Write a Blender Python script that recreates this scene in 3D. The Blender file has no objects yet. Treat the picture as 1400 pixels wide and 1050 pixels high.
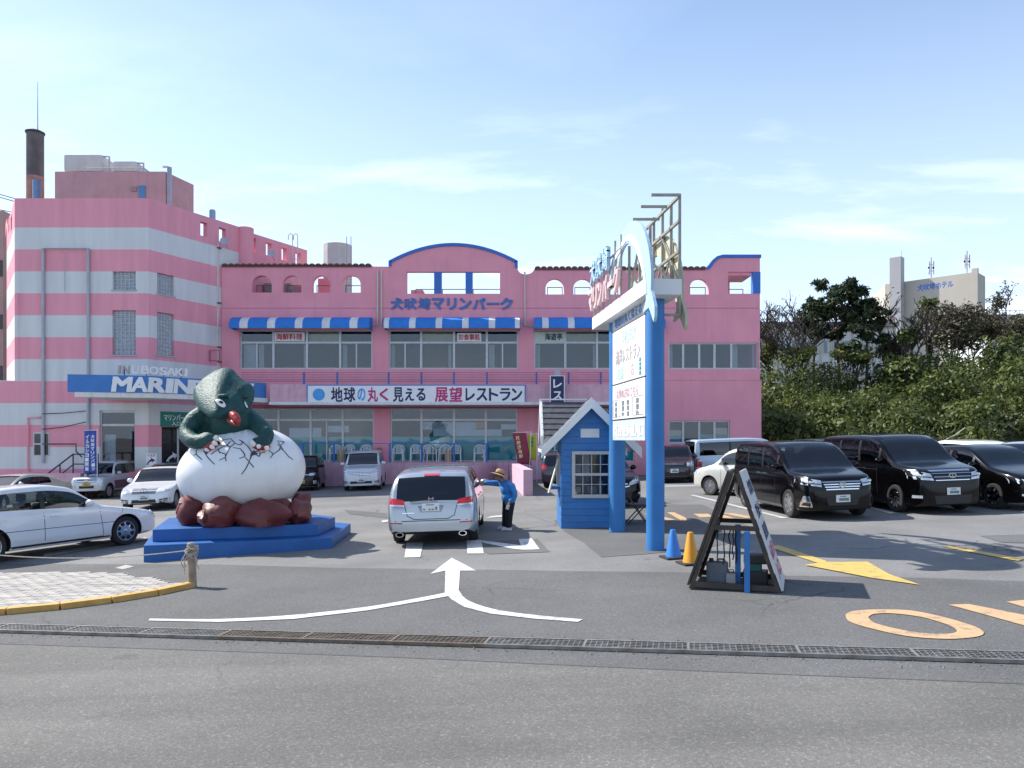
import bpy, bmesh, math, random
import numpy as np
from mathutils import Vector, Matrix, Euler
from mathutils.bvhtree import BVHTree
from mathutils.geometry import tessellate_polygon

random.seed(7); np.random.seed(7)
SC = bpy.context.scene
COL = SC.collection
R = math.radians
CAMZ = 2.09          # eye height over the lot at x = 0
SLOPE = 0.031        # the lot falls gently to the left
F = 1050.0           # focal length in photo pixels

# ---------------------------------------------------------------- camera
cam = bpy.data.cameras.new('camera'); camo = bpy.data.objects.new('camera', cam); COL.objects.link(camo)
camo.location = (0, 0, CAMZ); camo.rotation_euler = (R(90), 0, 0)
cam.sensor_width = 36; cam.lens = 36 * F / 1400; cam.shift_y = 75 / 1400
cam.clip_start = 0.1; cam.clip_end = 6000
SC.camera = camo
# ---------------------------------------------------------------- sky, sun, exposure
SUN_AZ = math.atan2(-.90, .43)      # from +Y, clockwise
SUN_EL = R(45)
world = bpy.data.worlds.new('World'); SC.world = world; world.use_nodes = True
nt = world.node_tree; nt.nodes.clear()
wo = nt.nodes.new('ShaderNodeOutputWorld'); bg = nt.nodes.new('ShaderNodeBackground')
sky = nt.nodes.new('ShaderNodeTexSky'); sky.sky_type = 'NISHITA'; sky.sun_disc = False
sky.sun_elevation = SUN_EL; sky.sun_rotation = SUN_AZ; sky.air_density = 1.0; sky.dust_density = .5; sky.ozone_density = 1.5
tc = nt.nodes.new('ShaderNodeTexCoord'); mp = nt.nodes.new('ShaderNodeMapping')
sep = nt.nodes.new('ShaderNodeSeparateXYZ'); nt.links.new(tc.outputs['Generated'], sep.inputs[0])
# flat cloud layer: direction divided by its height
mx = nt.nodes.new('ShaderNodeMath'); mx.operation = 'MAXIMUM'; mx.inputs[1].default_value = .03; nt.links.new(sep.outputs['Z'], mx.inputs[0])
add = nt.nodes.new('ShaderNodeMath'); add.operation = 'ADD'; add.inputs[1].default_value = .12; nt.links.new(mx.outputs[0], add.inputs[0])
dv = nt.nodes.new('ShaderNodeVectorMath'); dv.operation = 'DIVIDE'
cb = nt.nodes.new('ShaderNodeCombineXYZ')
for i in range(3): nt.links.new(add.outputs[0], cb.inputs[i])
nt.links.new(tc.outputs['Generated'], dv.inputs[0]); nt.links.new(cb.outputs[0], dv.inputs[1])
mp.inputs['Scale'].default_value = (.75, 1.5, .0); mp.inputs['Location'].default_value = (7.9, 4.35, 0); mp.inputs['Rotation'].default_value = (0, 0, R(-8))
nt.links.new(dv.outputs[0], mp.inputs[0])
nz = nt.nodes.new('ShaderNodeTexNoise'); nz.inputs['Scale'].default_value = 1.15; nz.inputs['Detail'].default_value = 9; nz.inputs['Roughness'].default_value = .58; nz.inputs['Distortion'].default_value = .25
nt.links.new(mp.outputs[0], nz.inputs['Vector'])
cr = nt.nodes.new('ShaderNodeValToRGB'); cr.color_ramp.elements[0].position = .53; cr.color_ramp.elements[1].position = .88
cr.color_ramp.elements[0].color = (0, 0, 0, 1); cr.color_ramp.elements[1].color = (.75, .75, .75, 1)
nt.links.new(nz.outputs['Fac'], cr.inputs[0])
mixc = nt.nodes.new('ShaderNodeMix'); mixc.data_type = 'RGBA'; mixc.inputs['B'].default_value = (8.6, 9.0, 9.6, 1)
# pale haze towards the horizon, the same all round
hz = nt.nodes.new('ShaderNodeMapRange'); hz.interpolation_type = 'SMOOTHSTEP'; hz.inputs['From Min'].default_value = .0; hz.inputs['From Max'].default_value = .62; hz.inputs['To Min'].default_value = .74; hz.inputs['To Max'].default_value = .04
nt.links.new(sep.outputs['Z'], hz.inputs['Value'])
mixh = nt.nodes.new('ShaderNodeMix'); mixh.data_type = 'RGBA'; mixh.inputs['B'].default_value = (4.7, 5.75, 7.5, 1)
nt.links.new(hz.outputs[0], mixh.inputs['Factor']); nt.links.new(sky.outputs[0], mixh.inputs['A'])
hi_ = nt.nodes.new('ShaderNodeMapRange'); hi_.interpolation_type = 'SMOOTHSTEP'; hi_.inputs['From Min'].default_value = .27; hi_.inputs['From Max'].default_value = .46; hi_.inputs['To Min'].default_value = 1; hi_.inputs['To Max'].default_value = .12
nt.links.new(sep.outputs['Z'], hi_.inputs['Value']); cm = nt.nodes.new('ShaderNodeMath'); cm.operation = 'MULTIPLY'; nt.links.new(cr.outputs[0], cm.inputs[0]); nt.links.new(hi_.outputs[0], cm.inputs[1])
nt.links.new(cm.outputs[0], mixc.inputs['Factor']); nt.links.new(mixh.outputs['Result'], mixc.inputs['A'])
nt.links.new(mixc.outputs['Result'], bg.inputs[0]); bg.inputs[1].default_value = .108
nt.links.new(bg.outputs[0], wo.inputs[0])
sl = bpy.data.lights.new('sun', 'SUN'); so = bpy.data.objects.new('sun', sl); COL.objects.link(so)
sl.energy = 3.6; sl.angle = R(.55); sl.color = (1, .955, .88)
sd = Vector((math.sin(SUN_AZ) * math.cos(SUN_EL), math.cos(SUN_AZ) * math.cos(SUN_EL), math.sin(SUN_EL)))
so.rotation_euler = sd.to_track_quat('Z', 'Y').to_euler(); so.location = (-30, 20, 40)
SC.view_settings.view_transform = 'Standard'; SC.view_settings.look = 'None'
SC.view_settings.exposure = 1.0; SC.view_settings.gamma = 1
SC.render.engine = 'CYCLES'
SC.cycles.max_bounces = 8; SC.cycles.transparent_max_bounces = 12
SC.cycles.use_denoising = True

# ---------------------------------------------------------------- pixel <-> place
def gz(x): return SLOPE * x
def P(px, py, Y): return Vector(((px - 700) * Y / F, Y, CAMZ - (py - 600) * Y / F))
def G(px, py, dz=0):
    Y = (CAMZ - dz) * F / ((py - 600) + SLOPE * (px - 700)); X = (px - 700) * Y / F
    return Vector((X, Y, gz(X) + dz))
TILT = Matrix.Rotation(-math.atan(SLOPE), 4, 'Y')

# ---------------------------------------------------------------- materials
MATS = {}
def mat(name, col, rough=.6, metal=0, var=.08, scale=4, bump=0, bscale=60, spec=.5, coat=0, dirt=0, dscale=1.2, dcol=(.12, .10, .09), streak=0):
    if name in MATS: return MATS[name]
    m = bpy.data.materials.new(name); m.use_nodes = True; t = m.node_tree
    b = t.nodes['Principled BSDF']; b.inputs['Roughness'].default_value = rough; b.inputs['Metallic'].default_value = metal
    b.inputs['Specular IOR Level'].default_value = spec; b.inputs['Coat Weight'].default_value = coat
    c = t.nodes.new('ShaderNodeTexCoord')
    n = t.nodes.new('ShaderNodeTexNoise'); n.inputs['Scale'].default_value = scale; n.inputs['Detail'].default_value = 6
    t.links.new(c.outputs['Object'], n.inputs['Vector'])
    mr = t.nodes.new('ShaderNodeMapRange'); mr.inputs['From Min'].default_value = .3; mr.inputs['From Max'].default_value = .7
    mr.inputs['To Min'].default_value = 1 - var; mr.inputs['To Max'].default_value = 1 + var
    t.links.new(n.outputs['Fac'], mr.inputs['Value'])
    hs = t.nodes.new('ShaderNodeHueSaturation'); hs.inputs['Color'].default_value = (*col, 1)
    t.links.new(mr.outputs[0], hs.inputs['Value'])
    out = hs.outputs[0]
    if dirt:
        mp_ = t.nodes.new('ShaderNodeMapping'); mp_.inputs['Scale'].default_value = (3.2, 3.2, .22) if streak else (1, 1, 1)
        t.links.new(c.outputs['Object'], mp_.inputs[0])
        n2 = t.nodes.new('ShaderNodeTexNoise'); n2.inputs['Scale'].default_value = dscale; n2.inputs['Detail'].default_value = 8; n2.inputs['Roughness'].default_value = .65
        t.links.new(mp_.outputs[0], n2.inputs['Vector'])
        r2 = t.nodes.new('ShaderNodeMapRange'); r2.inputs['From Min'].default_value = .5; r2.inputs['From Max'].default_value = .8; r2.inputs['To Max'].default_value = dirt
        t.links.new(n2.outputs['Fac'], r2.inputs['Value'])
        mx_ = t.nodes.new('ShaderNodeMix'); mx_.data_type = 'RGBA'; mx_.inputs['B'].default_value = (*dcol, 1)
        t.links.new(r2.outputs[0], mx_.inputs['Factor']); t.links.new(out, mx_.inputs['A']); out = mx_.outputs['Result']
    t.links.new(out, b.inputs['Base Color'])
    if bump:
        n3 = t.nodes.new('ShaderNodeTexNoise'); n3.inputs['Scale'].default_value = bscale; n3.inputs['Detail'].default_value = 4
        t.links.new(c.outputs['Object'], n3.inputs['Vector'])
        bp = t.nodes.new('ShaderNodeBump'); bp.inputs['Strength'].default_value = bump; bp.inputs['Distance'].default_value = .02
        t.links.new(n3.outputs['Fac'], bp.inputs['Height']); t.links.new(bp.outputs[0], b.inputs['Normal'])
    MATS[name] = m
    return m
def glass(name, tint, rough=.02, refl=.62, warp=0):
    """thin window glass: fresnel reflection over tinted see-through"""
    if name in MATS: return MATS[name]
    m = bpy.data.materials.new(name); m.use_nodes = True; t = m.node_tree; t.nodes.clear()
    o = t.nodes.new('ShaderNodeOutputMaterial'); tr = t.nodes.new('ShaderNodeBsdfTransparent'); tr.inputs[0].default_value = (*tint, 1)
    gl = t.nodes.new('ShaderNodeBsdfGlossy'); gl.inputs['Roughness'].default_value = rough; gl.inputs[0].default_value = (.95, .97, 1, 1)
    fr = t.nodes.new('ShaderNodeFresnel'); fr.inputs[0].default_value = 1.5
    mr = t.nodes.new('ShaderNodeMapRange'); mr.inputs['To Min'].default_value = .03; mr.inputs['To Max'].default_value = refl
    t.links.new(fr.outputs[0], mr.inputs['Value'])
    if warp:
        c = t.nodes.new('ShaderNodeTexCoord'); n = t.nodes.new('ShaderNodeTexNoise'); n.inputs['Scale'].default_value = .9
        t.links.new(c.outputs['Object'], n.inputs['Vector']); bp = t.nodes.new('ShaderNodeBump'); bp.inputs['Strength'].default_value = warp; bp.inputs['Distance'].default_value = .05
        t.links.new(n.outputs['Fac'], bp.inputs['Height']); t.links.new(bp.outputs[0], gl.inputs['Normal'])
    mx_ = t.nodes.new('ShaderNodeMixShader'); t.links.new(mr.outputs[0], mx_.inputs[0])
    t.links.new(tr.outputs[0], mx_.inputs[1]); t.links.new(gl.outputs[0], mx_.inputs[2]); t.links.new(mx_.outputs[0], o.inputs[0])
    MATS[name] = m
    return m

# ---------------------------------------------------------------- object helpers
WM = {}
def link(o, parent=None):
    COL.objects.link(o)
    if parent is not None: o.parent = parent; WM[o] = WM[parent].copy()
    else: WM[o] = Matrix.Identity(4)
    return o
def tag(o, label, cat=None, group=None, kind=None):
    if label: o['label'] = label
    if cat: o['category'] = cat
    if group: o['group'] = group
    if kind: o['kind'] = kind
    return o
def thing(name, label, cat, loc=(0, 0, 0), rz=0, group=None, M=None):
    o = bpy.data.objects.new(name, None); link(o); o.empty_display_size = .3
    m = M if M is not None else Matrix.Translation(Vector(loc)) @ Matrix.Rotation(rz, 4, 'Z')
    o.matrix_basis = m; WM[o] = m.copy()
    return tag(o, label, cat, group)
def copy_tree(o, parent=None):
    c = o.copy(); COL.objects.link(c); c.parent = parent; WM[c] = WM[o].copy()
    for ch in o.children: copy_tree(ch, c)
    return c
def move(o, M): o.matrix_basis = M; WM[o] = M.copy()

class MB:
    """collects shapes, builds ONE mesh object; coordinates are world unless local=True"""
    def __init__(s): s.v = []; s.f = []; s.m = []
    def add(s, vs, fs, mi=0):
        n = len(s.v); s.v += [Vector(v) for v in vs]; s.f += [[i + n for i in f] for f in fs]; s.m += [mi] * len(fs)
        return s
    def box(s, x0, x1, y0, y1, z0, z1, mi=0, M=None):
        vs = [Vector(p) for p in ((x0, y0, z0), (x1, y0, z0), (x1, y1, z0), (x0, y1, z0), (x0, y0, z1), (x1, y0, z1), (x1, y1, z1), (x0, y1, z1))]
        if M is not None: vs = [M @ v for v in vs]
        return s.add(vs, [(0, 3, 2, 1), (4, 5, 6, 7), (0, 1, 5, 4), (1, 2, 6, 5), (2, 3, 7, 6), (3, 0, 4, 7)], mi)
    def bar(s, a, b, w, h, mi=0, up=(0, 0, 1)):
        """box beam from a to b, w wide, h high"""
        a = Vector(a); b = Vector(b); d = (b - a).normalized(); up = Vector(up)
        if abs(d.dot(up)) > .99: up = Vector((0, 1, 0))
        r = d.cross(up).normalized(); u = r.cross(d)
        vs = []
        for p in (a, b):
            for sx, sz in ((-1, -1), (1, -1), (1, 1), (-1, 1)): vs.append(p + r * (sx * w / 2) + u * (sz * h / 2))
        return s.add(vs, [(0, 1, 2, 3), (7, 6, 5, 4), (0, 4, 5, 1), (1, 5, 6, 2), (2, 6, 7, 3), (3, 7, 4, 0)], mi)
    def tube(s, pts, rad, n=8, mi=0, cap=True):
        pts = [Vector(p) for p in pts]; rs = rad if isinstance(rad, (list, tuple)) else [rad] * len(pts)
        rings = []; prev = None
        for i, p in enumerate(pts):
            d = (pts[min(i + 1, len(pts) - 1)] - pts[max(i - 1, 0)]).normalized()
            if prev is None:
                ref = Vector((0, 0, 1)) if abs(d.z) < .9 else Vector((1, 0, 0))
                prev = d.cross(ref).normalized()
            u = (prev - d * prev.dot(d)).normalized(); prev = u; w = d.cross(u)
            rings.append([p + (u * math.cos(2 * math.pi * k / n) + w * math.sin(2 * math.pi * k / n)) * rs[i] for k in range(n)])
        vs = [v for r_ in rings for v in r_]; fs = []
        for i in range(len(pts) - 1):
            for k in range(n): fs.append((i * n + k, i * n + (k + 1) % n, (i + 1) * n + (k + 1) % n, (i + 1) * n + k))
        if cap: fs.append(tuple(range(n - 1, -1, -1))); fs.append(tuple((len(pts) - 1) * n + k for k in range(n)))
        return s.add(vs, fs, mi)
    def lathe(s, prof, n=24, M=None, mi=0, closed=False):
        """profile [(r, z)] round z"""
        vs = []; fs = []
        for (r_, z) in prof:
            for k in range(n):
                a = 2 * math.pi * k / n; v = Vector((r_ * math.cos(a), r_ * math.sin(a), z)); vs.append(M @ v if M is not None else v)
        m_ = len(prof)
        for i in range(m_ - 1 + (1 if closed else 0)):
            j = (i + 1) % m_
            for k in range(n): fs.append((i * n + k, i * n + (k + 1) % n, j * n + (k + 1) % n, j * n + k))
        if not closed:
            if prof[0][0] > 1e-4: fs.append(tuple(range(n - 1, -1, -1)))
            if prof[-1][0] > 1e-4: fs.append(tuple((m_ - 1) * n + k for k in range(n)))
        return s.add(vs, fs, mi)
    def ell(s, c, rx, ry, rz, n=14, m_=9, M=None, mi=0):
        vs = []; fs = []; c = Vector(c)
        for i in range(m_ + 1):
            th = math.pi * i / m_
            for k in range(n):
                a = 2 * math.pi * k / n; v = Vector((rx * math.sin(th) * math.cos(a), ry * math.sin(th) * math.sin(a), -rz * math.cos(th)))
                if M is not None: v = M.to_3x3() @ v
                vs.append(c + v)
        for i in range(m_):
            for k in range(n): fs.append((i * n + k, i * n + (k + 1) % n, (i + 1) * n + (k + 1) % n, (i + 1) * n + k))
        return s.add(vs, fs, mi)
    def plate(s, outer, holes, o, u, w, t, mi=0):
        """flat slab: 2D outline with holes, placed at o + a*u + b*w, thickness vector t behind it"""
        o = Vector(o); u = Vector(u); w = Vector(w); t = Vector(t)
        loops = [list(outer)] + [list(h) for h in holes]
        flat = [p for l in loops for p in l]
        tris = tessellate_polygon([[Vector((p[0], p[1], 0)) for p in l] for l in loops])
        nrm = u.cross(w); flip = nrm.dot(t) > 0
        n = len(flat)
        vs = [o + u * p[0] + w * p[1] for p in flat]; vs += [v + t for v in vs]
        fs = []
        for (a, b, c) in tris:
            area = (flat[b][0] - flat[a][0]) * (flat[c][1] - flat[a][1]) - (flat[c][0] - flat[a][0]) * (flat[b][1] - flat[a][1])
            if area < 0: b, c = c, b
            fs.append((a, c, b) if flip else (a, b, c)); fs.append((a + n, b + n, c + n) if flip else (a + n, c + n, b + n))
        k = 0
        for li, l in enumerate(loops):
            m_ = len(l)
            for i in range(m_):
                a = k + i; b = k + (i + 1) % m_
                fs.append((a, b, b + n, a + n))
            k += m_
        return s.add(vs, fs, mi)
    def xform(s, M): s.v = [M @ v for v in s.v]; return s
    def build(s, name, mats, parent=None, smooth=None, local=False, base=None, recalc=True, bevel=0):
        if not isinstance(mats, (list, tuple)): mats = [mats]
        me = bpy.data.meshes.new(name)
        vs = s.v
        W = None
        if parent is not None and not local: W = WM[parent].inverted()
        if parent is None and base is not None: W = Matrix.Translation(Vector(base)).inverted()
        if W is not None: vs = [W @ v for v in vs]
        me.from_pydata([tuple(v) for v in vs], [], s.f)
        for m in mats: me.materials.append(m)
        if len(mats) > 1: me.polygons.foreach_set('material_index', s.m)
        if recalc or bevel:
            bm = bmesh.new(); bm.from_mesh(me)
            if recalc: bmesh.ops.recalc_face_normals(bm, faces=bm.faces)
            if bevel:
                es = [e for e in bm.edges if len(e.link_faces) == 2 and e.calc_face_angle(0) > .6]
                bmesh.ops.bevel(bm, geom=es, offset=bevel, segments=2, profile=.7, affect='EDGES')
            bm.to_mesh(me); bm.free()
        if smooth:
            me.polygons.foreach_set('use_smooth', [True] * len(me.polygons)); me.set_sharp_from_angle(angle=R(smooth))
        me.update()
        o = bpy.data.objects.new(name, me); link(o, parent)
        if parent is None and base is not None: o.location = base; WM[o] = Matrix.Translation(Vector(base))
        return o
def mesh_obj(name, me, mats, parent=None):
    if not isinstance(mats, (list, tuple)): mats = [mats]
    if not me.materials:
        for m in mats: me.materials.append(m)
    o = bpy.data.objects.new(name, me); return link(o, parent)
TXT = {}
def text_data(s, bold=0, depth=.02, res=3):
    k = (s, bold, depth)
    if k in TXT: return TXT[k]
    c = bpy.data.curves.new('lettering', 'FONT'); c.body = s; c.size = 1; c.extrude = depth; c.offset = bold; c.resolution_u = res
    o = bpy.data.objects.new('lettering', c); COL.objects.link(o)
    bpy.context.view_layer.update()
    dg = bpy.context.evaluated_depsgraph_get(); me = bpy.data.meshes.new_from_object(o.evaluated_get(dg))
    vs = np.empty(len(me.vertices) * 3); me.vertices.foreach_get('co', vs); vs = vs.reshape(-1, 3)
    fs = [list(p.vertices) for p in me.polygons]
    bpy.data.objects.remove(o); bpy.data.curves.remove(c); bpy.data.meshes.remove(me)
    lo, hi = vs.min(0), vs.max(0)
    TXT[k] = (vs, fs, lo, hi); return TXT[k]
def text(name, s, center, right, up, width, height, m, parent, depth=.015, bold=0, slant=0):
    """lettering fitted to a width x height box"""
    # heavier strokes: a few copies of the lettering side by side
    vs, fs, lo, hi = text_data(s)
    if bold:
        V_ = []; F_ = []; n_ = len(vs)
        for q, (ox, oy) in enumerate(((-1, -1), (1, -1), (1, 1), (-1, 1), (0, 0))):
            V_.append(vs + np.array([ox * bold * .8, oy * bold * .8, 0])); V_[-1][:, 2] *= 1 - .06 * q
            F_ += [[i + q * n_ for i in f] for f in fs]
        vs = np.concatenate(V_); fs = F_; lo, hi = vs.min(0), vs.max(0)
    right = Vector(right).normalized(); up = Vector(up).normalized(); n = right.cross(up)
    mb = MB(); ce = Vector(center); out = []
    for v in vs:
        a = ((v[0] - lo[0]) / (hi[0] - lo[0]) - .5) * width; b = ((v[1] - lo[1]) / (hi[1] - lo[1]) - .5) * height
        c = (v[2] - lo[2]) / (hi[2] - lo[2]) * depth
        out.append(ce + right * (a + slant * b) + up * b + n * c)
    mb.add(out, fs)
    return mb.build(name, m, parent, recalc=False)
def gsheet(name, pts, z, m, parent=None, fill=True):
    """flat sheet on the sloping ground; pts are (x, y) places"""
    mb = MB(); tri = tessellate_polygon([[Vector((p[0], p[1], 0)) for p in pts]])
    fs = []
    for (a, b, c) in tri:
        ar = (pts[b][0] - pts[a][0]) * (pts[c][1] - pts[a][1]) - (pts[c][0] - pts[a][0]) * (pts[b][1] - pts[a][1])
        fs.append((a, b, c) if ar > 0 else (a, c, b))
    mb.add([(p[0], p[1], gz(p[0]) + z) for p in pts], fs)
    return mb.build(name, m, parent, recalc=False)
def gpx(*pts): return [tuple(G(*p)[:2]) for p in pts]
def ribbon(pts, w):
    """2D outline of a ribbon of width w along pts"""
    pts = [Vector((p[0], p[1])) for p in pts]; L = []; Rr = []
    for i, p in enumerate(pts):
        d = (pts[min(i + 1, len(pts) - 1)] - pts[max(i - 1, 0)]).normalized(); n = Vector((-d.y, d.x))
        L.append(tuple(p + n * w / 2)); Rr.append(tuple(p - n * w / 2))
    return L + Rr[::-1]
def arc(cx, cy, rx, ry, a0, a1, n): return [(cx + rx * math.cos(R(a0 + (a1 - a0) * i / n)), cy + ry * math.sin(R(a0 + (a1 - a0) * i / n))) for i in range(n + 1)]
def spline(pts, n=8):
    """Catmull-Rom through 2D or 3D points"""
    pts = [Vector(p) for p in pts]; out = []
    for i in range(len(pts) - 1):
        p0 = pts[max(i - 1, 0)]; p1 = pts[i]; p2 = pts[i + 1]; p3 = pts[min(i + 2, len(pts) - 1)]
        for k in range(n):
            t = k / n
            out.append(.5 * ((2 * p1) + (p2 - p0) * t + (2 * p0 - 5 * p1 + 4 * p2 - p3) * t * t + (3 * p1 - p0 - 3 * p2 + p3) * t ** 3))
    out.append(pts[-1]); return out
# ================================================================ ground
def asphalt(name, col, speck=.5, patch=.12, sc=170, rough=.85, cracks=0, lanes=0):
    m = bpy.data.materials.new(name); m.use_nodes = True; t = m.node_tree; b = t.nodes['Principled BSDF']; b.inputs['Roughness'].default_value = rough; b.inputs['Specular IOR Level'].default_value = .25
    c = t.nodes.new('ShaderNodeTexCoord')
    def noise(s, d, ro=.6):
        n = t.nodes.new('ShaderNodeTexNoise'); n.inputs['Scale'].default_value = s; n.inputs['Detail'].default_value = d; n.inputs['Roughness'].default_value = ro; t.links.new(c.outputs['Object'], n.inputs['Vector']); return n
    def mrange(src, a, b_, lo, hi):
        r = t.nodes.new('ShaderNodeMapRange'); r.inputs['From Min'].default_value = a; r.inputs['From Max'].default_value = b_; r.inputs['To Min'].default_value = lo; r.inputs['To Max'].default_value = hi; t.links.new(src, r.inputs['Value']); return r.outputs[0]
    def mul(a, b_):
        q = t.nodes.new('ShaderNodeMath'); q.operation = 'MULTIPLY'; t.links.new(a, q.inputs[0]); t.links.new(b_, q.inputs[1]); return q.outputs[0]
    fine = noise(sc, 3, .75); mid = noise(sc * .28, 3, .7); big = noise(.55, 7, .62); huge = noise(.16, 3)
    v = t.nodes.new('ShaderNodeTexVoronoi'); v.inputs['Scale'].default_value = sc * .55; t.links.new(c.outputs['Object'], v.inputs['Vector'])
    vs = t.nodes.new('ShaderNodeSeparateColor'); t.links.new(v.outputs['Color'], vs.inputs[0])
    a = mul(mrange(fine.outputs['Fac'], .25, .75, 1 - speck, 1 + speck), mrange(big.outputs['Fac'], .3, .7, 1 - patch, 1 + patch))
    a = mul(a, mrange(huge.outputs['Fac'], .3, .7, 1 - patch * .7, 1 + patch * .7))
    a = mul(a, mrange(mid.outputs['Fac'], .3, .7, 1 - speck * .35, 1 + speck * .35))
    a = mul(a, mrange(vs.outputs[0], .82, 1, 1, 1 + speck * 1.1))
    if cracks:
        wv = t.nodes.new('ShaderNodeTexNoise'); wv.inputs['Scale'].default_value = 1.4; wv.inputs['Detail'].default_value = 6; t.links.new(c.outputs['Object'], wv.inputs['Vector'])
        ad = t.nodes.new('ShaderNodeMix'); ad.data_type = 'VECTOR'; ad.inputs['Factor'].default_value = .35; t.links.new(c.outputs['Object'], ad.inputs['A']); t.links.new(wv.outputs['Color'], ad.inputs['B'])
        vo = t.nodes.new('ShaderNodeTexVoronoi'); vo.feature = 'DISTANCE_TO_EDGE'; vo.inputs['Scale'].default_value = .42; t.links.new(ad.outputs['Result'], vo.inputs['Vector'])
        ck = mrange(vo.outputs['Distance'], .0015, .005, 1 - cracks, 1); msk = noise(.35, 2); ms = mrange(msk.outputs['Fac'], .48, .56, 0, 1)
        mx0 = t.nodes.new('ShaderNodeMix'); mx0.inputs['A'].default_value = 1.0; t.links.new(ms, mx0.inputs['Factor']); t.links.new(ck, mx0.inputs['B']); a = mul(a, mx0.outputs['Result'])
        so_ = noise(1.1, 4, .55); a = mul(a, mrange(so_.outputs['Fac'], .66, .74, 1, .72))
    if lanes:
        ml = t.nodes.new('ShaderNodeMapping'); ml.inputs['Scale'].default_value = (.05, .9, 1); ml.inputs['Rotation'].default_value = (0, 0, R(7)); t.links.new(c.outputs['Object'], ml.inputs[0])
        nl = t.nodes.new('ShaderNodeTexNoise'); nl.inputs['Scale'].default_value = 1.6; nl.inputs['Detail'].default_value = 4; t.links.new(ml.outputs[0], nl.inputs['Vector']); a = mul(a, mrange(nl.outputs['Fac'], .35, .65, 1 - lanes, 1 + lanes))
    hs = t.nodes.new('ShaderNodeHueSaturation'); hs.inputs['Color'].default_value = (*col, 1); t.links.new(a, hs.inputs['Value'])
    t.links.new(hs.outputs[0], b.inputs['Base Color'])
    bp = t.nodes.new('ShaderNodeBump'); bp.inputs['Strength'].default_value = .35; bp.inputs['Distance'].default_value = .006
    t.links.new(fine.outputs['Fac'], bp.inputs['Height']); t.links.new(bp.outputs[0], b.inputs['Normal'])
    return m
A_LOT = asphalt('lot_asphalt', (.188, .185, .18), .30, .17, 120, cracks=.5)
A_APR = asphalt('apron_asphalt', (.118, .117, .115), .55, .14, 150, cracks=.3)
A_ROAD = asphalt('road_asphalt', (.136, .131, .122), .5, .14, 130, cracks=.16, lanes=.13)
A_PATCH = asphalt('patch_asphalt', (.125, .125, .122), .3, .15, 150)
A_DARK = asphalt('seam_asphalt', (.105, .104, .102), .4, .1, 150)
S = 1500
g = MB(); n = 6
g.add([(-S, -S, gz(-60) ), (-60, -S, gz(-60)), (60, -S, gz(60)), (S, -S, gz(60)), (-S, 2 * S, gz(-60)), (-60, 2 * S, gz(-60)), (60, 2 * S, gz(60)), (S, 2 * S, gz(60))],
      [(0, 1, 5, 4), (1, 2, 6, 5), (2, 3, 7, 6)])
tag(g.build('ground', A_LOT, recalc=False), 'light grey worn asphalt of the sloping car park', kind='structure')
# foreground road, then the darker apron up to the lot edge
seam = gpx((0, 881), (500, 898), (900, 916), (1400, 936)); d = Vector(seam[-1]) - Vector(seam[0]); d.normalize()
L0 = Vector(seam[0]) - d * 30; R0 = Vector(seam[-1]) + d * 30
edge = gpx((0, 771), (300, 772), (470, 777), (600, 778), (780, 781), (950, 783), (1060, 787), (1250, 790), (1400, 795))
e0 = (edge[0][0] - 30, edge[0][1] + 2.5); e1 = (edge[-1][0] + 30, edge[-1][1] - 3)
tag(gsheet('apron', [tuple(L0), *[p for p in seam], tuple(R0), e1, *edge[::-1], e0], .004, A_APR), 'dark grey coarse asphalt apron between road and car park', kind='structure')
tag(gsheet('road', [(L0.x, -40), (R0.x, -40), tuple(R0), *seam[::-1], tuple(L0)], .006, A_ROAD), 'speckled grey asphalt road in front of the drain', kind='structure')
sm = MB()
rb = ribbon([L0] + [Vector(p) for p in spline([Vector((*p, 0)) for p in seam], 10)] + [R0], .022)
gs = gsheet('road_seam', [(p[0], p[1]) for p in rb], .009, A_DARK); tag(gs, 'thin dark seam where road meets apron', kind='structure')
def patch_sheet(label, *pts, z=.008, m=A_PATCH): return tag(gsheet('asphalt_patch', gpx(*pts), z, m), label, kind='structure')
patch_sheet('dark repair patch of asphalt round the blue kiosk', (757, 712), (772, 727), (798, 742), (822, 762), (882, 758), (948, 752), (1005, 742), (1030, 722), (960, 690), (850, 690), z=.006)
patch_sheet('dark square patch under the white road letters', (640, 742), (668, 758), (752, 755), (735, 737))
patch_sheet('dark oval repair patch in the car park', (1340, 733), (1370, 742), (1430, 744), (1460, 735), (1400, 731))
patch_sheet('dark dug-up strip behind the statue', (470, 697), (478, 703), (640, 722), (655, 718), (560, 705), z=.007)
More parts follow.
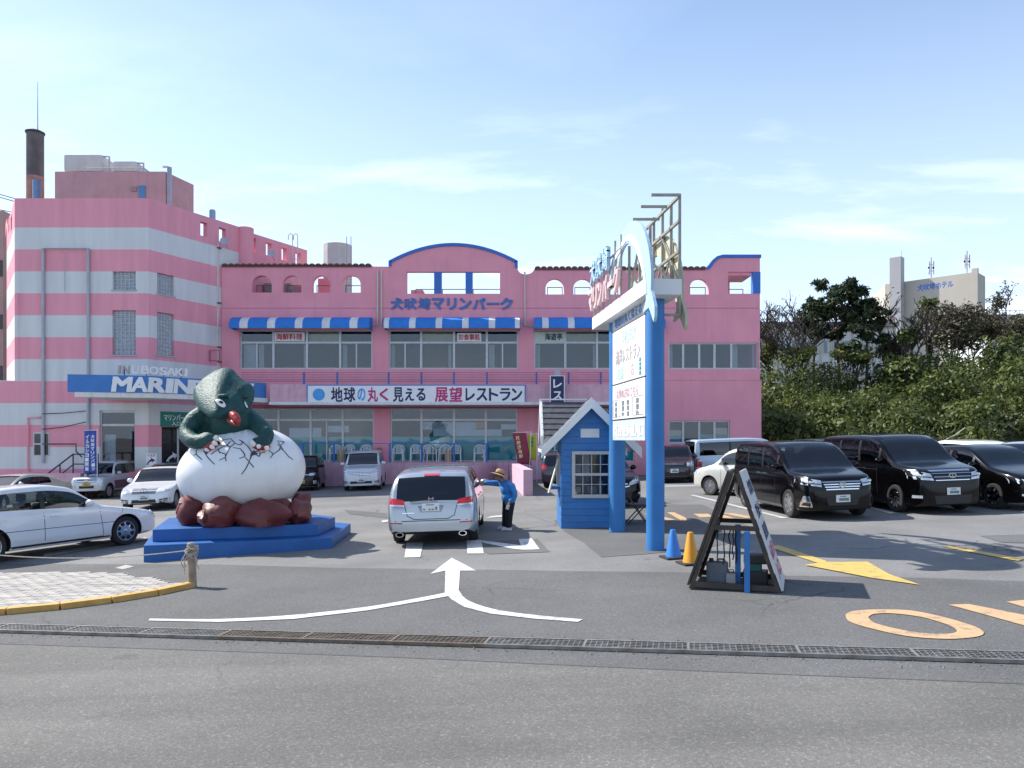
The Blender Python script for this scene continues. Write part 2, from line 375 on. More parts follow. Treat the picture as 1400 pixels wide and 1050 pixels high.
# --- painted markings
def paint(name, col, wear=.3):
    m = bpy.data.materials.new(name); m.use_nodes = True; t = m.node_tree; b = t.nodes['Principled BSDF']; b.inputs['Roughness'].default_value = .65
    c = t.nodes.new('ShaderNodeTexCoord'); n = t.nodes.new('ShaderNodeTexNoise'); n.inputs['Scale'].default_value = 5; n.inputs['Detail'].default_value = 12; n.inputs['Roughness'].default_value = .85
    t.links.new(c.outputs['Object'], n.inputs['Vector'])
    r = t.nodes.new('ShaderNodeMapRange'); r.inputs['From Min'].default_value = .515; r.inputs['From Max'].default_value = .60; r.inputs['To Max'].default_value = wear; t.links.new(n.outputs['Fac'], r.inputs['Value'])
    n2 = t.nodes.new('ShaderNodeTexNoise'); n2.inputs['Scale'].default_value = 130; t.links.new(c.outputs['Object'], n2.inputs['Vector'])
    r2 = t.nodes.new('ShaderNodeMapRange'); r2.inputs['From Min'].default_value = .3; r2.inputs['From Max'].default_value = .7; r2.inputs['To Min'].default_value = .86; r2.inputs['To Max'].default_value = 1.08; t.links.new(n2.outputs['Fac'], r2.inputs['Value'])
    hs = t.nodes.new('ShaderNodeHueSaturation'); hs.inputs['Color'].default_value = (*col, 1); t.links.new(r2.outputs[0], hs.inputs['Value'])
    mx_ = t.nodes.new('ShaderNodeMix'); mx_.data_type = 'RGBA'; mx_.inputs['B'].default_value = (.13, .128, .122, 1)
    t.links.new(r.outputs[0], mx_.inputs['Factor']); t.links.new(hs.outputs[0], mx_.inputs['A']); t.links.new(mx_.outputs['Result'], b.inputs['Base Color'])
    return m
PW = paint('white_road_paint', (.62, .62, .61), .62); PWF = paint('faded_white_paint', (.5, .5, .5), .6)
PO = paint('orange_road_paint', (.56, .36, .19), .75); PY = paint('yellow_road_paint', (.60, .41, .10), .6)
def mark(label, pts, m, z=.012): return tag(gsheet('road_marking', pts, z, m), label, kind='structure')
left = spline([(205, 847, 0), (300, 847.5, 0), (400, 842, 0), (500, 831, 0), (570, 819, 0), (608, 811.5, 0)], 6)
right = spline([(626, 806, 0), (640, 822, 0), (680, 835, 0), (740, 843, 0), (797, 848, 0)], 6)
low = [(790, 851.5), (730, 847), (670, 840), (635, 831), (618, 821), (613, 816)]
lowl = [(570, 824), (500, 836), (400, 847.5), (300, 851.5), (203, 849.5)]
mark('white merging arrow painted on the apron', gpx(*[(p.x, p.y) for p in left], (609, 781), (588.5, 785.5), (617.5, 763.5), (651, 781), (629, 781), *[(p.x, p.y) for p in right[1:]], *low, *lowl), PW)
mark('white slanted stroke painted behind the silver wagon', gpx((556, 742), (579, 742), (574.5, 762.5), (553, 763)), PW)
mark('white upright stroke painted behind the silver wagon', gpx((638, 739), (658, 739), (661.5, 757.3), (639, 757.6)), PW)
mark('white diagonal stroke painted beside the attendant', gpx((657, 739.5), (712, 746.5), (709, 738), (727, 737), (738, 752), (716, 752.6), (700, 751), (661, 743)), PW, z=.015)
mark('orange letter O painted on the apron', None or [], PO) if False else None
def ring_mark(label, outer, inner, m, z=.012):
    mb = MB(); o_ = gpx(*outer); i_ = gpx(*inner)
    loops = [[Vector((*p, 0)) for p in o_], [Vector((*p, 0)) for p in i_]]; flat = o_ + i_
    fs = []
    for (a, b, c) in tessellate_polygon(loops):
        ar = (flat[b][0] - flat[a][0]) * (flat[c][1] - flat[a][1]) - (flat[c][0] - flat[a][0]) * (flat[b][1] - flat[a][1])
        fs.append((a, b, c) if ar > 0 else (a, c, b))
    mb.add([(p[0], p[1], gz(p[0]) + z) for p in flat], fs)
    return tag(mb.build('road_marking', m, recalc=False), label, kind='structure')
sp = lambda pts: [(p.x, p.y) for p in spline([(*q, 0) for q in pts + pts[:1]], 6)[:-1]]
ring_mark('orange letter O painted on the apron', sp([(1156, 841), (1168, 836.5), (1200, 834.5), (1245, 836), (1290, 845), (1330, 857), (1345, 866), (1335, 872), (1295, 875), (1240, 871), (1185, 859), (1160, 850)]),
          sp([(1187, 845), (1196, 840.5), (1222, 840), (1260, 845), (1294, 855), (1308, 863), (1300, 867.5), (1268, 867.5), (1230, 862), (1196, 853)]), PO)
mark('orange letter U stroke painted on the apron', gpx((1297, 828), (1324, 827), (1390, 840), (1450, 852), (1450, 872), (1400, 856.5), (1345, 841)), PO)
mark('orange letter T stroke painted on the apron', gpx((1376, 824), (1400, 821.5), (1460, 820), (1470, 834), (1410, 834)), PO)
mark('yellow arrow head painted at the lot edge', gpx((1100, 773.5), (1128, 769.5), (1186, 769), (1215, 786), (1258, 801), (1190, 791)), PY, z=.016)
mark('yellow arrow shaft painted at the lot edge', gpx((1050, 748), (1064, 746), (1130, 768), (1125, 773)), PY, z=.013)
mark('yellow stripe painted in the car park', gpx((1288, 748), (1298, 747), (1400, 765), (1392, 768)), PY)
for a in (((880, 703), (890, 703), (923, 711), (912, 712.5)), ((912, 701), (922, 701), (945, 712), (931, 712)), ((948, 703), (968, 703), (975, 707), (957, 708)), ((985, 702), (1000, 702), (1036, 708), (1020, 709)), ((980, 705), (990, 704.5), (1012, 712), (1000, 713))):
    mark('faded orange stroke painted by the blue posts', gpx(*a), PO)
for a in (((942, 677), (949, 677), (1078, 709), (1068, 709)), ((1184, 694), (1192, 693.5), (1225, 702), (1217, 703)), ((1040, 668), (1046, 668), (1060, 672), (1054, 672)), ((910, 664.5), (950, 664), (950, 665.2), (910, 665.8)), ((672, 706), (688, 704.5), (688, 707), (664, 709)),
          ((522, 712), (531, 711), (531, 714), (522, 715)), ((60, 757), (200, 735), (200, 738), (60, 762)), ((150, 703), (205, 693), (205, 695), (150, 706))):
    mark('white parking bay line on the car park', gpx(*a), PWF)
mark('pale access cover set in the asphalt', gpx((157, 777), (172, 773), (183, 775), (168, 779)), mat('cover_concrete', (.42, .37, .33), .9), z=.009)

# --- drain channel with steel gratings
dt = gpx((0, 855), (1400, 893)); db = gpx((0, 868), (1400, 913))
a0 = (Vector(dt[0]) + Vector(db[0])) / 2; a1 = (Vector(dt[1]) + Vector(db[1])) / 2; dd = (a1 - a0).normalized(); wdr = .27
ang = math.atan2(dd.y, dd.x)
STEEL = mat('galvanised_steel', (.25, .235, .215), .55, .3, .3, 8, dirt=.6, dscale=3, dcol=(.16, .12, .09)); RUST = mat('rusty_steel', (.20, .165, .135), .7, .5, .3, 12, dirt=.6, dcol=(.2, .1, .05))
BLACK = mat('drain_shade_black', (.015, .014, .013), .9)
ln = (a1 - a0).length + 8
p0 = a0 - dd * 4
nn = Vector((-dd.y, dd.x))
tag(gsheet('drain_shade_sheet', [tuple(p0 + nn * wdr / 2), tuple(p0 + nn * -wdr / 2), tuple(p0 + dd * ln - nn * wdr / 2), tuple(p0 + dd * ln + nn * wdr / 2)], .009, BLACK), 'flat black sheet painted as the shade inside the drain below the gratings', kind='structure')  # no recess: black sheet on the asphalt stands in for the channel's shade
def grate(Lg):
    fr = MB(); bars = MB()
    for s_ in (-1, 1): fr.box(0, Lg, s_ * wdr / 2 - .012, s_ * wdr / 2 + .012, 0, .034)
    for e in (.006, Lg - .006): fr.box(e - .006, e + .006, -wdr / 2 + .013, wdr / 2 - .013, 0, .033)
    for i in range(1, 5): y = -wdr / 2 + i * wdr / 5; bars.box(.013, Lg - .013, y - .006, y + .006, .004, .030)
    k = int(Lg / .055)
    for i in range(1, k): x = i * Lg / k; bars.box(x - .0045, x + .0045, -wdr / 2 + .013, wdr / 2 - .013, .004, .0265)
    return fr, bars
Lg = 1.0; first = {}
cnt = int(ln / Lg)
for i in range(cnt):
    p = p0 + dd * (i * Lg)
    rusty = i in (7, 8, 9)
    M_ = Matrix.Translation((p.x, p.y, gz(p.x) + .0095)) @ TILT @ Matrix.Rotation(ang, 4, 'Z')
    lab = 'rust-brown steel drain grating in the middle of the drain' if rusty else 'galvanised steel drain grating in the channel along the road'
    if rusty not in first:
        r_ = thing('drain_grating', lab, 'drain grate', group='rusty drain gratings' if rusty else 'galvanised drain gratings', M=M_)
        fr, br = grate(Lg); mm = RUST if rusty else STEEL
        fr.build('frame', mm, r_, local=True); b_ = br.build('grid_bars', mm, r_, local=True); b_['kind'] = 'stuff'
        first[rusty] = r_
    else:
        c = copy_tree(first[rusty]); move(c, M_)

# --- paved island with yellow kerb
isl_top = [(-60, 789), (0, 786.5), (100, 785), (180, 788), (230, 796), (262, 802)]
isl_bot = [(262, 802), (200, 815), (100, 829.5), (0, 839), (-60, 843)]
top = gpx(*isl_top); bot = gpx(*isl_bot)
KY = mat('yellow_kerb_paint', (.60, .34, .09), .8, 0, .15, 6, dirt=.5, dscale=4, dcol=(.25, .2, .15))
poly = top + bot[1:]
isl = gsheet('paved_island', poly, .035, A_PATCH); tag(isl, 'raised island of pale pavers beside the statue', kind='structure')
def inside(x, y, pl):
    c = False; j = len(pl) - 1
    for i in range(len(pl)):
        if (pl[i][1] > y) != (pl[j][1] > y) and x < (pl[j][0] - pl[i][0]) * (y - pl[i][1]) / (pl[j][1] - pl[i][1]) + pl[i][0]: c = not c
        j = i
    return c
PV = [mat('paver_%s' % k, c, .85, 0, .18, 9) for k, c in (('a', (.38, .355, .32)), ('b', (.32, .305, .285)), ('c', (.42, .385, .345)))]
pw, ph = .235, .125; base_me = []
for m in PV:
    b = MB(); b.box(-pw / 2 + .005, pw / 2 - .005, -ph / 2 + .005, ph / 2 - .005, 0, .045); o = b.build('paver', m, isl, local=True, bevel=.006); base_me.append(o)
used = set(); np_ = 0
xs = [p[0] for p in poly]; ys = [p[1] for p in poly]
y = min(ys); row = 0
while y < max(ys):
    x = min(xs) + (row % 2) * pw / 2
    while x < max(xs):
        if all(inside(x + sx * pw * .42, y + sy * ph * .42, poly) for sx in (-1, 1) for sy in (-1, 1)) and np_ < 290:
            k = random.randrange(3); M_ = Matrix.Translation((x, y, gz(x) + .012 + random.uniform(-.003, .003))) @ TILT
            if k not in used: o = base_me[k]; used.add(k)
            else: o = base_me[k].copy(); COL.objects.link(o)
            o.parent = isl; o.matrix_basis = M_; np_ += 1
        x += pw
    y += ph; row += 1
def kerb_run(pts, w, h, name, m, label):
    root = thing(name, label, 'kerb', (*pts[0], gz(pts[0][0]))); 
    P2 = [Vector((p.x, p.y)) for p in spline([Vector((*p, 0)) for p in pts], 12)]
    acc = [P2[0]]; dist = 0; seg = .6; out = []
    # equal-length kerb stones
    tot = sum((P2[i + 1] - P2[i]).length for i in range(len(P2) - 1)); k = max(1, round(tot / seg))
    def at(s_):
        for i in range(len(P2) - 1):
            l = (P2[i + 1] - P2[i]).length
            if s_ <= l + 1e-6: return P2[i] + (P2[i + 1] - P2[i]) * (s_ / l)
            s_ -= l
        return P2[-1]
    for i in range(k):
        a = at(tot * i / k + .004); b_ = at(tot * (i + 1) / k - .004); mb = MB()
        mb.bar((a.x, a.y, gz(a.x) + h / 2 - .01), (b_.x, b_.y, gz(b_.x) + h / 2 - .01), w, h + .02); mb.build('kerb_stone', m, root, bevel=.012)
    return root
kerb_run([(p[0] + .03, p[1] - .06) for p in bot], .14, .085, 'yellow_kerb', KY, 'yellow painted kerb along the front of the paved island')

# grit and small leaves gathered along the drain
gr_ = np.random.default_rng(5); gv, gf = [], []
for k in range(900):
    u = gr_.uniform(0, ln); off_ = (wdr / 2 + .02 + abs(gr_.normal(0, .09))) * gr_.choice((-1, 1)); p = p0 + dd * u + nn * off_; s_ = gr_.uniform(.004, .013); a_ = gr_.uniform(0, 6.28); z = gz(p.x) + .0085
    b0 = len(gv); gv += [(p.x + s_ * math.cos(a_ + q) * 1.3, p.y + s_ * math.sin(a_ + q), z) for q in (0, 1.9, 4.2)] + [(p.x, p.y, z + s_ * .7)]; gf += [(b0, b0 + 1, b0 + 3), (b0 + 1, b0 + 2, b0 + 3), (b0 + 2, b0, b0 + 3)]
mb = MB(); mb.add(gv, gf); tag(mb.build('road_grit', mat('grit', (.20, .17, .13), .9, 0, .5, 40), recalc=False), 'fine grit scattered along the drain edges', 'grit', kind='stuff')
# ================================================================ pink main building
PINK = mat('pink_wall_paint', (.84, .335, .405), .85, 0, .06, .7, bump=.3, bscale=25, dirt=.45, dscale=.8, dcol=(.56, .26, .31), streak=1)
PINKF = mat('faded_pink_paint', (.56, .33, .34), .85, 0, .08, 1.5, bump=.2, bscale=25, dirt=.6, dscale=1.3, dcol=(.36, .24, .24), streak=1)
PINKL = mat('pale_pink_render', (.68, .40, .48), .85, 0, .10, 3, bump=.25, dirt=.6, dscale=2, dcol=(.35, .2, .24), streak=1)
BLUE = mat('bright_blue_paint', (.035, .15, .52), .5, 0, .08, 3, dirt=.25, dscale=2, dcol=(.06, .12, .3))
BLUEA = mat('awning_blue_cloth', (.025, .20, .62), .7, 0, .1, 3, dirt=.2, dcol=(.05, .15, .4))
WHITEA = mat('awning_white_cloth', (.72, .72, .72), .7, 0, .08, 3, dirt=.4, dcol=(.4, .4, .4))
ALU = mat('grey_aluminium', (.52, .53, .54), .45, .4, .08, 6)
WSLAB = mat('white_slab_paint', (.72, .71, .69), .75, 0, .06, 2, dirt=.5, dscale=2, dcol=(.35, .33, .3), streak=1)
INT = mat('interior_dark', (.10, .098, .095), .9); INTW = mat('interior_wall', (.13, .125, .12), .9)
TEAL = mat('teal_board', (.035, .48, .48), .6, 0, .1, 2)
PIPE = mat('cream_pipe', (.62, .56, .52), .55, 0, .06, 3, dirt=.4, dcol=(.4, .3, .28)); PIPEG = mat('grey_pipe', (.42, .43, .47), .5, 0, .08, 3)
TILE = mat('brown_roof_tile', (.16, .075, .07), .7, 0, .25, 5)
GL = glass('shop_window_glass', (.80, .85, .88), refl=.6, warp=.05)
CURT = mat('roller_blind', (.52, .44, .20), .8); SIGNW = mat('sign_white', (.80, .80, .80), .45, 0, .03, 2)
REDT = mat('red_print', (.55, .03, .06), .5); NAVY = mat('navy_print', (.012, .018, .09), .5); MAGT = mat('magenta_print', (.50, .02, .16), .5); SKYB = mat('light_blue_print', (.06, .33, .72), .5)
GREYT = mat('grey_print', (.25, .26, .28), .5); LETB = mat('wall_letter_blue', (.06, .16, .42), .5, 0, .12, 4)
BROWNR = mat('brown_rail', (.22, .10, .10), .6); RAILT = mat('thin_rail_pink', (.36, .13, .19), .6)
BY = 40.0
def WX(px): return (px - 700) * BY / F
def WZ(py): return CAMZ - (py - 600) * BY / F
XL, XR = WX(303), WX(1039)
bld = thing('pink_restaurant_building', 'long pink restaurant building with blue and white awnings over the windows', 'building', (0, BY, 0))
U = (1, 0, 0); V = (0, 0, 1)
def wpx(pts): return [(WX(a), WZ(b)) for a, b in pts]
prof = [(303, 520), (1039, 520), (1039, 349), (988, 349), (980, 351), (974, 356), (969, 363), (965, 367), (731, 367), (729.5, 370), (726, 373.5), (721, 375), (716, 375), (711, 373), (708, 369), (706.5, 366), (706.5, 357)]
prof += [(p[0], p[1]) for p in arc(620, 398, 116, 64, 40, 140, 18)][0:0]
top_arc = [(620 + (86.5) * math.cos(R(a)), 357 - 24 * math.sin(R(a))) for a in range(0, 181, 10)]
top_arc = [(706.5 - (173.5) * i / 20, 356.5 - 23.5 * (1 - (2 * i / 20 - 1) ** 2)) for i in range(21)]
prof += top_arc[1:] + [(533, 364.5), (303, 363)]
outer = wpx(prof)
def archp(x0, x1, yb, yt):
    r = (x1 - x0) / 2; cx = (x0 + x1) / 2; ys = yt + r
    return wpx([(x0, yb), (x1, yb)] + [(cx + r * math.cos(R(a)), ys - r * math.sin(R(a))) for a in range(0, 181, 15)])
def rect(x0, x1, y0, y1): return wpx([(x0, y1), (x1, y1), (x1, y0), (x0, y0)])
larch = [(344, 371.5), (386, 412), (427, 451.5), (467, 493)]
rarch = [(746, 771), (784, 809.5), (823, 848), (862, 887), (901, 926), (943, 969)]
holes = [archp(a, b, 400, 376.5) for a, b in larch] + [archp(a, b, 402.5, 381) for a, b in rarch]
holes += [rect(556, 594, 371.5, 401.5), rect(603, 637, 371.5, 401.5), rect(645.5, 683.5, 371.5, 401.5), rect(995.5, 1030, 371.5, 401.5)]
bays = [[327.5, 373, 419, 464.5, 509], [531.5, 575.5, 620.5, 665.5, 708.5], [730, 773, 816.5, 860, 903], [914, 934.5, 956.5, 977.5, 1000.5, 1037]]
for i, b in enumerate(bays): holes.append(rect(b[0], b[-1], 451 if i < 3 else 468.5, 504.5))
mb = MB(); mb.plate(outer, holes, (0, BY, 0), U, V, (0, .32, 0)); mb.build('upper_wall', PINK, bld)
# ground-floor wall
gb = [[336, 380, 424, 468, 511], [533.5, 576, 620.5, 664, 707.5], [737, 780, 824, 868]]
gh = [rect(b[0], b[-1], 558, 631.5) for b in gb] + [rect(914, 998, 575, 606)]
mb = MB(); mb.plate(wpx([(303, 690), (1041, 690), (1041, 520.2), (303, 520.2)]), gh, (0, BY + .01, 0), U, V, (0, .30, 0)); mb.build('lower_wall', PINK, bld)
# shell: side, back, slabs
mb = MB(); mb.box(XR - .3, XR - .003, BY + .325, BY + 14, -.5, WZ(402)); mb.build('side_wall', PINK, bld)
mb = MB(); mb.box(XL + .02, XR - .303, BY + 13.7, BY + 14, -.5, WZ(404)); mb.build('back_wall', PINK, bld)
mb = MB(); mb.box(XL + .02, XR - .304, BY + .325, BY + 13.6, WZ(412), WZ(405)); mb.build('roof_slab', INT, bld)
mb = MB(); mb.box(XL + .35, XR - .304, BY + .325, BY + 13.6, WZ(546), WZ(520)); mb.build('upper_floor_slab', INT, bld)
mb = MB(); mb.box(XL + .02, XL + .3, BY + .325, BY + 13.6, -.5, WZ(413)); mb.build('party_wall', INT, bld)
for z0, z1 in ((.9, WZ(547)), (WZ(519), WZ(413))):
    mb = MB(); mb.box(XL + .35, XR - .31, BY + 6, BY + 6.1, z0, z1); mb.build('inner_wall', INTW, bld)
# ceiling light strips (unlit fittings) and tables seen dimly inside
for k in range(12):
    mb = MB(); x = XL + 2 + k * 2.15; mb.box(x, x + 1.2, BY + 2.2, BY + 2.5, WZ(415) - .08, WZ(413) - .002); mb.build('ceiling_fitting', SIGNW, bld)
def tri(pts): return pts
# blue trims
def trim(pts, name='blue_trim', w=.16, d=.06):
    L_ = [Vector((WX(a), BY - d, WZ(b))) for a, b in pts]; mb = MB()
    n = len(L_); up = []
    for i, p in enumerate(L_):
        t = (L_[min(i + 1, n - 1)] - L_[max(i - 1, 0)]).normalized(); nr = Vector((t.z, 0, -t.x)); up.append(nr)
    vs = []
    for p, nr in zip(L_, up):
        for yy in (0, .42):
            vs += [p + Vector((0, yy, 0)), p + nr * w + Vector((0, yy, 0))]
    fs = []
    for i in range(n - 1):
        a = 4 * i; b = 4 * (i + 1)
        fs += [(a, b, b + 1, a + 1), (a + 2, a + 3, b + 3, b + 2), (a, a + 2, b + 2, b), (a + 1, b + 1, b + 3, a + 3)]
    fs += [(0, 1, 3, 2), (4 * n - 4, 4 * n - 2, 4 * n - 1, 4 * n - 3)]
    mb.add(vs, fs); return mb.build(name, BLUE, bld)
trim([(531.3, 364), (531.3, 357)] + [(x, y - .6) for x, y in top_arc[::-1]] + [(708, 357), (708, 366)])
trim([(965, 366), (969, 362.5), (974, 355.5), (980, 350.5), (988, 348.3), (1040.3, 348.3)])
# blue piers and right corner pier
for a, b in ((594, 603), (637, 645.5), (1030, 1039)):
    mb = MB(); mb.box(WX(a) - .02, WX(b) + .02, BY - .03, BY + .36, WZ(401.5) + .01, WZ(371.5) - .01); mb.build('blue_pier', BLUE, bld)
# roof deck structures seen through the openings: pink inner parapet with railing
mb = MB(); mb.box(WX(556) - .3, WX(700), BY + 5, BY + 5.2, WZ(405), WZ(392)); mb.build('inner_parapet', PINK, bld)
mb = MB(); mb.box(WX(548), WX(566), BY + 4, BY + 6, WZ(405), WZ(376)); mb.build('roof_hut', PINK, bld)
mb = MB(); mb.box(WX(1002), WX(1020), BY + 3, BY + 3.3, WZ(404), WZ(368)); mb.box(WX(1002), WX(1038), BY + 1.2, BY + 3, WZ(370), WZ(366)); mb.build('corner_loggia', PINKL, bld)
mb = MB(); mb.box(WX(340), WX(378), BY + 2.5, BY + 3.6, WZ(404), WZ(374)); mb.build('roof_plant_box', mat('plant_grey', (.34, .33, .31), .8), bld)
mb = MB(); mb.box(WX(384), WX(408), BY + 2.0, BY + 3.0, WZ(404), WZ(381)); mb.build('roof_plant_box', PINKF, bld)
mb = MB(); mb.box(WX(424), WX(458), BY + 1.6, BY + 1.9, WZ(404), WZ(372)); mb.build('roof_plant_box', PINK, bld)
for a, b in larch + rarch:
    mb = MB(); x0, x1 = WX(a + 3), WX(b - 1.5); zt = WZ(388 if a < 600 else 390.5); zb_ = WZ(400.5 if a < 600 else 403) 
    for q in (((x0, BY + .5, zb_ - .6), (x0, BY + .5, zt)), ((x1, BY + .5, zb_ - .6), (x1, BY + .5, zt)), ((x0 - .02, BY + .5, zt), (x1 + .02, BY + .5, zt))): mb.bar(*q, .04, .04)
    mb.build('arch_rail', BROWNR, bld)
for a, b in ((566, 594), (603, 637), (646, 684), (997, 1022)):
    mb = MB(); x0, x1 = WX(a), WX(b); zt = WZ(391.5); y_ = BY + .8
    for q in (((x0, y_, WZ(405)), (x0, y_, zt)), ((x1, y_, WZ(405)), (x1, y_, zt)), ((x0, y_, zt), (x1, y_, zt))): mb.bar(*q, .04, .04)
    mb.build('deck_rail', BROWNR, bld)
# wavy roof tiles along the parapet
tb = None
def tile_run(x0, x1, py):
    global tb
    n = int((x1 - x0) / 8.2)
    for i in range(n):
        M_ = Matrix.Translation((WX(x0 + (i + .5) * (x1 - x0) / n), BY + .16, WZ(py) + .005))
        if tb is None:
            b = MB(); w = .155
            pr = [(w * math.cos(R(a)), w * .62 * math.sin(R(a))) for a in range(0, 181, 30)]
            b.plate([(p[0], p[1]) for p in pr] + [(-w + .03, 0), (-w * .6, w * .36), (0, w * .5), (w * .6, w * .36), (w - .03, 0)][0:0], [], (0, -.26, 0), (1, 0, 0), (0, 0, 1), (0, .52, 0))
            tb = b.build('roof_tile', TILE, bld, local=True); tb.matrix_basis = WM[bld].inverted() @ M_
        else:
            o = tb.copy(); COL.objects.link(o); o.matrix_basis = WM[bld].inverted() @ M_
tile_run(304, 508, 363.1); tile_run(731, 965, 367)
mb = MB(); mb.box(WX(303.5), WX(508), BY - .06, BY - .004, WZ(365.5), WZ(363.6)); mb.build('tile_ledge', TILE, bld)
mb = MB(); mb.box(WX(731), WX(964), BY - .06, BY - .004, WZ(369.5), WZ(367.6)); mb.build('tile_ledge', TILE, bld)
# construction joint line
mb = MB(); mb.box(WX(304), WX(1038), BY - .012, BY - .002, WZ(421.6), WZ(421)); mb.build('wall_joint', mat('joint_pink', (.42, .15, .22), .8), bld)
# 2F windows
def pane(x0, x1, y0, y1, y, parent, m=GL):
    b = MB(); b.box(x0, x1, y, y + .012, y0, y1); return b.build('pane', m, parent)
def winbay(xs, y0, y1, ytr, splits, parent, yw=BY + .10, fw=.07, name='window'):
    f_ = MB(); X = [WX(x) for x in xs]; z0, z1 = WZ(y1), WZ(y0); zt = WZ(ytr) if ytr else None
    f_.box(X[0] + .003, X[-1] - .003, yw, yw + .1, z0 + .003, z0 + fw); f_.box(X[0] + .003, X[-1] - .003, yw, yw + .1, z1 - fw, z1 - .003)
    for i, x in enumerate(X):
        c = x + (fw / 2 + .003 if i == 0 else (-fw / 2 - .003 if i == len(X) - 1 else 0)); ww = fw if 0 < i < len(X) - 1 else fw
        f_.box(c - ww * (.8 if 0 < i < len(X) - 1 else .5), c + ww * (.8 if 0 < i < len(X) - 1 else .5), yw - .004, yw + .104, z0 + fw - .002, z1 - fw + .002)
    if zt: f_.box(X[0] + fw, X[-1] - fw, yw + .006, yw + .092, zt - .05, zt + .05)
    for i in splits:
        c = (X[i] + X[i + 1]) / 2; f_.box(c - .035, c + .035, yw + .01, yw + .088, z0 + fw, (zt - .05) if zt else z1 - fw)
    w = f_.build(name, ALU, parent)
    for i in range(len(X) - 1):
        a, b = X[i] + fw * .8, X[i + 1] - fw * .8
        if zt: pane(a, b, zt + .05, z1 - fw, yw + .04, w)
        ztop = (zt - .05) if zt else z1 - fw
        if i in splits:
            c = (a + b) / 2; pane(a, c - .03, z0 + fw, ztop, yw + .04, w); pane(c + .03, b, z0 + fw, ztop, yw + .055, w)
        else: pane(a, b, z0 + fw, ztop, yw + .04, w)
    return w
W = [winbay(bays[0], 451, 504.5, 468, (0, 3), bld), winbay(bays[1], 451, 504.5, 468, (0, 3), bld), winbay(bays[2], 451, 504.5, 468, (3,), bld), winbay(bays[3], 468.5, 504.5, None, (), bld)]
def board(px0, px1, py0, py1, y, m, name, parent=bld, t=.02):
    b = MB(); b.box(WX(px0), WX(px1), y - t, y, WZ(py1), WZ(py0)); return b.build(name, m, parent)
board(420, 463, 452.5, 467, BY + .35, CURT, 'roller_blind'); board(577, 619, 452.5, 467, BY + .35, CURT, 'roller_blind'); board(774, 815, 452.5, 467, BY + .35, CURT, 'roller_blind')
p_ = board(375, 416, 454, 466, BY + .09, SIGNW, 'window_poster'); text('lettering', '海鮮料理', (WX(395), BY + .065, WZ(460)), U, V, WX(413) - WX(377), .34, REDT, p_, bold=.02)
p_ = board(625, 658, 455, 466.5, BY + .09, SIGNW, 'window_poster'); text('lettering', 'お食事処', (WX(641.5), BY + .065, WZ(460.7)), U, V, WX(656) - WX(627), .32, REDT, p_, bold=.02)
p_ = board(731.5, 771.5, 453.5, 467, BY + .09, mat('pale_green_sign', (.55, .66, .55), .6), 'window_poster'); text('lettering', '海遊亭', (WX(757), BY + .065, WZ(460.2)), U, V, WX(769) - WX(745), .36, NAVY, p_, bold=.02)
# something pale standing inside the first and last upper windows
board(328, 348, 469, 504, BY + .6, mat('inside_pale', (.5, .55, .55), .8), 'inside_partition')
# window tables and people-height furniture as dark shapes inside
for k, px in enumerate((345, 395, 440, 480, 545, 600, 640, 690, 745, 790)):
    b = MB(); x = WX(px); b.box(x - .5, x + .5, BY + .8, BY + 1.5, WZ(519) + .68, WZ(519) + .72); b.box(x - .04, x + .04, BY + 1.1, BY + 1.2, WZ(519), WZ(519) + .68); b.build('dining_table', mat('table_wood', (.28, .19, .12), .6), bld)
for k, (a_, b2_) in enumerate(((350, 357), (412, 417), (466, 472), (533, 538), (612, 616), (668, 676), (732, 739), (812, 815), (915, 922), (1003, 1012))):
    board(a_, b2_, 469.5, 504, BY + .5, mat('net_curtain', (.50, .50, .47), .9), 'curtain')
# awnings
def awning(x0, x1, stripes, first_white=None):
    root = None
    y0, ya = BY - .004, BY - 1.0; zt, zb_ = WZ(434.5), WZ(452) 
    pr = [(-.0, 0)] + [(-(1 - math.cos(R(a))) * 0, 0) for a in ()]
    curve = [(y0 - .95 * math.sin(R(a)), zt - (zt - zb_ - .18) * (1 - math.cos(R(a)))) for a in range(0, 91, 10)] + [(y0 - .95, zb_ + .0)]
    # seen from the front the valance lies lower because it is nearer
    def strip(xa, xb, m, parent, name):
        b = MB(); vs = []
        for (y, z) in curve: vs += [(xa, y, z), (xb, y, z)]
        n = len(curve)
        for (y, z) in curve: vs += [(xa, y + .02, z - .012), (xb, y + .02, z - .012)]
        fs = [(2 * i, 2 * i + 1, 2 * i + 3, 2 * i + 2) for i in range(n - 1)] + [(2 * n + 2 * i, 2 * n + 2 * i + 2, 2 * n + 2 * i + 3, 2 * n + 2 * i + 1) for i in range(n - 1)]
        fs += [(2 * i, 2 * i + 2, 2 * n + 2 * i + 2, 2 * n + 2 * i) for i in range(n - 1)] + [(2 * i + 1, 2 * n + 2 * i + 1, 2 * n + 2 * i + 3, 2 * i + 3) for i in range(n - 1)]
        b.add(vs, fs); return b.build(name, m, parent, smooth=40)
    # side cheeks and frame = the awning part
    b = MB()
    for x in (WX(x0), WX(x1)):
        b.plate([(0, zt)] + [(y - y0, z) for y, z in curve] + [(0, zb_)], [], (x - .012, y0, 0), (0, 1, 0), (0, 0, 1), (.024, 0, 0))
    b.tube([(WX(x0), y0 - .93, zb_ + .02), (WX(x1), y0 - .93, zb_ + .02)], .02, 6)
    root = b.build('awning', BLUEA, bld)
    edges = sorted(stripes); cur = x0
    for (a, c) in edges:
        if a > cur: strip(WX(cur), WX(a), BLUEA, root, 'blue_stripe')
        strip(WX(a), WX(c), WHITEA, root, 'white_stripe'); cur = c
    if cur < x1: strip(WX(cur), WX(x1), BLUEA, root, 'blue_stripe')
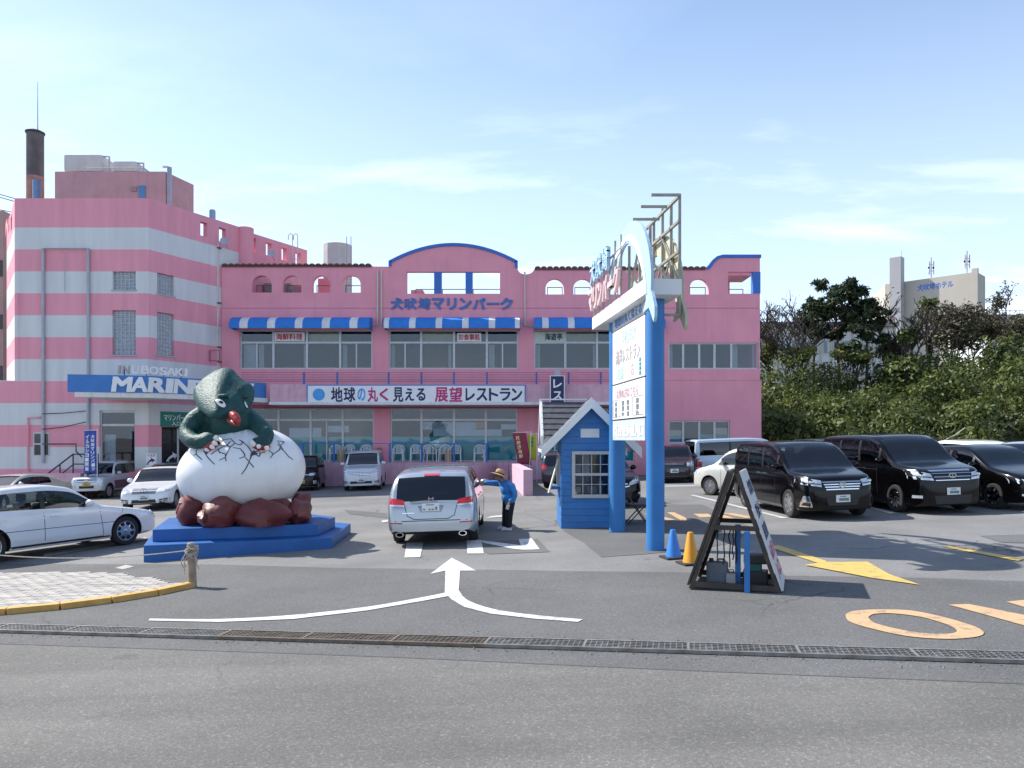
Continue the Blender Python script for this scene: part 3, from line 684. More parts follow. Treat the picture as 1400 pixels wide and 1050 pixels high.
awning(322.5, 509, [(336, 347), (373, 383.5), (410, 420), (446, 456.5), (483, 493.5)])
awning(528.5, 710.5, [(528.5, 535.5), (562.5, 571), (598, 606.5), (633.5, 642), (669, 677.5), (704, 710.5)])
awning(730.5, 905, [(740.5, 749), (775, 783.5), (810.5, 819), (846, 854), (880, 888)])
# downpipes
def pipe(pts, r=.045, m=PIPE, name='downpipe', parent=bld):
    b = MB(); b.tube([(WX(a), BY - .07, WZ(c)) for a, c in pts], r, 8); return b.build(name, m, parent, smooth=50)
pipe([(516.5, 370), (516.5, 444.5), (509.5, 444.8)]); pipe([(521.8, 370), (521.8, 444.5), (528, 444.8)]); pipe([(717.5, 372), (717.5, 445.6), (730, 446)])
# wall letters
wl = '犬吠埼マリンパーク'; x0, x1 = 533.5, 702
cw = (x1 - x0) / len(wl)
for i, ch in enumerate(wl):
    hh = 16 if ch != 'ー' else 3; wd = cw * .9 if ch not in 'リ' else cw * .7
    text('wall_letter', ch, (WX(x0 + (i + .5) * cw), BY - .005, WZ(415.5)), U, V, WX(wd) - WX(0), WX(hh) - WX(0), LETB, bld, depth=.05, bold=.045)
# balcony fascia, slab edge, railing
FY = 38.0
def FX(px): return (px - 700) * FY / F
def FZ(py): return CAMZ - (py - 600) * FY / F
b = MB(); b.box(FX(369), FX(868), FY, FY + .18, FZ(549.5), FZ(525.5)); b.build('balcony_fascia', PINKL, bld)
b = MB(); b.box(FX(369), FX(872), FY - .15, BY - .004, FZ(553.5), FZ(549.6)); b.build('canopy_slab', WSLAB, bld)
b = MB(); b.box(FX(369), FX(868), FY + .181, BY - .004, FZ(549.5) + .002, FZ(540)); b.build('balcony_floor', WSLAB, bld)
sg = MB(); sg.box(FX(420.5), FX(718), FY - .09, FY - .004, FZ(552), FZ(526.5)); sg = sg.build('fascia_sign', SIGNW, bld, bevel=.01)
fr = MB()
for q in ((420, 718.5, 526.2, 527.4), (420, 718.5, 551.2, 552.5)): fr.box(FX(q[0]), FX(q[1]), FY - .1, FY - .091, FZ(q[3]), FZ(q[2]))
for q in ((420, 421.3), (717.2, 718.5)): fr.box(FX(q[0]), FX(q[1]), FY - .1, FY - .091, FZ(551.2), FZ(527.4))
fr.build('sign_border', BLUE, sg)
gl_ = MB(); gl_.lathe([(0, 0), (.30, 0), (.30, .012), (0, .012)], 28, Matrix.Translation((FX(436.5), FY - .091, FZ(539.5))) @ Matrix.Rotation(R(90), 4, 'X')); gl_.build('globe_disc', SKYB, sg)
def flet(s, a, b_, m, py0=529.5, py1=549.5):
    n = len(s); w = (b_ - a) / n
    for i, ch in enumerate(s):
        k = .92 if ch not in 'のくえるしレト' else .8; hh = 1 if ord(ch) > 0x4e00 else .86
        text('sign_letter', ch, (FX(a + (i + .5) * w), FY - .0905, FZ((py0 + py1) / 2)), U, V, (FX(w) - FX(0)) * k, (FZ(py0) - FZ(py1)) * hh, m, sg, depth=.008, bold=.03)
flet('地球', 452.5, 487, NAVY); flet('の', 488, 501.5, SKYB); flet('丸く', 502.5, 533, MAGT); flet('見える', 537, 583.5, NAVY); flet('展望', 594, 633, MAGT); flet('レストラン', 635, 714.5, NAVY)
for k, px in enumerate((415, 460.7, 531, 576, 620.5, 665.7, 733.5, 777.5, 821.5)):
    b = MB(); b.box(FX(px) - .045, FX(px) + .045, FY + .03, FY + .12, FZ(525.5), FZ(508.5)); b.build('balcony_post', BLUE, bld)
for py in (509.5, 512.5, 515.5, 518.5, 521.5):
    b = MB(); b.tube([(FX(330), FY + .015, FZ(py)), (FX(868), FY + .015, FZ(py))], .012, 5); b.build('balcony_wire', RAILT, bld)
# soffit band above the ground floor windows
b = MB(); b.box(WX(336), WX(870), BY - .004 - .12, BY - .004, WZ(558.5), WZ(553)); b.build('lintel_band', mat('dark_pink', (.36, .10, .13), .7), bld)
# ground floor windows
for i, bb in enumerate(gb): winbay(bb, 558, 631.5, 574, (0, 2) if i != 1 else (), bld)
wr = winbay([914, 934.5, 956.5, 977.5, 998], 575, 606, None, (), bld)
for i, bb in enumerate(gb):
    board(bb[0] + 1, bb[-1] - 1, 597, 631.3, BY + .215, TEAL, 'teal_panel')
# paper notices inside the windows
PAPER = mat('pale_notice', (.60, .66, .68), .7)
for q in ((394, 438, 585, 598), (445, 476, 582, 591), (578, 619, 577, 587), (592, 619, 587, 596.5), (621, 650, 577, 587), (622, 686, 587, 596), (685, 706, 580, 587)): board(*q, BY + .2, PAPER, 'window_notice', t=.01)
board(650, 666, 577, 586, BY + .2, mat('orange_notice', (.65, .33, .12), .7), 'window_notice', t=.01)
SEA = [mat('mural_sand', (.62, .50, .36), .7), mat('mural_sea', (.08, .36, .42), .7), mat('mural_dark', (.06, .10, .12), .7)]
board(915, 933, 596, 605.5, BY + .2, SEA[1], 'window_mural', t=.01); board(915, 933.5, 588, 596, BY + .2, SEA[0], 'window_mural', t=.01); board(957, 997.5, 594, 605.5, BY + .2, SEA[1], 'window_mural', t=.01); board(979, 996, 585, 594, BY + .2, SEA[0], 'window_mural', t=.01)
text('lettering', 'マリンパーク', (WX(595), BY + .185, WZ(582)), U, V, 1.3, .28, GREYT, bld, bold=.01)
# hanging blue vertical sign
hs_ = MB(); hs_.box(FX(751.5), FX(770), FY - .75, FY - .55, FZ(572), FZ(516)); hs_ = hs_.build('vertical_sign', NAVY, bld, bevel=.02)
hb = MB(); hb.box(FX(750.8), FX(770.7), FY - .756, FY - .7505, FZ(573), FZ(515)); hb.build('sign_back_border', SIGNW, hs_)
hb = MB(); hb.box(FX(752), FX(769.5), FY - .764, FY - .757, FZ(572), FZ(516)); hb.build('sign_face', NAVY, hs_)
for i, ch in enumerate('レスト'): text('sign_letter', ch, (FX(761), FY - .7642, FZ(526 + i * 16)), U, V, .42, .42, SIGNW, hs_, depth=.008, bold=.03)
hb = MB(); hb.bar((FX(761), FY - .65, FZ(516)), (FX(761), FY + .05, FZ(511)), .05, .05); hb.box(FX(757), FX(765), FY - .7, FY - .5, FZ(515.8), FZ(508)); hb.build('sign_bracket', PIPEG, hs_)
# terrace in front of the ground floor
TY = 38.7
def TX(px): return (px - 700) * TY / F
TZ = CAMZ - 32 * TY / F
ter = thing('raised_terrace', 'raised pink terrace with blue railing in front of the restaurant windows', 'terrace', (-4, TY, gz(-4)))
b = MB(); b.box(TX(318), TX(850), TY, BY - .006, -.75, TZ); b.build('terrace_base', PINKL, ter)
rb_ = MB()
for px in (366, 413, 456, 532.5, 576, 620.5, 665, 708): rb_.box(TX(px) - .045, TX(px) + .045, TY + .06, TY + .15, TZ, TZ + .93)
for q in (TZ + .9,): rb_.box(TX(330), TX(725), TY + .085, TY + .125, q, q + .04)
for i, px in enumerate((366, 413, 456, 532.5, 576, 620.5, 665, 708)):
    q = MB(); q.box(TX(px) - .045, TX(px) + .045, TY + .06, TY + .15, TZ, TZ + .93); q.build('railing_post', BLUE, ter)
q = MB(); q.box(TX(330), TX(725), TY + .08, TY + .13, TZ + .931, TZ + .97); q.build('top_rail', BLUE, ter)
# small blue sign, wall fitting and electric box
q = MB(); q.box(TX(646), TX(654), TY - .04, TY - .003, .35, .66); q.build('blue_notice', NAVY, ter)
q = MB(); q.box(WX(516), WX(521.5), BY - .14, BY - .004, WZ(620), WZ(612)); q.build('wall_box', mat('brown_box', (.28, .2, .18), .7), bld)
# flared wing walls of the terrace steps
def wing(a, b_, za, zb_, w, label):
    a = Vector(a); b_ = Vector(b_); d_ = (b_ - a).normalized(); n_ = Vector((-d_.y, d_.x)) * w / 2; m_ = MB()
    vs = [(a.x - n_.x, a.y - n_.y, gz(a.x) - .1), (b_.x - n_.x, b_.y - n_.y, gz(b_.x) - .1), (b_.x + n_.x, b_.y + n_.y, gz(b_.x) - .1), (a.x + n_.x, a.y + n_.y, gz(a.x) - .1),
          (a.x - n_.x, a.y - n_.y, za), (b_.x - n_.x, b_.y - n_.y, zb_), (b_.x + n_.x, b_.y + n_.y, zb_), (a.x + n_.x, a.y + n_.y, za)]
    m_.add(vs, [(0, 3, 2, 1), (4, 5, 6, 7), (0, 1, 5, 4), (1, 2, 6, 5), (2, 3, 7, 6), (3, 0, 4, 7)])
    o = m_.build('wing_wall', PINKL, base=(a.x, a.y, gz(a.x)), bevel=.02); return tag(o, label, 'wall')
g1 = G(585, 671); wing((g1.x, g1.y), (TX(674), TY - .05), CAMZ - 49 * g1.y / F, .93, .3, 'low sloping pink wing wall beside the silver parked minivan')
g2 = G(722, 678); wing((g2.x, g2.y), (TX(700), TY - .05), CAMZ - 42 * g2.y / F, .93, .35, 'low sloping pink wing wall near the yellow and red banners')
for k in range(4):
    m_ = MB(); y1 = TY - .02 - k * .32; m_.box(TX(676) + .2, TX(698) - .1, y1 - .32, y1 - .003, -.3, TZ - .2 * (k + 1)); m_.build('step', PINKL, ter)
# ================================================================ striped tower
TFY = 36.2
B0 = 2.09 + 289 * TFY / F      # lower edge of the top pink band
BH = 30.0 * TFY / F
def stripe_mat():
    m = bpy.data.materials.new('pink_white_striped_paint'); m.use_nodes = True; t = m.node_tree; b = t.nodes['Principled BSDF']; b.inputs['Roughness'].default_value = .82
    ge = t.nodes.new('ShaderNodeNewGeometry'); sp_ = t.nodes.new('ShaderNodeSeparateXYZ'); t.links.new(ge.outputs['Position'], sp_.inputs[0])
    def math_(op, a, b_=None, c=None):
        q = t.nodes.new('ShaderNodeMath'); q.operation = op
        for i, s_ in enumerate((a, b_, c)):
            if s_ is None: continue
            if isinstance(s_, (int, float)): q.inputs[i].default_value = s_
            else: t.links.new(s_, q.inputs[i])
        return q.outputs[0]
    nw = t.nodes.new('ShaderNodeTexNoise'); nw.inputs['Scale'].default_value = 4; t.links.new(ge.outputs['Position'], nw.inputs['Vector'])
    zz = math_('ADD', sp_.outputs['Z'], math_('MULTIPLY', math_('SUBTRACT', nw.outputs['Fac'], .5), .03))
    d_ = math_('DIVIDE', math_('SUBTRACT', B0, zz), BH)
    fl = math_('FLOOR', d_); mod = math_('MODULO', fl, 2.0)
    white = math_('MULTIPLY', math_('LESS_THAN', math_('ABSOLUTE', mod), .5), math_('GREATER_THAN', d_, 0.0))
    n2 = t.nodes.new('ShaderNodeTexNoise'); n2.inputs['Scale'].default_value = 1.3; n2.inputs['Detail'].default_value = 8
    mp_ = t.nodes.new('ShaderNodeMapping'); mp_.inputs['Scale'].default_value = (2.2, 2.2, .25); t.links.new(ge.outputs['Position'], mp_.inputs[0]); t.links.new(mp_.outputs[0], n2.inputs['Vector'])
    mr = t.nodes.new('ShaderNodeMapRange'); mr.inputs['From Min'].default_value = .3; mr.inputs['From Max'].default_value = .75; mr.inputs['To Min'].default_value = 1.06; mr.inputs['To Max'].default_value = .91; t.links.new(n2.outputs['Fac'], mr.inputs['Value'])
    mx_ = t.nodes.new('ShaderNodeMix'); mx_.data_type = 'RGBA'; mx_.inputs['A'].default_value = (.83, .335, .405, 1); mx_.inputs['B'].default_value = (.69, .69, .68, 1); t.links.new(white, mx_.inputs['Factor'])
    hs = t.nodes.new('ShaderNodeHueSaturation'); t.links.new(mx_.outputs['Result'], hs.inputs['Color']); t.links.new(mr.outputs[0], hs.inputs['Value'])
    t.links.new(hs.outputs[0], b.inputs['Base Color'])
    n3 = t.nodes.new('ShaderNodeTexNoise'); n3.inputs['Scale'].default_value = 25; t.links.new(ge.outputs['Position'], n3.inputs['Vector'])
    bp = t.nodes.new('ShaderNodeBump'); bp.inputs['Strength'].default_value = .25; bp.inputs['Distance'].default_value = .02; t.links.new(n3.outputs['Fac'], bp.inputs['Height']); t.links.new(bp.outputs[0], b.inputs['Normal'])
    return m
STR = stripe_mat()
def TWX(px): return (px - 700) * TFY / F
def TWZ(py): return CAMZ - (py - 600) * TFY / F
TTOP = TWZ(271)
pA = Vector((TWX(20), TFY)); pB = Vector((TWX(203), TFY)); pE = Vector((-12.2, 45.7)); pL = Vector((pA.x - 3.6, TFY + 4.9))
tw = thing('striped_tower_building', 'pink and white striped corner tower with glass block windows', 'building', (-20, TFY, gz(-20)))
def on_line(px, a, b):
    """distance along a-b where the sight line through px meets it, and its depth"""
    k = (px - 700) / F; d_ = b - a
    s_ = (k * a.y - a.x) / (d_.x - k * d_.y); q = a + d_ * s_
    return s_ * d_.length, q.y
def wall_on(a, b, px0, px1, z0, ztop, holes, m, name, thick=.3, parent=tw):
    d_ = (b - a).normalized(); s0 = on_line(px0, a, b)[0] if px0 is not None else 0; s1 = on_line(px1, a, b)[0] if px1 is not None else (b - a).length
    hl = []
    for (x0, x1, y0, y1) in holes:
        u0, Y0 = on_line(x0, a, b); u1, Y1 = on_line(x1, a, b); Ym = (Y0 + Y1) / 2
        hl.append([(u0, CAMZ - (y1 - 600) * Ym / F), (u1, CAMZ - (y1 - 600) * Ym / F), (u1, CAMZ - (y0 - 600) * Ym / F), (u0, CAMZ - (y0 - 600) * Ym / F)])
    nrm = Vector((-d_.y, d_.x))      # pointing away from the camera side
    if nrm.y < 0: nrm = -nrm
    mb = MB(); mb.plate([(s0, z0), (s1, z0), (s1, ztop), (s0, ztop)], hl, (a.x, a.y, 0), (d_.x, d_.y, 0), (0, 0, 1), (nrm.x * thick, nrm.y * thick, 0))
    return mb.build(name, m, parent)
GB = [(154, 185.5, 371, 396), (153.5, 185.5, 424, 485), ]
front_holes = GB + [(136, 184.5, 561, 645)]
wall_on(pA, pB, None, None, -1.2, TTOP, front_holes, STR, 'front_wall')
obl = [(274, 283.5, 304, 323), (299.5, 309, 312, 331)]
GBo = [(215, 238, 375, 403), (215, 238, 428, 486)]
wall_on(pB, pE, None, 327, -1.2, TTOP, obl + GBo + [(221, 262, 584, 645)], STR, 'chamfer_wall')
wall_on(pB, pE, 344, 420, WZ(420), TTOP - .12, [(345.5, 350, 325.5, 344), (363.6, 371, 332, 349.5), (385, 392, 339, 356), (404, 411, 345.5, 361)], PINK, 'rear_parapet')
s_, Y_ = on_line(335, pB, pE); q = pB + (pE - pB).normalized() * s_
mb = MB(); mb.lathe([(.42, WZ(420)), (.42, TTOP + .0), (.36, TTOP + .03)], 24, Matrix.Translation((q.x + .05, q.y - .05, 0))); mb.build('round_pillar', PINK, tw, smooth=40)
wall_on(pL, pA, None, None, TWZ(520) - .3, TTOP, [(7.5, 9.5, 302, 322), (11, 13, 298, 318), (14.5, 16.5, 295, 315)], STR, 'left_chamfer_wall')
mb = MB(); mb.box(TWX(-90), pA.x - .003, TFY + .05, TFY + 6, -1.3, TWZ(520)); mb.build('lower_left_wing', STR, tw)
# roof deck + inside
mb = MB(); mb.add([(pA.x + .3, TFY + .31, TTOP - 1.3), (pB.x, TFY + .31, TTOP - 1.3), (pE.x - .7, pE.y, TTOP - 1.3), (pL.x + .5, pE.y, TTOP - 1.3)], [(0, 1, 2, 3)]); mb.build('roof_deck', INT, tw)
mb = MB(); mb.box(TWX(40), TWX(215), TFY + 3.5, TFY + 3.6, -1, 9); mb.build('inner_wall', INT, tw)
# glass block windows
GBM = mat('glass_block', (.28, .33, .38), .12, 0, .25, 7, spec=.9); GBJ = mat('block_joint', (.45, .45, .45), .8)
def glass_blocks(a, b, q, nx, ny):
    x0, x1, y0, y1 = q; u0, Y0 = on_line(x0, a, b); u1, Y1 = on_line(x1, a, b); Ym = (Y0 + Y1) / 2
    d_ = (b - a).normalized(); nr = Vector((-d_.y, d_.x)); nr = nr if nr.y > 0 else -nr
    z0, z1 = CAMZ - (y1 - 600) * Ym / F, CAMZ - (y0 - 600) * Ym / F
    def pt(u, z, dep): return (a.x + d_.x * u + nr.x * dep, a.y + d_.y * u + nr.y * dep, z)
    fr = MB()
    def slab(mb_, ua, ub, za, zb_, d0, d1): mb_.add([pt(ua, za, d0), pt(ub, za, d0), pt(ub, za, d1), pt(ua, za, d1), pt(ua, zb_, d0), pt(ub, zb_, d0), pt(ub, zb_, d1), pt(ua, zb_, d1)], [(0, 3, 2, 1), (4, 5, 6, 7), (0, 1, 5, 4), (1, 2, 6, 5), (2, 3, 7, 6), (3, 0, 4, 7)])
    slab(fr, u0 + .002, u1 - .002, z0 + .002, z1 - .002, .14, .2)
    slab(fr, u0 - .06, u1 + .06, z0 - .07, z0 - .002, -.05, .02)
    w = fr.build('window', GBJ, tw)
    bl = MB(); pu, pz = (u1 - u0) / nx, (z1 - z0) / ny
    for i in range(nx):
        for j in range(ny):
            ua, za = u0 + i * pu + .022, z0 + j * pz + .022; ub, zb_ = u0 + (i + 1) * pu - .022, z0 + (j + 1) * pz - .022
            c1 = .05
            v = [pt(ua, za, .139), pt(ub, za, .139), pt(ub, zb_, .139), pt(ua, zb_, .139), pt(ua + c1, za + c1, .10), pt(ub - c1, za + c1, .10), pt(ub - c1, zb_ - c1, .10), pt(ua + c1, zb_ - c1, .10)]
            bl.add(v, [(4, 5, 6, 7), (0, 1, 5, 4), (1, 2, 6, 5), (2, 3, 7, 6), (3, 0, 4, 7)])
    o = bl.build('glass_blocks', GBM, w); o['kind'] = 'stuff'
for q_ in GB: glass_blocks(pA, pB, q_, 6, 5 if q_[3] < 400 else 11)
for q_ in GBo: glass_blocks(pB, pE, q_, 6, 5 if q_[3] < 420 else 11)
# vertical pipes
def tpipe(pts, r, m, name='downpipe'):
    b_ = MB(); b_.tube([(TWX(x), TFY - .09, TWZ(y)) for x, y in pts], r, 8); return b_.build(name, m, tw, smooth=50)
tpipe([(60.5, 633), (60.5, 340.5), (122, 340.5), (122, 620)], .07, PIPEG); tpipe([(90, 344), (90, 400)], .015, PIPEG)
tpipe([(40, 645), (40, 571), (58, 571)], .05, PINK); tpipe([(26, 520), (26, 400)], .001 + .02, STR)
qd, Yd = on_line(301.5, pB, pE); qd = pB + (pE - pB).normalized() * qd
b_ = MB(); b_.tube([(qd.x - .1, qd.y - .12, CAMZ + 268 * qd.y / F), (qd.x - .1, qd.y - .12, CAMZ + 90 * qd.y / F)], .075, 8); b_.build('downpipe', PIPE, tw, smooth=50)
b_ = MB()
for py in (340, 415, 475, 495): b_.box(qd.x - .25, qd.x + .06, qd.y - .22, qd.y - .02, CAMZ + (600 - py) * qd.y / F - .03, CAMZ + (600 - py) * qd.y / F + .03)
b_.build('pipe_bracket', TILE, tw)
b_ = MB(); 
for (x0, y0, x1, y1) in ((287, 479, 300, 479), (287, 493, 300, 493), (287, 479, 287, 493), (300, 479, 300, 493)): b_.bar(P(x0, y0, qd.y - .7), P(x1, y1, qd.y - .7), .05, .05)
b_.build('pipe_guard', RAILT, tw)
# ground-level small window and steps rail (left)
f_ = MB(); f_.box(TWX(46), TWX(68), TFY - .03, TFY - .004, TWZ(623.5), TWZ(591)); wn = f_.build('window', ALU, tw)
for q_ in ((47.5, 56, 593, 606), (47.5, 56, 608, 622), (58, 66.5, 593, 606), (58, 66.5, 608, 622)):
    b_ = MB(); b_.box(TWX(q_[0]), TWX(q_[1]), TFY - .04, TFY - .031, TWZ(q_[3]), TWZ(q_[2])); b_.build('pane', mat('dark_pane', (.03, .035, .04), .08, spec=.8), wn)
# entrance glazing in the front wall and doorway in the chamfer
f_ = MB()
for x in (136.5, 184): f_.box(TWX(x) - .05, TWX(x) + .05, TFY + .1, TFY + .18, -.9, TWZ(561) - .01)
for y in (562.5, 581): f_.box(TWX(137.5), TWX(183), TFY + .1, TFY + .18, TWZ(y) - .05, TWZ(y) + .05)
wn = f_.build('entrance_window', ALU, tw)
b_ = MB(); b_.box(TWX(137), TWX(183.5), TFY + .13, TFY + .145, -.9, TWZ(581) - .05); b_.build('pane', GL, wn); b_ = MB(); b_.box(TWX(137), TWX(183.5), TFY + .13, TFY + .145, TWZ(581) + .05, TWZ(563)); b_.build('pane', GL, wn)
b_ = MB(); b_.box(TWX(137), TWX(152), TFY + .4, TFY + .42, -.5, TWZ(594)); b_.build('inside_board', PAPER, wn)
# canopy over the entrance
cA, cB, cC = Vector((-19.1, 33.0)), Vector((-16.0, 33.8)), Vector((-12.25, 38.3))
CT, CB_ = 4.87, 4.12
cn = MB()
def fas(a, b, z0, z1, t=.25):
    d_ = (b - a).normalized(); nr = Vector((-d_.y, d_.x)); nr = nr if nr.y > 0 else -nr
    return [(a.x, a.y), (b.x, b.y), (b.x + nr.x * t, b.y + nr.y * t), (a.x + nr.x * t, a.y + nr.y * t)]
for (a, b) in ((cA, cB), (cB, cC)):
    c_ = MB(); pl = fas(a, b, CB_, CT); c_.add([(x, y, z) for z in (CB_, CT) for x, y in pl], [(0, 3, 2, 1), (4, 5, 6, 7), (0, 1, 5, 4), (1, 2, 6, 5), (2, 3, 7, 6), (3, 0, 4, 7)]); c_.build('canopy_fascia', mat('canopy_blue', (.045, .19, .50), .55, 0, .06, 3, dirt=.3, dscale=1.5, dcol=(.10, .2, .40), streak=1), tw)
c_ = MB(); pl = [(cA.x + .25, cA.y + .1), (cB.x + .05, cB.y + .08), (cC.x + .1, cC.y - .05), (cC.x, cC.y + 1.6), (pB.x + .3, TFY - .02), (cA.x + .25, TFY - .02)]
n_ = len(pl); c_.add([(x, y, z) for z in (CB_ - .22, CB_ - .004) for x, y in pl], [tuple(range(n_ - 1, -1, -1)), tuple(range(n_, 2 * n_))] + [(i, (i + 1) % n_, n_ + (i + 1) % n_, n_ + i) for i in range(n_)]); c_.build('canopy_slab', WSLAB, tw)
c_ = MB(); c_.box(cA.x, cA.x + .25, cA.y + .26, TFY - .02, CB_, CT - .003); c_.build('canopy_fascia', MATS['canopy_blue'], tw)
# standing letters
WL = mat('white_letter', (.80, .80, .80), .5, 0, .04, 3); GLT = mat('grey_letter', (.36, .33, .33), .6)
def fas_point(px, z):
    a, b = (cA, cB) if px < 195 else (cB, cC)
    s_, Y_ = on_line(px, a, b); q_ = a + (b - a).normalized() * s_; d_ = (b - a).normalized(); return Vector((q_.x, q_.y, z)), Vector((d_.x, d_.y, 0)), Y_
for i, ch in enumerate('MARINE'):
    px = 166.5 + i * 20.3 - (3 if i > 3 else 0); px = [167.5, 191.5, 214, 231, 249, 269][i]
    q_, d_, Y_ = fas_point(px, 4.47); wd = [25, 21, 19, 8, 20, 16][i] * Y_ / F * (1 if px < 195 else 1.25)
    text('letter', ch, q_ - Vector((0, .004, 0)) + d_.cross(Vector((0, 0, 1))) * .004, d_, V, wd, .66, WL, tw, depth=.08, bold=.045, slant=.12)
for i, ch in enumerate('PARK'):
    q_, d_, Y_ = fas_point([292, 309, 325, 340][i], 4.47)
    text('letter', ch, q_ + d_.cross(Vector((0, 0, 1))) * .004, d_, V, .62, .66, WL, tw, depth=.08, bold=.045, slant=.12)
for i, ch in enumerate('INUBOSAKI'):
    px = [162, 171, 184, 196, 208, 221, 232, 243, 252][i]; q_, d_, Y_ = fas_point(px, 5.12); q_.y += .12
    wd = [3.5, 9, 9.5, 9.5, 10.5, 9.5, 10, 10, 3.5][i] * Y_ / F * (1 if px < 195 else 1.2)
    text('letter', ch, q_, d_, V, wd, .36, GLT if i < 2 else WL, tw, depth=.06, bold=.03, slant=.08)
c_ = MB()
for px in (168, 198, 222, 246): q_, d_, Y_ = fas_point(px, 0); c_.bar((q_.x, q_.y + .14, CT - .05), (q_.x, q_.y + .14, 5.25), .03, .03)
c_.build('letter_support', TILE, tw)
# green entrance sign + dark doorway + little dolphin board
def chm(px, z, off): s_, Y_ = on_line(px, pB, pE); d_ = (pE - pB).normalized(); q_ = pB + d_ * s_; return Vector((q_.x + d_.y * off, q_.y - d_.x * off, z)), Vector((d_.x, d_.y, 0)), Y_
q0, d_, Y0 = chm(219, 0, .1); q1, d_, Y1 = chm(258, 0, .1)
z1 = CAMZ + 37.5 * Y0 / F; z0 = z1 - .72
GSG = mat('green_sign', (.02, .22, .16), .5)
c_ = MB(); c_.add([(q0.x, q0.y, z0), (q1.x, q1.y, z0), (q1.x - d_.y * .08, q1.y + d_.x * .08, z0), (q0.x - d_.y * .08, q0.y + d_.x * .08, z0), (q0.x, q0.y, z1), (q1.x, q1.y, z1), (q1.x - d_.y * .08, q1.y + d_.x * .08, z1), (q0.x - d_.y * .08, q0.y + d_.x * .08, z1)], [(0, 3, 2, 1), (4, 5, 6, 7), (0, 1, 5, 4), (1, 2, 6, 5), (2, 3, 7, 6), (3, 0, 4, 7)]); gs_ = c_.build('entrance_sign', GSG, tw)
qm = (q0 + q1) / 2; off = Vector((d_.y, -d_.x, 0)) * .003
text('lettering', 'マリンパーク', Vector((qm.x, qm.y, z1 - .28)) + off, d_, V, (q1 - q0).length * .85, .3, WL, gs_, bold=.02, depth=.01); text('lettering', '入口', Vector((qm.x, qm.y, z0 + .15)) + off, d_, V, .5, .2, WL, gs_, bold=.02, depth=.01)
DOLW = mat('dolphin_white', (.7, .74, .78), .5)
def dolphin2d():
    up = spline([(0, .12, 0), (.06, .22, 0), (.12, .30, 0), (.22, .42, 0), (.38, .55, 0), (.48, .62, 0), (.44, .80, 0), (.58, .66, 0), (.74, .62, 0), (.88, .52, 0), (.93, .46, 0), (1.0, .42, 0)], 3)
    lo = spline([(1.0, .42, 0), (.92, .40, 0), (.82, .38, 0), (.70, .38, 0), (.62, .22, 0), (.58, .37, 0), (.42, .34, 0), (.26, .24, 0), (.14, .12, 0), (.20, 0, 0), (.08, .04, 0), (-.04, .02, 0), (0, .12, 0)], 3)
    pts = [(p.x, p.y) for p in up[:-1]] + [(p.x, p.y) for p in lo[:-1]]; return pts[::-1]
DOL = dolphin2d()
b_ = MB(); q_, dd_, Y_ = chm(229.5, 0, -.10); b_.plate([(x * .75, y * .6) for x, y in DOL], [], q_ + Vector((0, 0, CAMZ - 23 * Y_ / F - .3)), dd_, V, Vector((dd_.y * .02, -dd_.x * .02, 0))); b_.build('dolphin_sticker', DOLW, tw)
b_ = MB(); a0_, dd_, _ = chm(222.5, 0, -.2); a1_, _, _ = chm(261, 0, -.2); zt_ = CAMZ + 13 * Y0 / F
b_.add([a0_ + Vector((0, 0, -.9)), a1_ + Vector((0, 0, -.9)), a1_ + Vector((0, 0, zt_)), a0_ + Vector((0, 0, zt_))], [(0, 1, 2, 3)]); b_.build('door_glass', mat('door_dark', (.025, .022, .02), .1, spec=.7), tw)
b_ = MB(); q_, dd_, Y_ = chm(243, 0, .02); b_.bar(q_ + Vector((0, 0, -.9)), q_ + Vector((0, 0, CAMZ + 14 * Y_ / F)), .07, .07); b_.build('door_frame', ALU, tw)
bd = thing('dolphin_poster_board', 'small white dolphin poster board beside the entrance door', 'poster', (TWX(214), TFY - .5, gz(-16.7)))
z0_ = CAMZ - 38 * 35.7 / F
b_ = MB(); b_.box(-.24, .24, -.03, 0, z0_ - gz(-16.7), z0_ - gz(-16.7) + .62); b_.bar((-.22, .02, 0), (-.22, .02, z0_ - gz(-16.7) + .6), .04, .04); b_.bar((.22, .02, 0), (.22, .02, z0_ - gz(-16.7) + .6), .04, .04); b_.build('board', SIGNW, bd, local=True)
b_ = MB(); zz = z0_ - gz(-16.7); b_.plate([(x * .4 - .2, y * .45 + .08 + zz) for x, y in DOL], [], (0, -.0305, 0), U, V, (0, -.008, 0)); b_.build('dolphin_print', NAVY, bd, local=True)
text('lettering', 'イルカ', (TWX(214), TFY - .531, z0_ + .53), U, V, .36, .14, REDT, bd, bold=.02, depth=.006)
# steps handrail at far left
hr = thing('stair_handrail', 'dark metal stair handrail by the tower wall', 'railing', (TWX(100), TFY - 1.4, gz(-20.5)))
DKM = mat('dark_metal', (.06, .055, .055), .5, .6)
def hp(x, y, Y=TFY - 1.4): return P(x, y, Y)
b_ = MB(); b_.tube([hp(66, 647), hp(100, 621), hp(134, 621)], .035, 6); b_.build('top_rail', DKM, hr); b_ = MB(); b_.tube([hp(84, 648), hp(101, 634.5), hp(134, 634.5)], .03, 6); b_.build('lower_rail', DKM, hr)
for x, y in ((82, 636), (100, 621), (120, 621), (134, 621)):
    b_ = MB(); q_ = hp(x, y); b_.tube([(q_.x, q_.y, gz(q_.x)), q_], .03, 6); b_.build('rail_post', DKM, hr)
b_ = MB(); b_.tube([hp(58, 607, TFY - .3), hp(104, 607, TFY - .3), hp(104, 617, TFY - .3), hp(112, 625, TFY - .3)], .03, 6); b_.build('upper_rail', DKM, hr)
b_ = MB(); b_.box(TWX(58), TWX(134), TFY - 1.5, TFY - .05, -1.2, TWZ(645)); b_.build('landing', PINKL, hr)
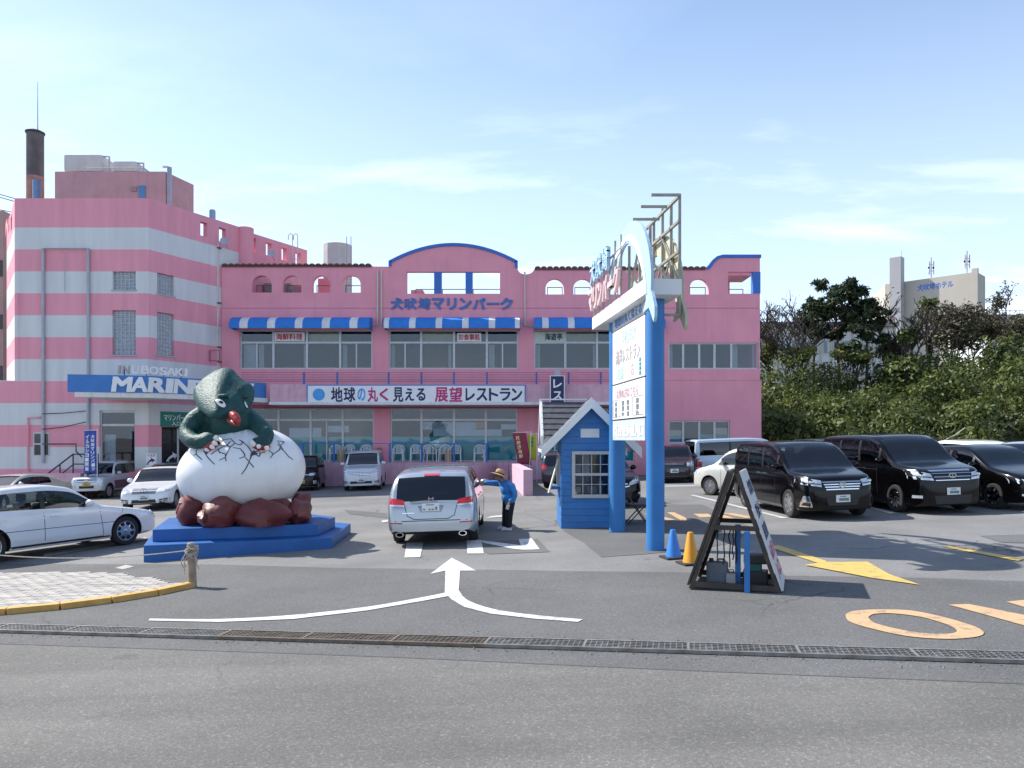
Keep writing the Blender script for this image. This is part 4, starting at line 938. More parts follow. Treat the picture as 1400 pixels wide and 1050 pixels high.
b_ = MB(); b_.tube([(TWX(60), TFY - .15, TWZ(566)), (TWX(90), TFY - .2, TWZ(565)), (TWX(120), TFY - .15, TWZ(562))], .02, 5); tag(b_.build('black_cable', DKM, base=(TWX(60), TFY - .15, TWZ(566))), 'black cable strung between the tower downpipes, upper one', 'cable')
b_ = MB(); b_.tube([(TWX(60), TFY - .15, TWZ(587)), (TWX(90), TFY - .2, TWZ(584)), (TWX(120), TFY - .15, TWZ(577))], .02, 5); tag(b_.build('black_cable', DKM, base=(TWX(60), TFY - .15, TWZ(587))), 'black cable strung between the tower downpipes, lower one', 'cable')
# ================================================================ rooftop things
RY = 40.0
pt_ = thing('roof_penthouse', 'faded pink lift house on the striped tower roof', 'penthouse', (-21, RY, TTOP - 1.3))
def rX(px, Y=RY): return (px - 700) * Y / F
def rZ(py, Y=RY): return CAMZ - (py - 600) * Y / F
qa, qb, qc = (rX(75), RY), (rX(226), RY), (-17.45, 42.1)
b_ = MB(); pl = [qa, qb, qc, (-21, 43.5), (rX(66) - .2, RY + 2)]; n_ = len(pl)
b_.add([(x, y, z) for z in (TTOP - 1.3, rZ(234.5)) for x, y in pl], [tuple(range(n_ - 1, -1, -1)), tuple(range(n_, 2 * n_))] + [(i, (i + 1) % n_, n_ + (i + 1) % n_, n_ + i) for i in range(n_)]); b_.build('wall', PINKF, pt_)
b_ = MB(); b_.box(rX(190), rX(199), RY - .05, RY - .004, TTOP - 1.2, rZ(254)); b_.build('blue_door', mat('faded_blue_door', (.10, .25, .48), .6), pt_)
b_ = MB(); b_.box(rX(179), rX(187), RY - .05, RY - .004, rZ(262), rZ(255)); b_.build('vent', mat('vent_brown', (.35, .24, .24), .7), pt_)
for x in (229, 232):
    b_ = MB(); b_.tube([(rX(x), RY + .1, TTOP - 1.2), (rX(x), RY + .1, rZ(228)), (rX(x - 8), RY + .2, rZ(226))], .07, 8); b_.build('vent_pipe', PIPEG, pt_, smooth=50)
TANK = mat('cream_tank', (.60, .57, .53), .6, 0, .08, 2, dirt=.4, dcol=(.4, .36, .32), streak=1)
def tank(px0, px1, py0, py1, Y, label, dep=1.8):
    x0, x1 = rX(px0, Y), rX(px1, Y); z0, z1 = rZ(py1, Y), rZ(py0, Y); t = thing('water_tank', label, 'water tank', ((x0 + x1) / 2, Y + dep / 2, z0))
    b_ = MB(); b_.box(x0, x1 - .15, Y, Y + dep, z0 + .01, z1); b_.build('tank_body', TANK, t, bevel=.12)
    b_ = MB(); b_.box(x0 + .3, x0 + .9, Y + .5, Y + 1.1, z1 + .001, z1 + .08); b_.build('hatch', PIPEG, t)
    b_ = MB(); b_.tube([(x1 - .1, Y + .3, z0 + .05), (x1 + .15, Y + .2, z0 + .05), (x1 + .15, Y + .2, z1 - .05), (x1 - .18, Y + .2, z1 - .05)], .05, 6); b_.build('pipe', PIPEG, t)
    return t
tank(87, 143, 211, 234.3, 41, 'larger cream water tank on the pink lift house'); tank(154, 190, 220, 234.3, 41, 'smaller cream water tank on the pink lift house')
t = thing('tank_railing', 'thin pipe railing before the rooftop tanks', 'railing', (rX(113), RY + .2, rZ(234.5)))
b_ = MB(); b_.tube([(rX(113), RY + .2, rZ(235)), (rX(113), RY + .2, rZ(227.5)), (rX(193), RY + .2, rZ(228)), (rX(201), RY + .2, rZ(234.5))], .025, 6); b_.build('rail', PIPEG, t)
for x in (130, 150, 172, 188): b_ = MB(); b_.tube([(rX(x), RY + .2, rZ(234.6)), (rX(x), RY + .2, rZ(228))], .02, 5); b_.build('rail_post', PIPEG, t)
# chimney + lightning rod
CY = 41.0; cx = rX(48, CY)
ch_ = thing('boiler_chimney', 'tall dark rusty boiler chimney on the tower roof', 'chimney', (cx, CY, TTOP - 1.3))
SOOT = mat('sooty_steel', (.15, .125, .125), .7, .2, .25, 2, dirt=.7, dscale=2, dcol=(.07, .06, .06), streak=1); RUSTP = mat('rust_orange', (.42, .22, .17), .8, 0, .2, 3, dirt=.5, dcol=(.2, .12, .1))
b_ = MB(); b_.lathe([(.42, rZ(242, CY)), (.42, rZ(183, CY))], 24, Matrix.Translation((cx, CY, 0))); b_.build('stack', SOOT, ch_, smooth=40)
b_ = MB(); b_.lathe([(.425, TTOP - 1.3), (.425, rZ(242, CY) - .003)], 24, Matrix.Translation((cx, CY, 0))); b_.build('stack_base', RUSTP, ch_, smooth=40)
b_ = MB(); b_.lathe([(.46, rZ(183, CY) + .002), (.48, rZ(181, CY)), (.3, rZ(178.5, CY))], 24, Matrix.Translation((cx, CY, 0))); b_.build('rain_cap', DKM, ch_, smooth=40)
b_ = MB(); b_.tube([(cx + .2, CY - .1, rZ(181, CY)), (cx + .2, CY - .1, rZ(113, CY))], [.03, .012], 6); b_.build('lightning_rod', PIPEG, ch_)
b_ = MB(); b_.tube([(rX(60, CY), CY - .6, TTOP - 1.2), (rX(60, CY), CY - .6, rZ(252, CY))], .2, 12); tag(b_.build('blue_roof_drum', mat('faded_blue_drum', (.16, .28, .46), .6), base=(rX(60, CY), CY - .6, TTOP - 1.2), smooth=40), 'faded blue drum beside the boiler chimney', 'drum')
# cylindrical tank on the main roof
t = thing('roof_water_tank', 'beige panel water tank standing behind the tiled parapet', 'water tank', (rX(459, 45), 45, WZ(405)))
b_ = MB(); b_.lathe([(.85, WZ(405)), (.85, rZ(333, 45)), (.7, rZ(331.5, 45)), (.2, rZ(330, 45))], 12, Matrix.Translation((rX(459, 45), 45.5, 0))); b_.build('tank_body', TANK, t, smooth=25)
b_ = MB()
for dx in (0, .25): b_.tube([(rX(476, 45) + dx, 44.6, WZ(405)), (rX(476, 45) + dx, 44.6, rZ(326, 45)), (rX(473, 45) + dx, 44.9, rZ(323, 45))], .025, 6)
for k in range(9): z = WZ(404) + .3 * k; b_.tube([(rX(476, 45), 44.6, z), (rX(476, 45) + .25, 44.6, z)], .015, 5)
b_.build('ladder', PIPEG, t)
# ladder hooks on the rear parapet, blue cowl, dishes
t = thing('roof_ladder', 'steel roof ladder with hooked top on the pink parapet', 'ladder', (rX(402, 44), 43.6, WZ(405)))
for x in (400, 407):
    b_ = MB(); Y = 43.4; b_.tube([(rX(x, Y), Y, WZ(405)), (rX(x, Y), Y, rZ(323, Y))] + [(rX(x, Y) - .12 + .12 * math.cos(R(a)), Y, rZ(323, Y) + .14 * math.sin(R(a))) for a in range(20, 181, 20)] + [(rX(x, Y) - .24, Y, rZ(328, Y))], .025, 6); b_.build('ladder_rail', PIPE, t)
for k in range(8): b_ = MB(); z = WZ(404) + .38 * k; b_.tube([(rX(400, 43.4), 43.4, z), (rX(407, 43.4), 43.4, z)], .015, 5); b_.build('rung', PIPE, t)
def vert_drum(px, py0, py1, Y, r, m, name, label, cat):
    b_ = MB(); b_.lathe([(r, rZ(py1, Y)), (r, rZ(py0, Y) - .05), (r * .8, rZ(py0, Y))], 16, Matrix.Translation((rX(px, Y), Y, 0))); return tag(b_.build(name, m, base=(rX(px, Y), Y, rZ(py1, Y)), smooth=40), label, cat)
vert_drum(290.5, 287, 306, 41.2, .16, mat('pale_blue_cowl', (.28, .40, .52), .5), 'vent_cowl', 'pale blue round vent cowl behind the pink parapet', 'vent')
def dish(px, py, Y, label):
    M_ = Matrix.Translation((rX(px, Y), Y, rZ(py, Y))) @ Matrix.Rotation(R(70), 4, 'X') @ Matrix.Rotation(R(20), 4, 'Y')
    t = thing('satellite_dish', label, 'satellite dish', M=Matrix.Translation((rX(px, Y), Y, rZ(py, Y))))
    b_ = MB(); b_.lathe([(0, 0), (.12, .015), (.2, .05), (.21, .055), (.12, .0), (0, -.02)], 18, M_); b_.build('reflector', PIPEG, t, smooth=40)
    b_ = MB(); b_.tube([(rX(px, Y), Y + .05, rZ(py, Y)), (rX(px, Y) + .05, Y + .4, rZ(py, Y) - .3)], .025, 6); b_.build('bracket', PIPEG, t)
dish(371, 346.5, 41.6, 'grey satellite dish fixed on the rear pink parapet')
dish(306.5, 330, 39.6, 'small grey satellite dish above the downpipe corner')
# wires and neighbour building far left
nb = thing('brown_neighbour_building', 'brownish neighbouring block glimpsed beside the tower', 'building', (-31, 47, gz(-31)))
b_ = MB(); b_.box(-45, rX(4.5, 46), 46, 56, -1.9, rZ(288, 46)); b_.build('wall', mat('neighbour_pinkbrown', (.48, .30, .27), .85, 0, .1, 1), nb)
for y0, y1 in ((356, 378), (430, 450), (500, 524)):
    b_ = MB(); b_.box(rX(-20, 46), rX(3.5, 46), 45.96, 45.997, rZ(y1, 46), rZ(y0, 46)); b_.build('window', mat('dark_pane2', (.03, .03, .035), .15), nb)
for k, (y0, y1) in enumerate(((263, 271), (267, 275), (285, 290))):
    b_ = MB(); b_.tube([P(-60, y0 - 12, 50), P(-10, y0, 50), P(22, y1 + 1, 50)], .03, 5); tag(b_.build('overhead_wire', DKM, base=P(22, y1, 50)), 'thin overhead wire running off beyond the chimney', 'wire', 'overhead wires beyond the chimney')
# ================================================================ hillside, trees, hotel
def sstep(a, b, x): t = min(1, max(0, (x - a) / (b - a))); return t * t * (3 - 2 * t)
def hillz(x, y):
    base = gz(min(x, 60)) - .05
    rise = 4.5 * sstep(45.5, 60, y + .05 * max(0, x - 20)) + 2.0 * sstep(24, 42, x)
    side = sstep(13.2, 15.5, x) if y < 56 else sstep(8, 12, x)
    return base + rise * side * (.35 + .65 * sstep(45, 47.5, y) if y < 47.5 else 1) * (sstep(44.6, 46.5, y)) + .35 * math.sin(x * .9) * math.sin(y * .7) * sstep(46, 49, y) * side
h_ = MB(); NX, NY = 90, 50; vs = []; fs = []
for j in range(NY + 1):
    y = 44.6 + (j / NY) ** 1.5 * 115
    for i in range(NX + 1):
        x = 6 + (i / NX) ** 1.2 * 160; vs.append((x, y, hillz(x, y)))
for j in range(NY):
    for i in range(NX): a = j * (NX + 1) + i; fs.append((a, a + 1, a + NX + 2, a + NX + 1))
h_.add(vs, fs); SOIL = mat('hill_soil', (.06, .065, .03), .95, 0, .4, 1.5)
tag(h_.build('hillside', SOIL, smooth=80, recalc=False), 'overgrown earth bank rising behind the car park', kind='structure')

def leafmat(name, c0, c1, c2, trans=.25):
    m = bpy.data.materials.new(name); m.use_nodes = True; t = m.node_tree; b = t.nodes['Principled BSDF']; b.inputs['Roughness'].default_value = .55; b.inputs['Specular IOR Level'].default_value = .35
    ge = t.nodes.new('ShaderNodeNewGeometry'); n = t.nodes.new('ShaderNodeTexNoise'); n.inputs['Scale'].default_value = .55; n.inputs['Detail'].default_value = 3; t.links.new(ge.outputs['Position'], n.inputs['Vector'])
    r1 = t.nodes.new('ShaderNodeMapRange'); r1.inputs['From Min'].default_value = .36; r1.inputs['From Max'].default_value = .64; t.links.new(n.outputs['Fac'], r1.inputs['Value'])
    m1 = t.nodes.new('ShaderNodeMix'); m1.data_type = 'RGBA'; m1.inputs['A'].default_value = (*c0, 1); m1.inputs['B'].default_value = (*c1, 1); t.links.new(r1.outputs[0], m1.inputs['Factor'])
    r2 = t.nodes.new('ShaderNodeMapRange'); r2.inputs['From Min'].default_value = .35; r2.inputs['From Max'].default_value = 1.0; r2.inputs['To Max'].default_value = .8; t.links.new(ge.outputs['Random Per Island'], r2.inputs['Value'])
    m2 = t.nodes.new('ShaderNodeMix'); m2.data_type = 'RGBA'; m2.inputs['B'].default_value = (*c2, 1); t.links.new(m1.outputs['Result'], m2.inputs['A']); t.links.new(r2.outputs[0], m2.inputs['Factor'])
    t.links.new(m2.outputs['Result'], b.inputs['Base Color'])
    tr = t.nodes.new('ShaderNodeBsdfTranslucent'); t.links.new(m2.outputs['Result'], tr.inputs[0]); mx_ = t.nodes.new('ShaderNodeMixShader'); mx_.inputs[0].default_value = trans
    o = t.nodes['Material Output']; t.links.new(b.outputs[0], mx_.inputs[1]); t.links.new(tr.outputs[0], mx_.inputs[2]); t.links.new(mx_.outputs[0], o.inputs[0])
    return m
LF = leafmat('shrub_leaves', (.022, .042, .014), (.125, .155, .036), (.20, .22, .06), .3)
LFP = leafmat('pale_shrub_leaves', (.16, .18, .09), (.20, .22, .11), (.26, .27, .15), .3)
NEED = leafmat('pine_needles', (.022, .042, .018), (.04, .062, .024), (.06, .08, .03), .15)
TWIG = leafmat('dry_twigs', (.09, .07, .045), (.12, .10, .06), (.07, .085, .035), .1)
rng = np.random.default_rng(11)
def leaf_cloud(centers, radii, counts, size, up_bias=.25, elong=1.9, shell=.72):
    """quads scattered through blobs; returns verts, faces"""
    C, D, S_ = [], [], []
    for c, r, n in zip(centers, radii, counts):
        d_ = rng.normal(size=(n, 3)); d_[:, 2] += up_bias; d_ /= np.linalg.norm(d_, axis=1)[:, None]
        lump = 1 + .18 * np.sin(d_[:, :1] * 5 + c[0]) * np.sin(d_[:, 1:2] * 6 + c[1]) + .12 * np.sin(d_[:, 2:] * 9 + c[2])
        k = (shell + (1.08 - shell) * rng.random((n, 1)) ** .6) * lump
        C.append(np.array(c) + d_ * k * np.array(r)); D.append(d_); S_.append(rng.uniform(size * .6, size * 1.35, (n, 1)))
    C = np.concatenate(C); D = np.concatenate(D); S_ = np.concatenate(S_); n = len(C)
    N = D * .8 + rng.normal(size=(n, 3)) * .75 + np.array([0, 0, .25]); N /= np.linalg.norm(N, axis=1)[:, None]
    T = rng.normal(size=(n, 3)); T -= (T * N).sum(1)[:, None] * N; T /= np.linalg.norm(T, axis=1)[:, None]; B = np.cross(N, T)
    a = T * S_ * .5 * elong; b = B * S_ * .5
    V = np.stack([C - a, C + b * .9 - a * .1, C + a, C - b * .9 - a * .1], 1).reshape(-1, 3)
    Fq = np.arange(n * 4).reshape(n, 4)
    return V, Fq
def cloud_obj(name, V, Fq, m, parent=None):
    me = bpy.data.meshes.new(name); n = len(V)
    if parent is not None:
        W = np.array(WM[parent].inverted()); V = V @ W[:3, :3].T + W[:3, 3]
    me.vertices.add(n); me.vertices.foreach_set('co', V.astype(np.float32).ravel()); me.loops.add(Fq.size); me.loops.foreach_set('vertex_index', Fq.ravel().astype(np.int32))
    me.polygons.add(len(Fq)); me.polygons.foreach_set('loop_start', np.arange(0, Fq.size, 4, dtype=np.int32)); me.update(calc_edges=True); me.validate()
    me.materials.append(m); o = bpy.data.objects.new(name, me); return link(o, parent)
# dense ground cover over the bank: nobody could count it
cs, rs, ns = [], [], []
random.seed(21)
for k in range(430):
    y = 46.2 + 15.5 * random.random() ** 1.1; x = random.uniform(14.4 if y < 55 else 11, 54)
    r = random.choice((.4, .55, .7, .9, 1.3, 1.8)) * random.uniform(.85, 1.15); z = hillz(x, y)
    if random.random() < .12: continue
    cs.append((x, y, z + r * random.uniform(.0, .95))); rs.append((r * 1.1, r, r * random.uniform(.65, 1.1))); ns.append(int(330 * r * r) + 60)
half = len(cs) // 2
V_, F_ = leaf_cloud(cs[:half], rs[:half], ns[:half], .12, shell=.6); V2, F2 = leaf_cloud(cs[half:], rs[half:], [int(n_ * .7) for n_ in ns[half:]], .19, shell=.6)
F_ = np.concatenate([F_, F2 + len(V_)]); V_ = np.concatenate([V_, V2])
o = cloud_obj('hillside_shrubbery', V_, F_, LF); tag(o, 'dense green shrubs covering the bank behind the parked cars', 'shrubs', kind='stuff')
cs, rs, ns = [], [], []
for k in range(34):
    x = random.uniform(30, 47) if k > 12 else random.uniform(26, 31); y = random.uniform(47.5, 55); r = random.uniform(.6, 1.1); cs.append((x, y, hillz(x, y) + r * .55)); rs.append((r, r, r * .8)); ns.append(int(220 * r * r))
V_, F_ = leaf_cloud(cs, rs, ns, .15)
tag(cloud_obj('pale_scrub', V_, F_, LFP), 'pale dry scrub scattered over the bank', 'scrub', kind='stuff')
# --- trees
BARK = mat('grey_bark', (.06, .048, .04), .9, 0, .25, 6); BARKP = mat('pine_bark', (.10, .075, .06), .9, 0, .25, 6)
def branches(base, height, lean, seed, levels=4, spread=.6, r0=.12, kids=(3, 5), up=.25):
    rnd = random.Random(seed); b = MB(); tips = []
    def grow(p, d, L, r, lv):
        n = 4; pts = [p]; rs_ = [r]; q = p; dd_ = d
        for i in range(n):
            dd_ = (dd_ + Vector((rnd.uniform(-.22, .22), rnd.uniform(-.22, .22), rnd.uniform(-.1, .2)))).normalized()
            q = q + dd_ * (L / n); pts.append(q); rs_.append(r * (1 - .55 * (i + 1) / n))
        b.tube(pts, rs_, 6 if lv < 2 else 4, cap=lv < 1)
        if lv >= levels: tips.append((q, dd_)); return
        for k in range(rnd.randint(*kids)):
            t = rnd.uniform(.35, 1.0) if lv else rnd.uniform(.4, 1.0); i = min(n - 1, int(t * n)); pp = pts[i].lerp(pts[i + 1], t * n - i)
            az = rnd.uniform(0, 2 * math.pi); side = Vector((math.cos(az), math.sin(az), 0))
            nd = (dd_ * .55 + side * spread * rnd.uniform(.7, 1.4) + Vector((0, 0, up))).normalized()
            grow(pp, nd, L * rnd.uniform(.5, .75), max(.036, rs_[i] * .7), lv + 1)
        tips.append((q, dd_))
    grow(Vector(base), (Vector((lean[0], lean[1], 1))).normalized(), height * .5, r0, 0)
    return b, tips
def bare_tree(px, py_base, py_top, Y, seed, label, lean=(0, 0), leaves=0, name='bare_tree', cat='tree', r0=.18, m=BARK):
    q = P(px, py_base, Y); zb_ = min(q.z, hillz(q.x, Y)) - .2; h = CAMZ + (600 - py_top) * Y / F - zb_
    t = thing(name, label, cat, (q.x, Y, zb_))
    b, tips = branches((q.x, Y, zb_), h * .95, lean, seed, r0=r0); b.build('trunk', m, t, smooth=60)
    if leaves:
        tp = [tuple(p) for p, d_ in tips]; V_, F_ = leaf_cloud(tp, [(.35, .35, .28)] * len(tp), [leaves] * len(tp), .12, shell=.2); cloud_obj('crown', V_, F_, TWIG, t)
    return t
bare_tree(1062, 500, 392, 60, 3, 'leafless grey tree beside the pink building corner', (-.1, 0), r0=.16)
bare_tree(1094, 500, 384, 61, 14, 'leafless twin-stemmed tree between the pink corner and the pines', (.06, 0), leaves=2)
bare_tree(1078, 503, 420, 58, 25, 'thin crooked bare sapling low on the bank near the pink corner', (.25, 0), r0=.10)
bare_tree(1258, 505, 400, 58, 8, 'bare wind-bent tree in front of the hotel block', (-.22, 0), leaves=1)
bare_tree(1238, 500, 430, 60, 31, 'slim bare tree standing left of the wind-bent one', (-.1, 0), r0=.10)
bare_tree(1372, 470, 415, 66, 41, 'small bare bush tree by the hotel wing', (.1, 0), r0=.10, leaves=2)
bare_tree(1322, 478, 402, 62, 52, 'twiggy half-dead tree before the hotel end wall', (.05, 0), r0=.08, leaves=10)
def pine(px, py_base, py_top, Y, seed, label, pads, lean=(0, 0)):
    q = P(px, py_base, Y); zb_ = hillz(q.x, Y) - .2; t = thing('pine_tree', label, 'tree', (q.x, Y, zb_)); rnd = random.Random(seed)
    tr = MB(); top_ = P(pads[0][0], pads[0][1], Y); mid = Vector((q.x, Y, zb_)).lerp(top_, .5) + Vector((rnd.uniform(-.25, .25), 0, 0))
    tp = spline([Vector((q.x, Y, zb_)), mid, top_], 6); tr.tube(tp, [.15 * (1 - .75 * i / (len(tp) - 1)) for i in range(len(tp))], 7)
    cs_, rs_, ns_ = [], [], []
    for (x, y, rx, rz) in pads:
        Yp = Y + rnd.uniform(-1.0, 1.0); c = P(x, y, Yp); k = rx * Y / F; kz = rz * Y / F
        s0 = min(tp, key=lambda v: abs(v.z - (c.z - .5))); tr.tube([s0, s0.lerp(c, .5) + Vector((0, 0, -.15)), c], [.06, .04, .02], 5)
        for j in range(6):
            cs_.append((c.x + rnd.uniform(-.95, .95) * k, c.y + rnd.uniform(-.9, .9) * k, c.z + rnd.uniform(-1.0, 1.0) * kz)); rs_.append((k * .5 * rnd.uniform(.6, 1.2), k * .5, kz * .55)); ns_.append(int(95 * k))
    tr.build('trunk', BARKP, t, smooth=60)
    V_, F_ = leaf_cloud(cs_, rs_, ns_, .17, up_bias=.5, elong=3.2, shell=.25); cloud_obj('crown', V_, F_, NEED, t)
pine(1148, 500, 388, 60, 5, 'tall dark pine with layered crown on the bank', [(1140, 395, 22, 8), (1155, 392, 12, 6), (1126, 412, 16, 7), (1150, 410, 26, 9), (1165, 402, 14, 7), (1138, 428, 24, 9), (1120, 436, 14, 7), (1158, 432, 22, 9), (1172, 425, 14, 8), (1130, 452, 18, 7), (1150, 456, 20, 7)], (0, 0))
pine(1184, 505, 412, 58.5, 6, 'smaller dark pine leaning from the taller pine', [(1182, 416, 12, 6), (1195, 428, 13, 6), (1176, 434, 14, 7), (1190, 444, 14, 6), (1205, 440, 8, 5), (1178, 455, 16, 6), (1200, 462, 14, 5), (1165, 470, 14, 5)])
pine(1112, 503, 405, 62, 9, 'ragged dark pine between the bare trees and the tall pine', [(1114, 412, 8, 5), (1106, 424, 12, 6), (1120, 430, 12, 6), (1108, 442, 14, 6), (1098, 452, 10, 5), (1120, 455, 12, 6)])
def bush(px, py, Y, rx, rz, m, label, n=1400, name='bush', size=.16):
    c = P(px, py, Y); k = rx * Y / F; kz = rz * Y / F; zb_ = hillz(c.x, Y); t = thing(name, label, 'bush', (c.x, Y, zb_))
    rnd = random.Random(px); tr = MB()
    cs_, rs_, ns_ = [], [], []
    for j in range(14):
        a = rnd.uniform(0, 6.28); q = Vector((c.x + math.cos(a) * k * rnd.uniform(.1, .7), Y + math.sin(a) * k * rnd.uniform(.1, .6), c.z + rnd.uniform(-.6, .6) * kz))
        tr.tube([(c.x, Y, zb_ - .1), Vector((c.x, Y, zb_)).lerp(q, .5) + Vector((rnd.uniform(-.2, .2), 0, .1)), q], [.06, .04, .015], 5)
        cs_.append(tuple(q)); rs_.append((k * .5, k * .5, kz * .5)); ns_.append(n // 14)
    tr.build('trunk', BARK, t); V_, F_ = leaf_cloud(cs_, rs_, ns_, size, shell=.35); cloud_obj('crown', V_, F_, m, t)
bush(1090, 488, 59, 26, 14, LF, 'dark bush row under the bare trees', 1600)
bush(1165, 486, 58, 30, 14, LF, 'dark undergrowth bush below the pines', 1600)
bush(1215, 478, 60, 18, 16, TWIG, 'brownish thicket between pines and hotel', 1400)
bush(1300, 450, 60, 42, 34, TWIG, 'large brown half-dry bush below the hotel block', 4200)
bush(1270, 420, 61, 14, 12, LF, 'dark green bush top beside the brown half-dry bush', 900)
bush(1238, 462, 57, 14, 14, LF, 'small bright green bush behind the wind-bent tree', 1100)
bush(1385, 455, 64, 30, 20, TWIG, 'low brown scrub bush in front of the hotel wing', 2000)
bush(1052, 480, 60, 12, 18, LF, 'dark green bush against the pink building corner', 900)
# rope/wire on the bank
b_ = MB(); b_.tube([P(1287, 604, 46.5), P(1305, 595, 46.5), P(1319, 585, 46.5)], .03, 5); tag(b_.build('guy_wire', PIPE, base=P(1287, 604, 46.5)), 'pale guy wire running up the bank', 'wire')
# --- hotel
HB = mat('hotel_beige', (.50, .455, .39), .85, 0, .06, .3, dirt=.4, dscale=.25, dcol=(.36, .33, .30), streak=1); HD = mat('hotel_grey', (.40, .39, .40), .85, 0, .06, .3)
HW = mat('hotel_white', (.62, .63, .62), .85, 0, .05, .5); HR = mat('hotel_roof', (.30, .25, .23), .8); HG = mat('hotel_glass', (.10, .14, .18), .1, spec=.8)
ht = thing('hotel_tower', 'beige hotel block with blue roof sign and flue on the hill', 'building', (62, 120, 6))
a = P(1210, 388, 126); b2 = P(1335, 371.5, 116.5); c2 = P(1347, 376, 120); 
pl = [(a.x, a.y), (b2.x, b2.y), (c2.x, c2.y), (c2.x + 4, 136), (a.x + 4, 140)]; n_ = len(pl); zt = b2.z
mb = MB(); mb.add([(x, y, z) for z in (4, zt) for x, y in pl], [tuple(range(n_ - 1, -1, -1)), tuple(range(n_, 2 * n_))] + [(i, (i + 1) % n_, n_ + (i + 1) % n_, n_ + i) for i in range(n_)]); mb.build('wall', HB, ht)
dh = Vector((b2.x - a.x, b2.y - a.y, 0)).normalized(); nh = Vector((dh.y, -dh.x, 0))
mb = MB(); q = P(1226, 400, 123.6); M_ = Matrix.Translation((q.x, q.y, 0)) @ Matrix.Rotation(math.atan2(dh.y, dh.x), 4, 'Z'); mb.box(-.85, .85, -.7, .9, 4, P(1226, 352.5, 123.6).z, M=M_); mb.build('flue', HD, ht)
mb = MB(); mb.box(-.4, .4, -.25, .3, 4, zt + .5, M=Matrix.Translation((b2.x - .2, b2.y, 0)) @ Matrix.Rotation(math.atan2(dh.y, dh.x), 4, 'Z')); mb.build('corner_pier', HB, ht)
def hp_(px, py): k = (px - 1210) / 125; Y = 126 + (116.5 - 126) * k; return P(px, py, Y)
q = hp_(1279, 391) + nh * .06; text('sign_letter', '犬吠埼ホテル', q, dh, V, 5.2, 1.1, mat('hotel_sign_blue', (.04, .16, .50), .5), ht, bold=.04, depth=.15)
q = hp_(1253, 394) + nh * .06; mb = MB(); mb.lathe([(0, 0), (.62, 0), (.62, .12), (0, .12)], 24, Matrix.Translation(q) @ nh.to_track_quat('Z', 'Y').to_matrix().to_4x4()); mb.build('sign_globe', mat('hotel_sign_pale', (.25, .42, .65), .5), ht)
def antenna(px, py0, py1, Y, label):
    x = P(px, 0, Y).x; z0, z1 = P(px, py1, Y).z - .3, P(px, py0, Y).z; t = thing('antenna_mast', label, 'antenna', (x, Y, z0))
    b_ = MB(); b_.tube([(x, Y, z0), (x, Y, z1)], .09, 6); b_.build('mast', PIPEG, t)
    for s_ in (-.35, .35):
        for zz in (z1 - 1.9, z1 - 1.0): b_ = MB(); b_.box(x + s_ - .1, x + s_ + .1, Y - .1, Y + .1, zz - .8, zz + .4); b_.build('antenna_panel', HW, t)
    for zz in (z1 - 2.2, z1 - 1.2): b_ = MB(); b_.box(x - .45, x + .45, Y - .04, Y + .04, zz, zz + .08); b_.build('cross_arm', PIPEG, t)
antenna(1273, 352, 382, 122, 'cell antenna mast rising from the middle of the hotel roof'); antenna(1322, 343, 376, 119, 'cell antenna mast near the end of the hotel roof')
mb = MB(); mb.tube([P(1232.5, 352, 123.6), P(1232.5, 343, 123.6)], .05, 5); tag(mb.build('lightning_rod', PIPEG, base=P(1232.5, 352, 123.6)), 'thin rod on the hotel flue', 'rod')
def hotel_wing(px0, px1, py_top, py_roof, py_bot, Y, label, nwin, base_z=5):
    x0, x1 = P(px0, 0, Y).x, P(px1, 0, Y).x; t = thing('hotel_wing', label, 'building', ((x0 + x1) / 2, Y, base_z)); zt, zr, zb_ = P(0, py_top, Y).z, P(0, py_roof, Y).z, P(0, py_bot, Y).z
    b_ = MB(); b_.box(x0, x1, Y, Y + 9, base_z, zr); b_.build('wall', HW, t); b_ = MB(); b_.box(x0 - .4, x1 + .4, Y - .6, Y + 9.5, zr + .003, zt); b_.build('roof', HR, t)
    for k in range(nwin):
        x = x0 + (k + .5) * (x1 - x0) / nwin; w = (x1 - x0) / nwin * .28; zc = (zr + zb_) / 2
        b_ = MB(); b_.box(x - w, x + w, Y - .08, Y - .004, zc - 1.0, zc + .8); f_ = b_.build('window', HW, t); b_ = MB(); b_.box(x - w + .12, x + w - .12, Y - .1, Y - .081, zc - .88, zc + .68); b_.build('pane', HG, f_)
        b_ = MB(); b_.box(x + w + .25, x + w + .5, Y - .12, Y - .004, base_z, zr - .01); b_.build('pilaster', HB, t)
hotel_wing(1020, 1222, 441, 447, 500, 96, 'low white hotel wing behind the pine trees', 14); hotel_wing(1350, 1470, 431, 440, 490, 100, 'low pale hotel wing with railing beyond the hotel block', 7)
mb = MB()
for px in range(1352, 1470, 14): mb.tube([P(px, 431, 100), P(px, 424, 100)], .04, 4)
mb.tube([P(1350, 424.5, 100), P(1466, 424.5, 100)], .04, 4); tag(mb.build('roof_railing', PIPEG, base=P(1350, 431, 100)), 'thin railing along the hotel wing roof', 'railing')
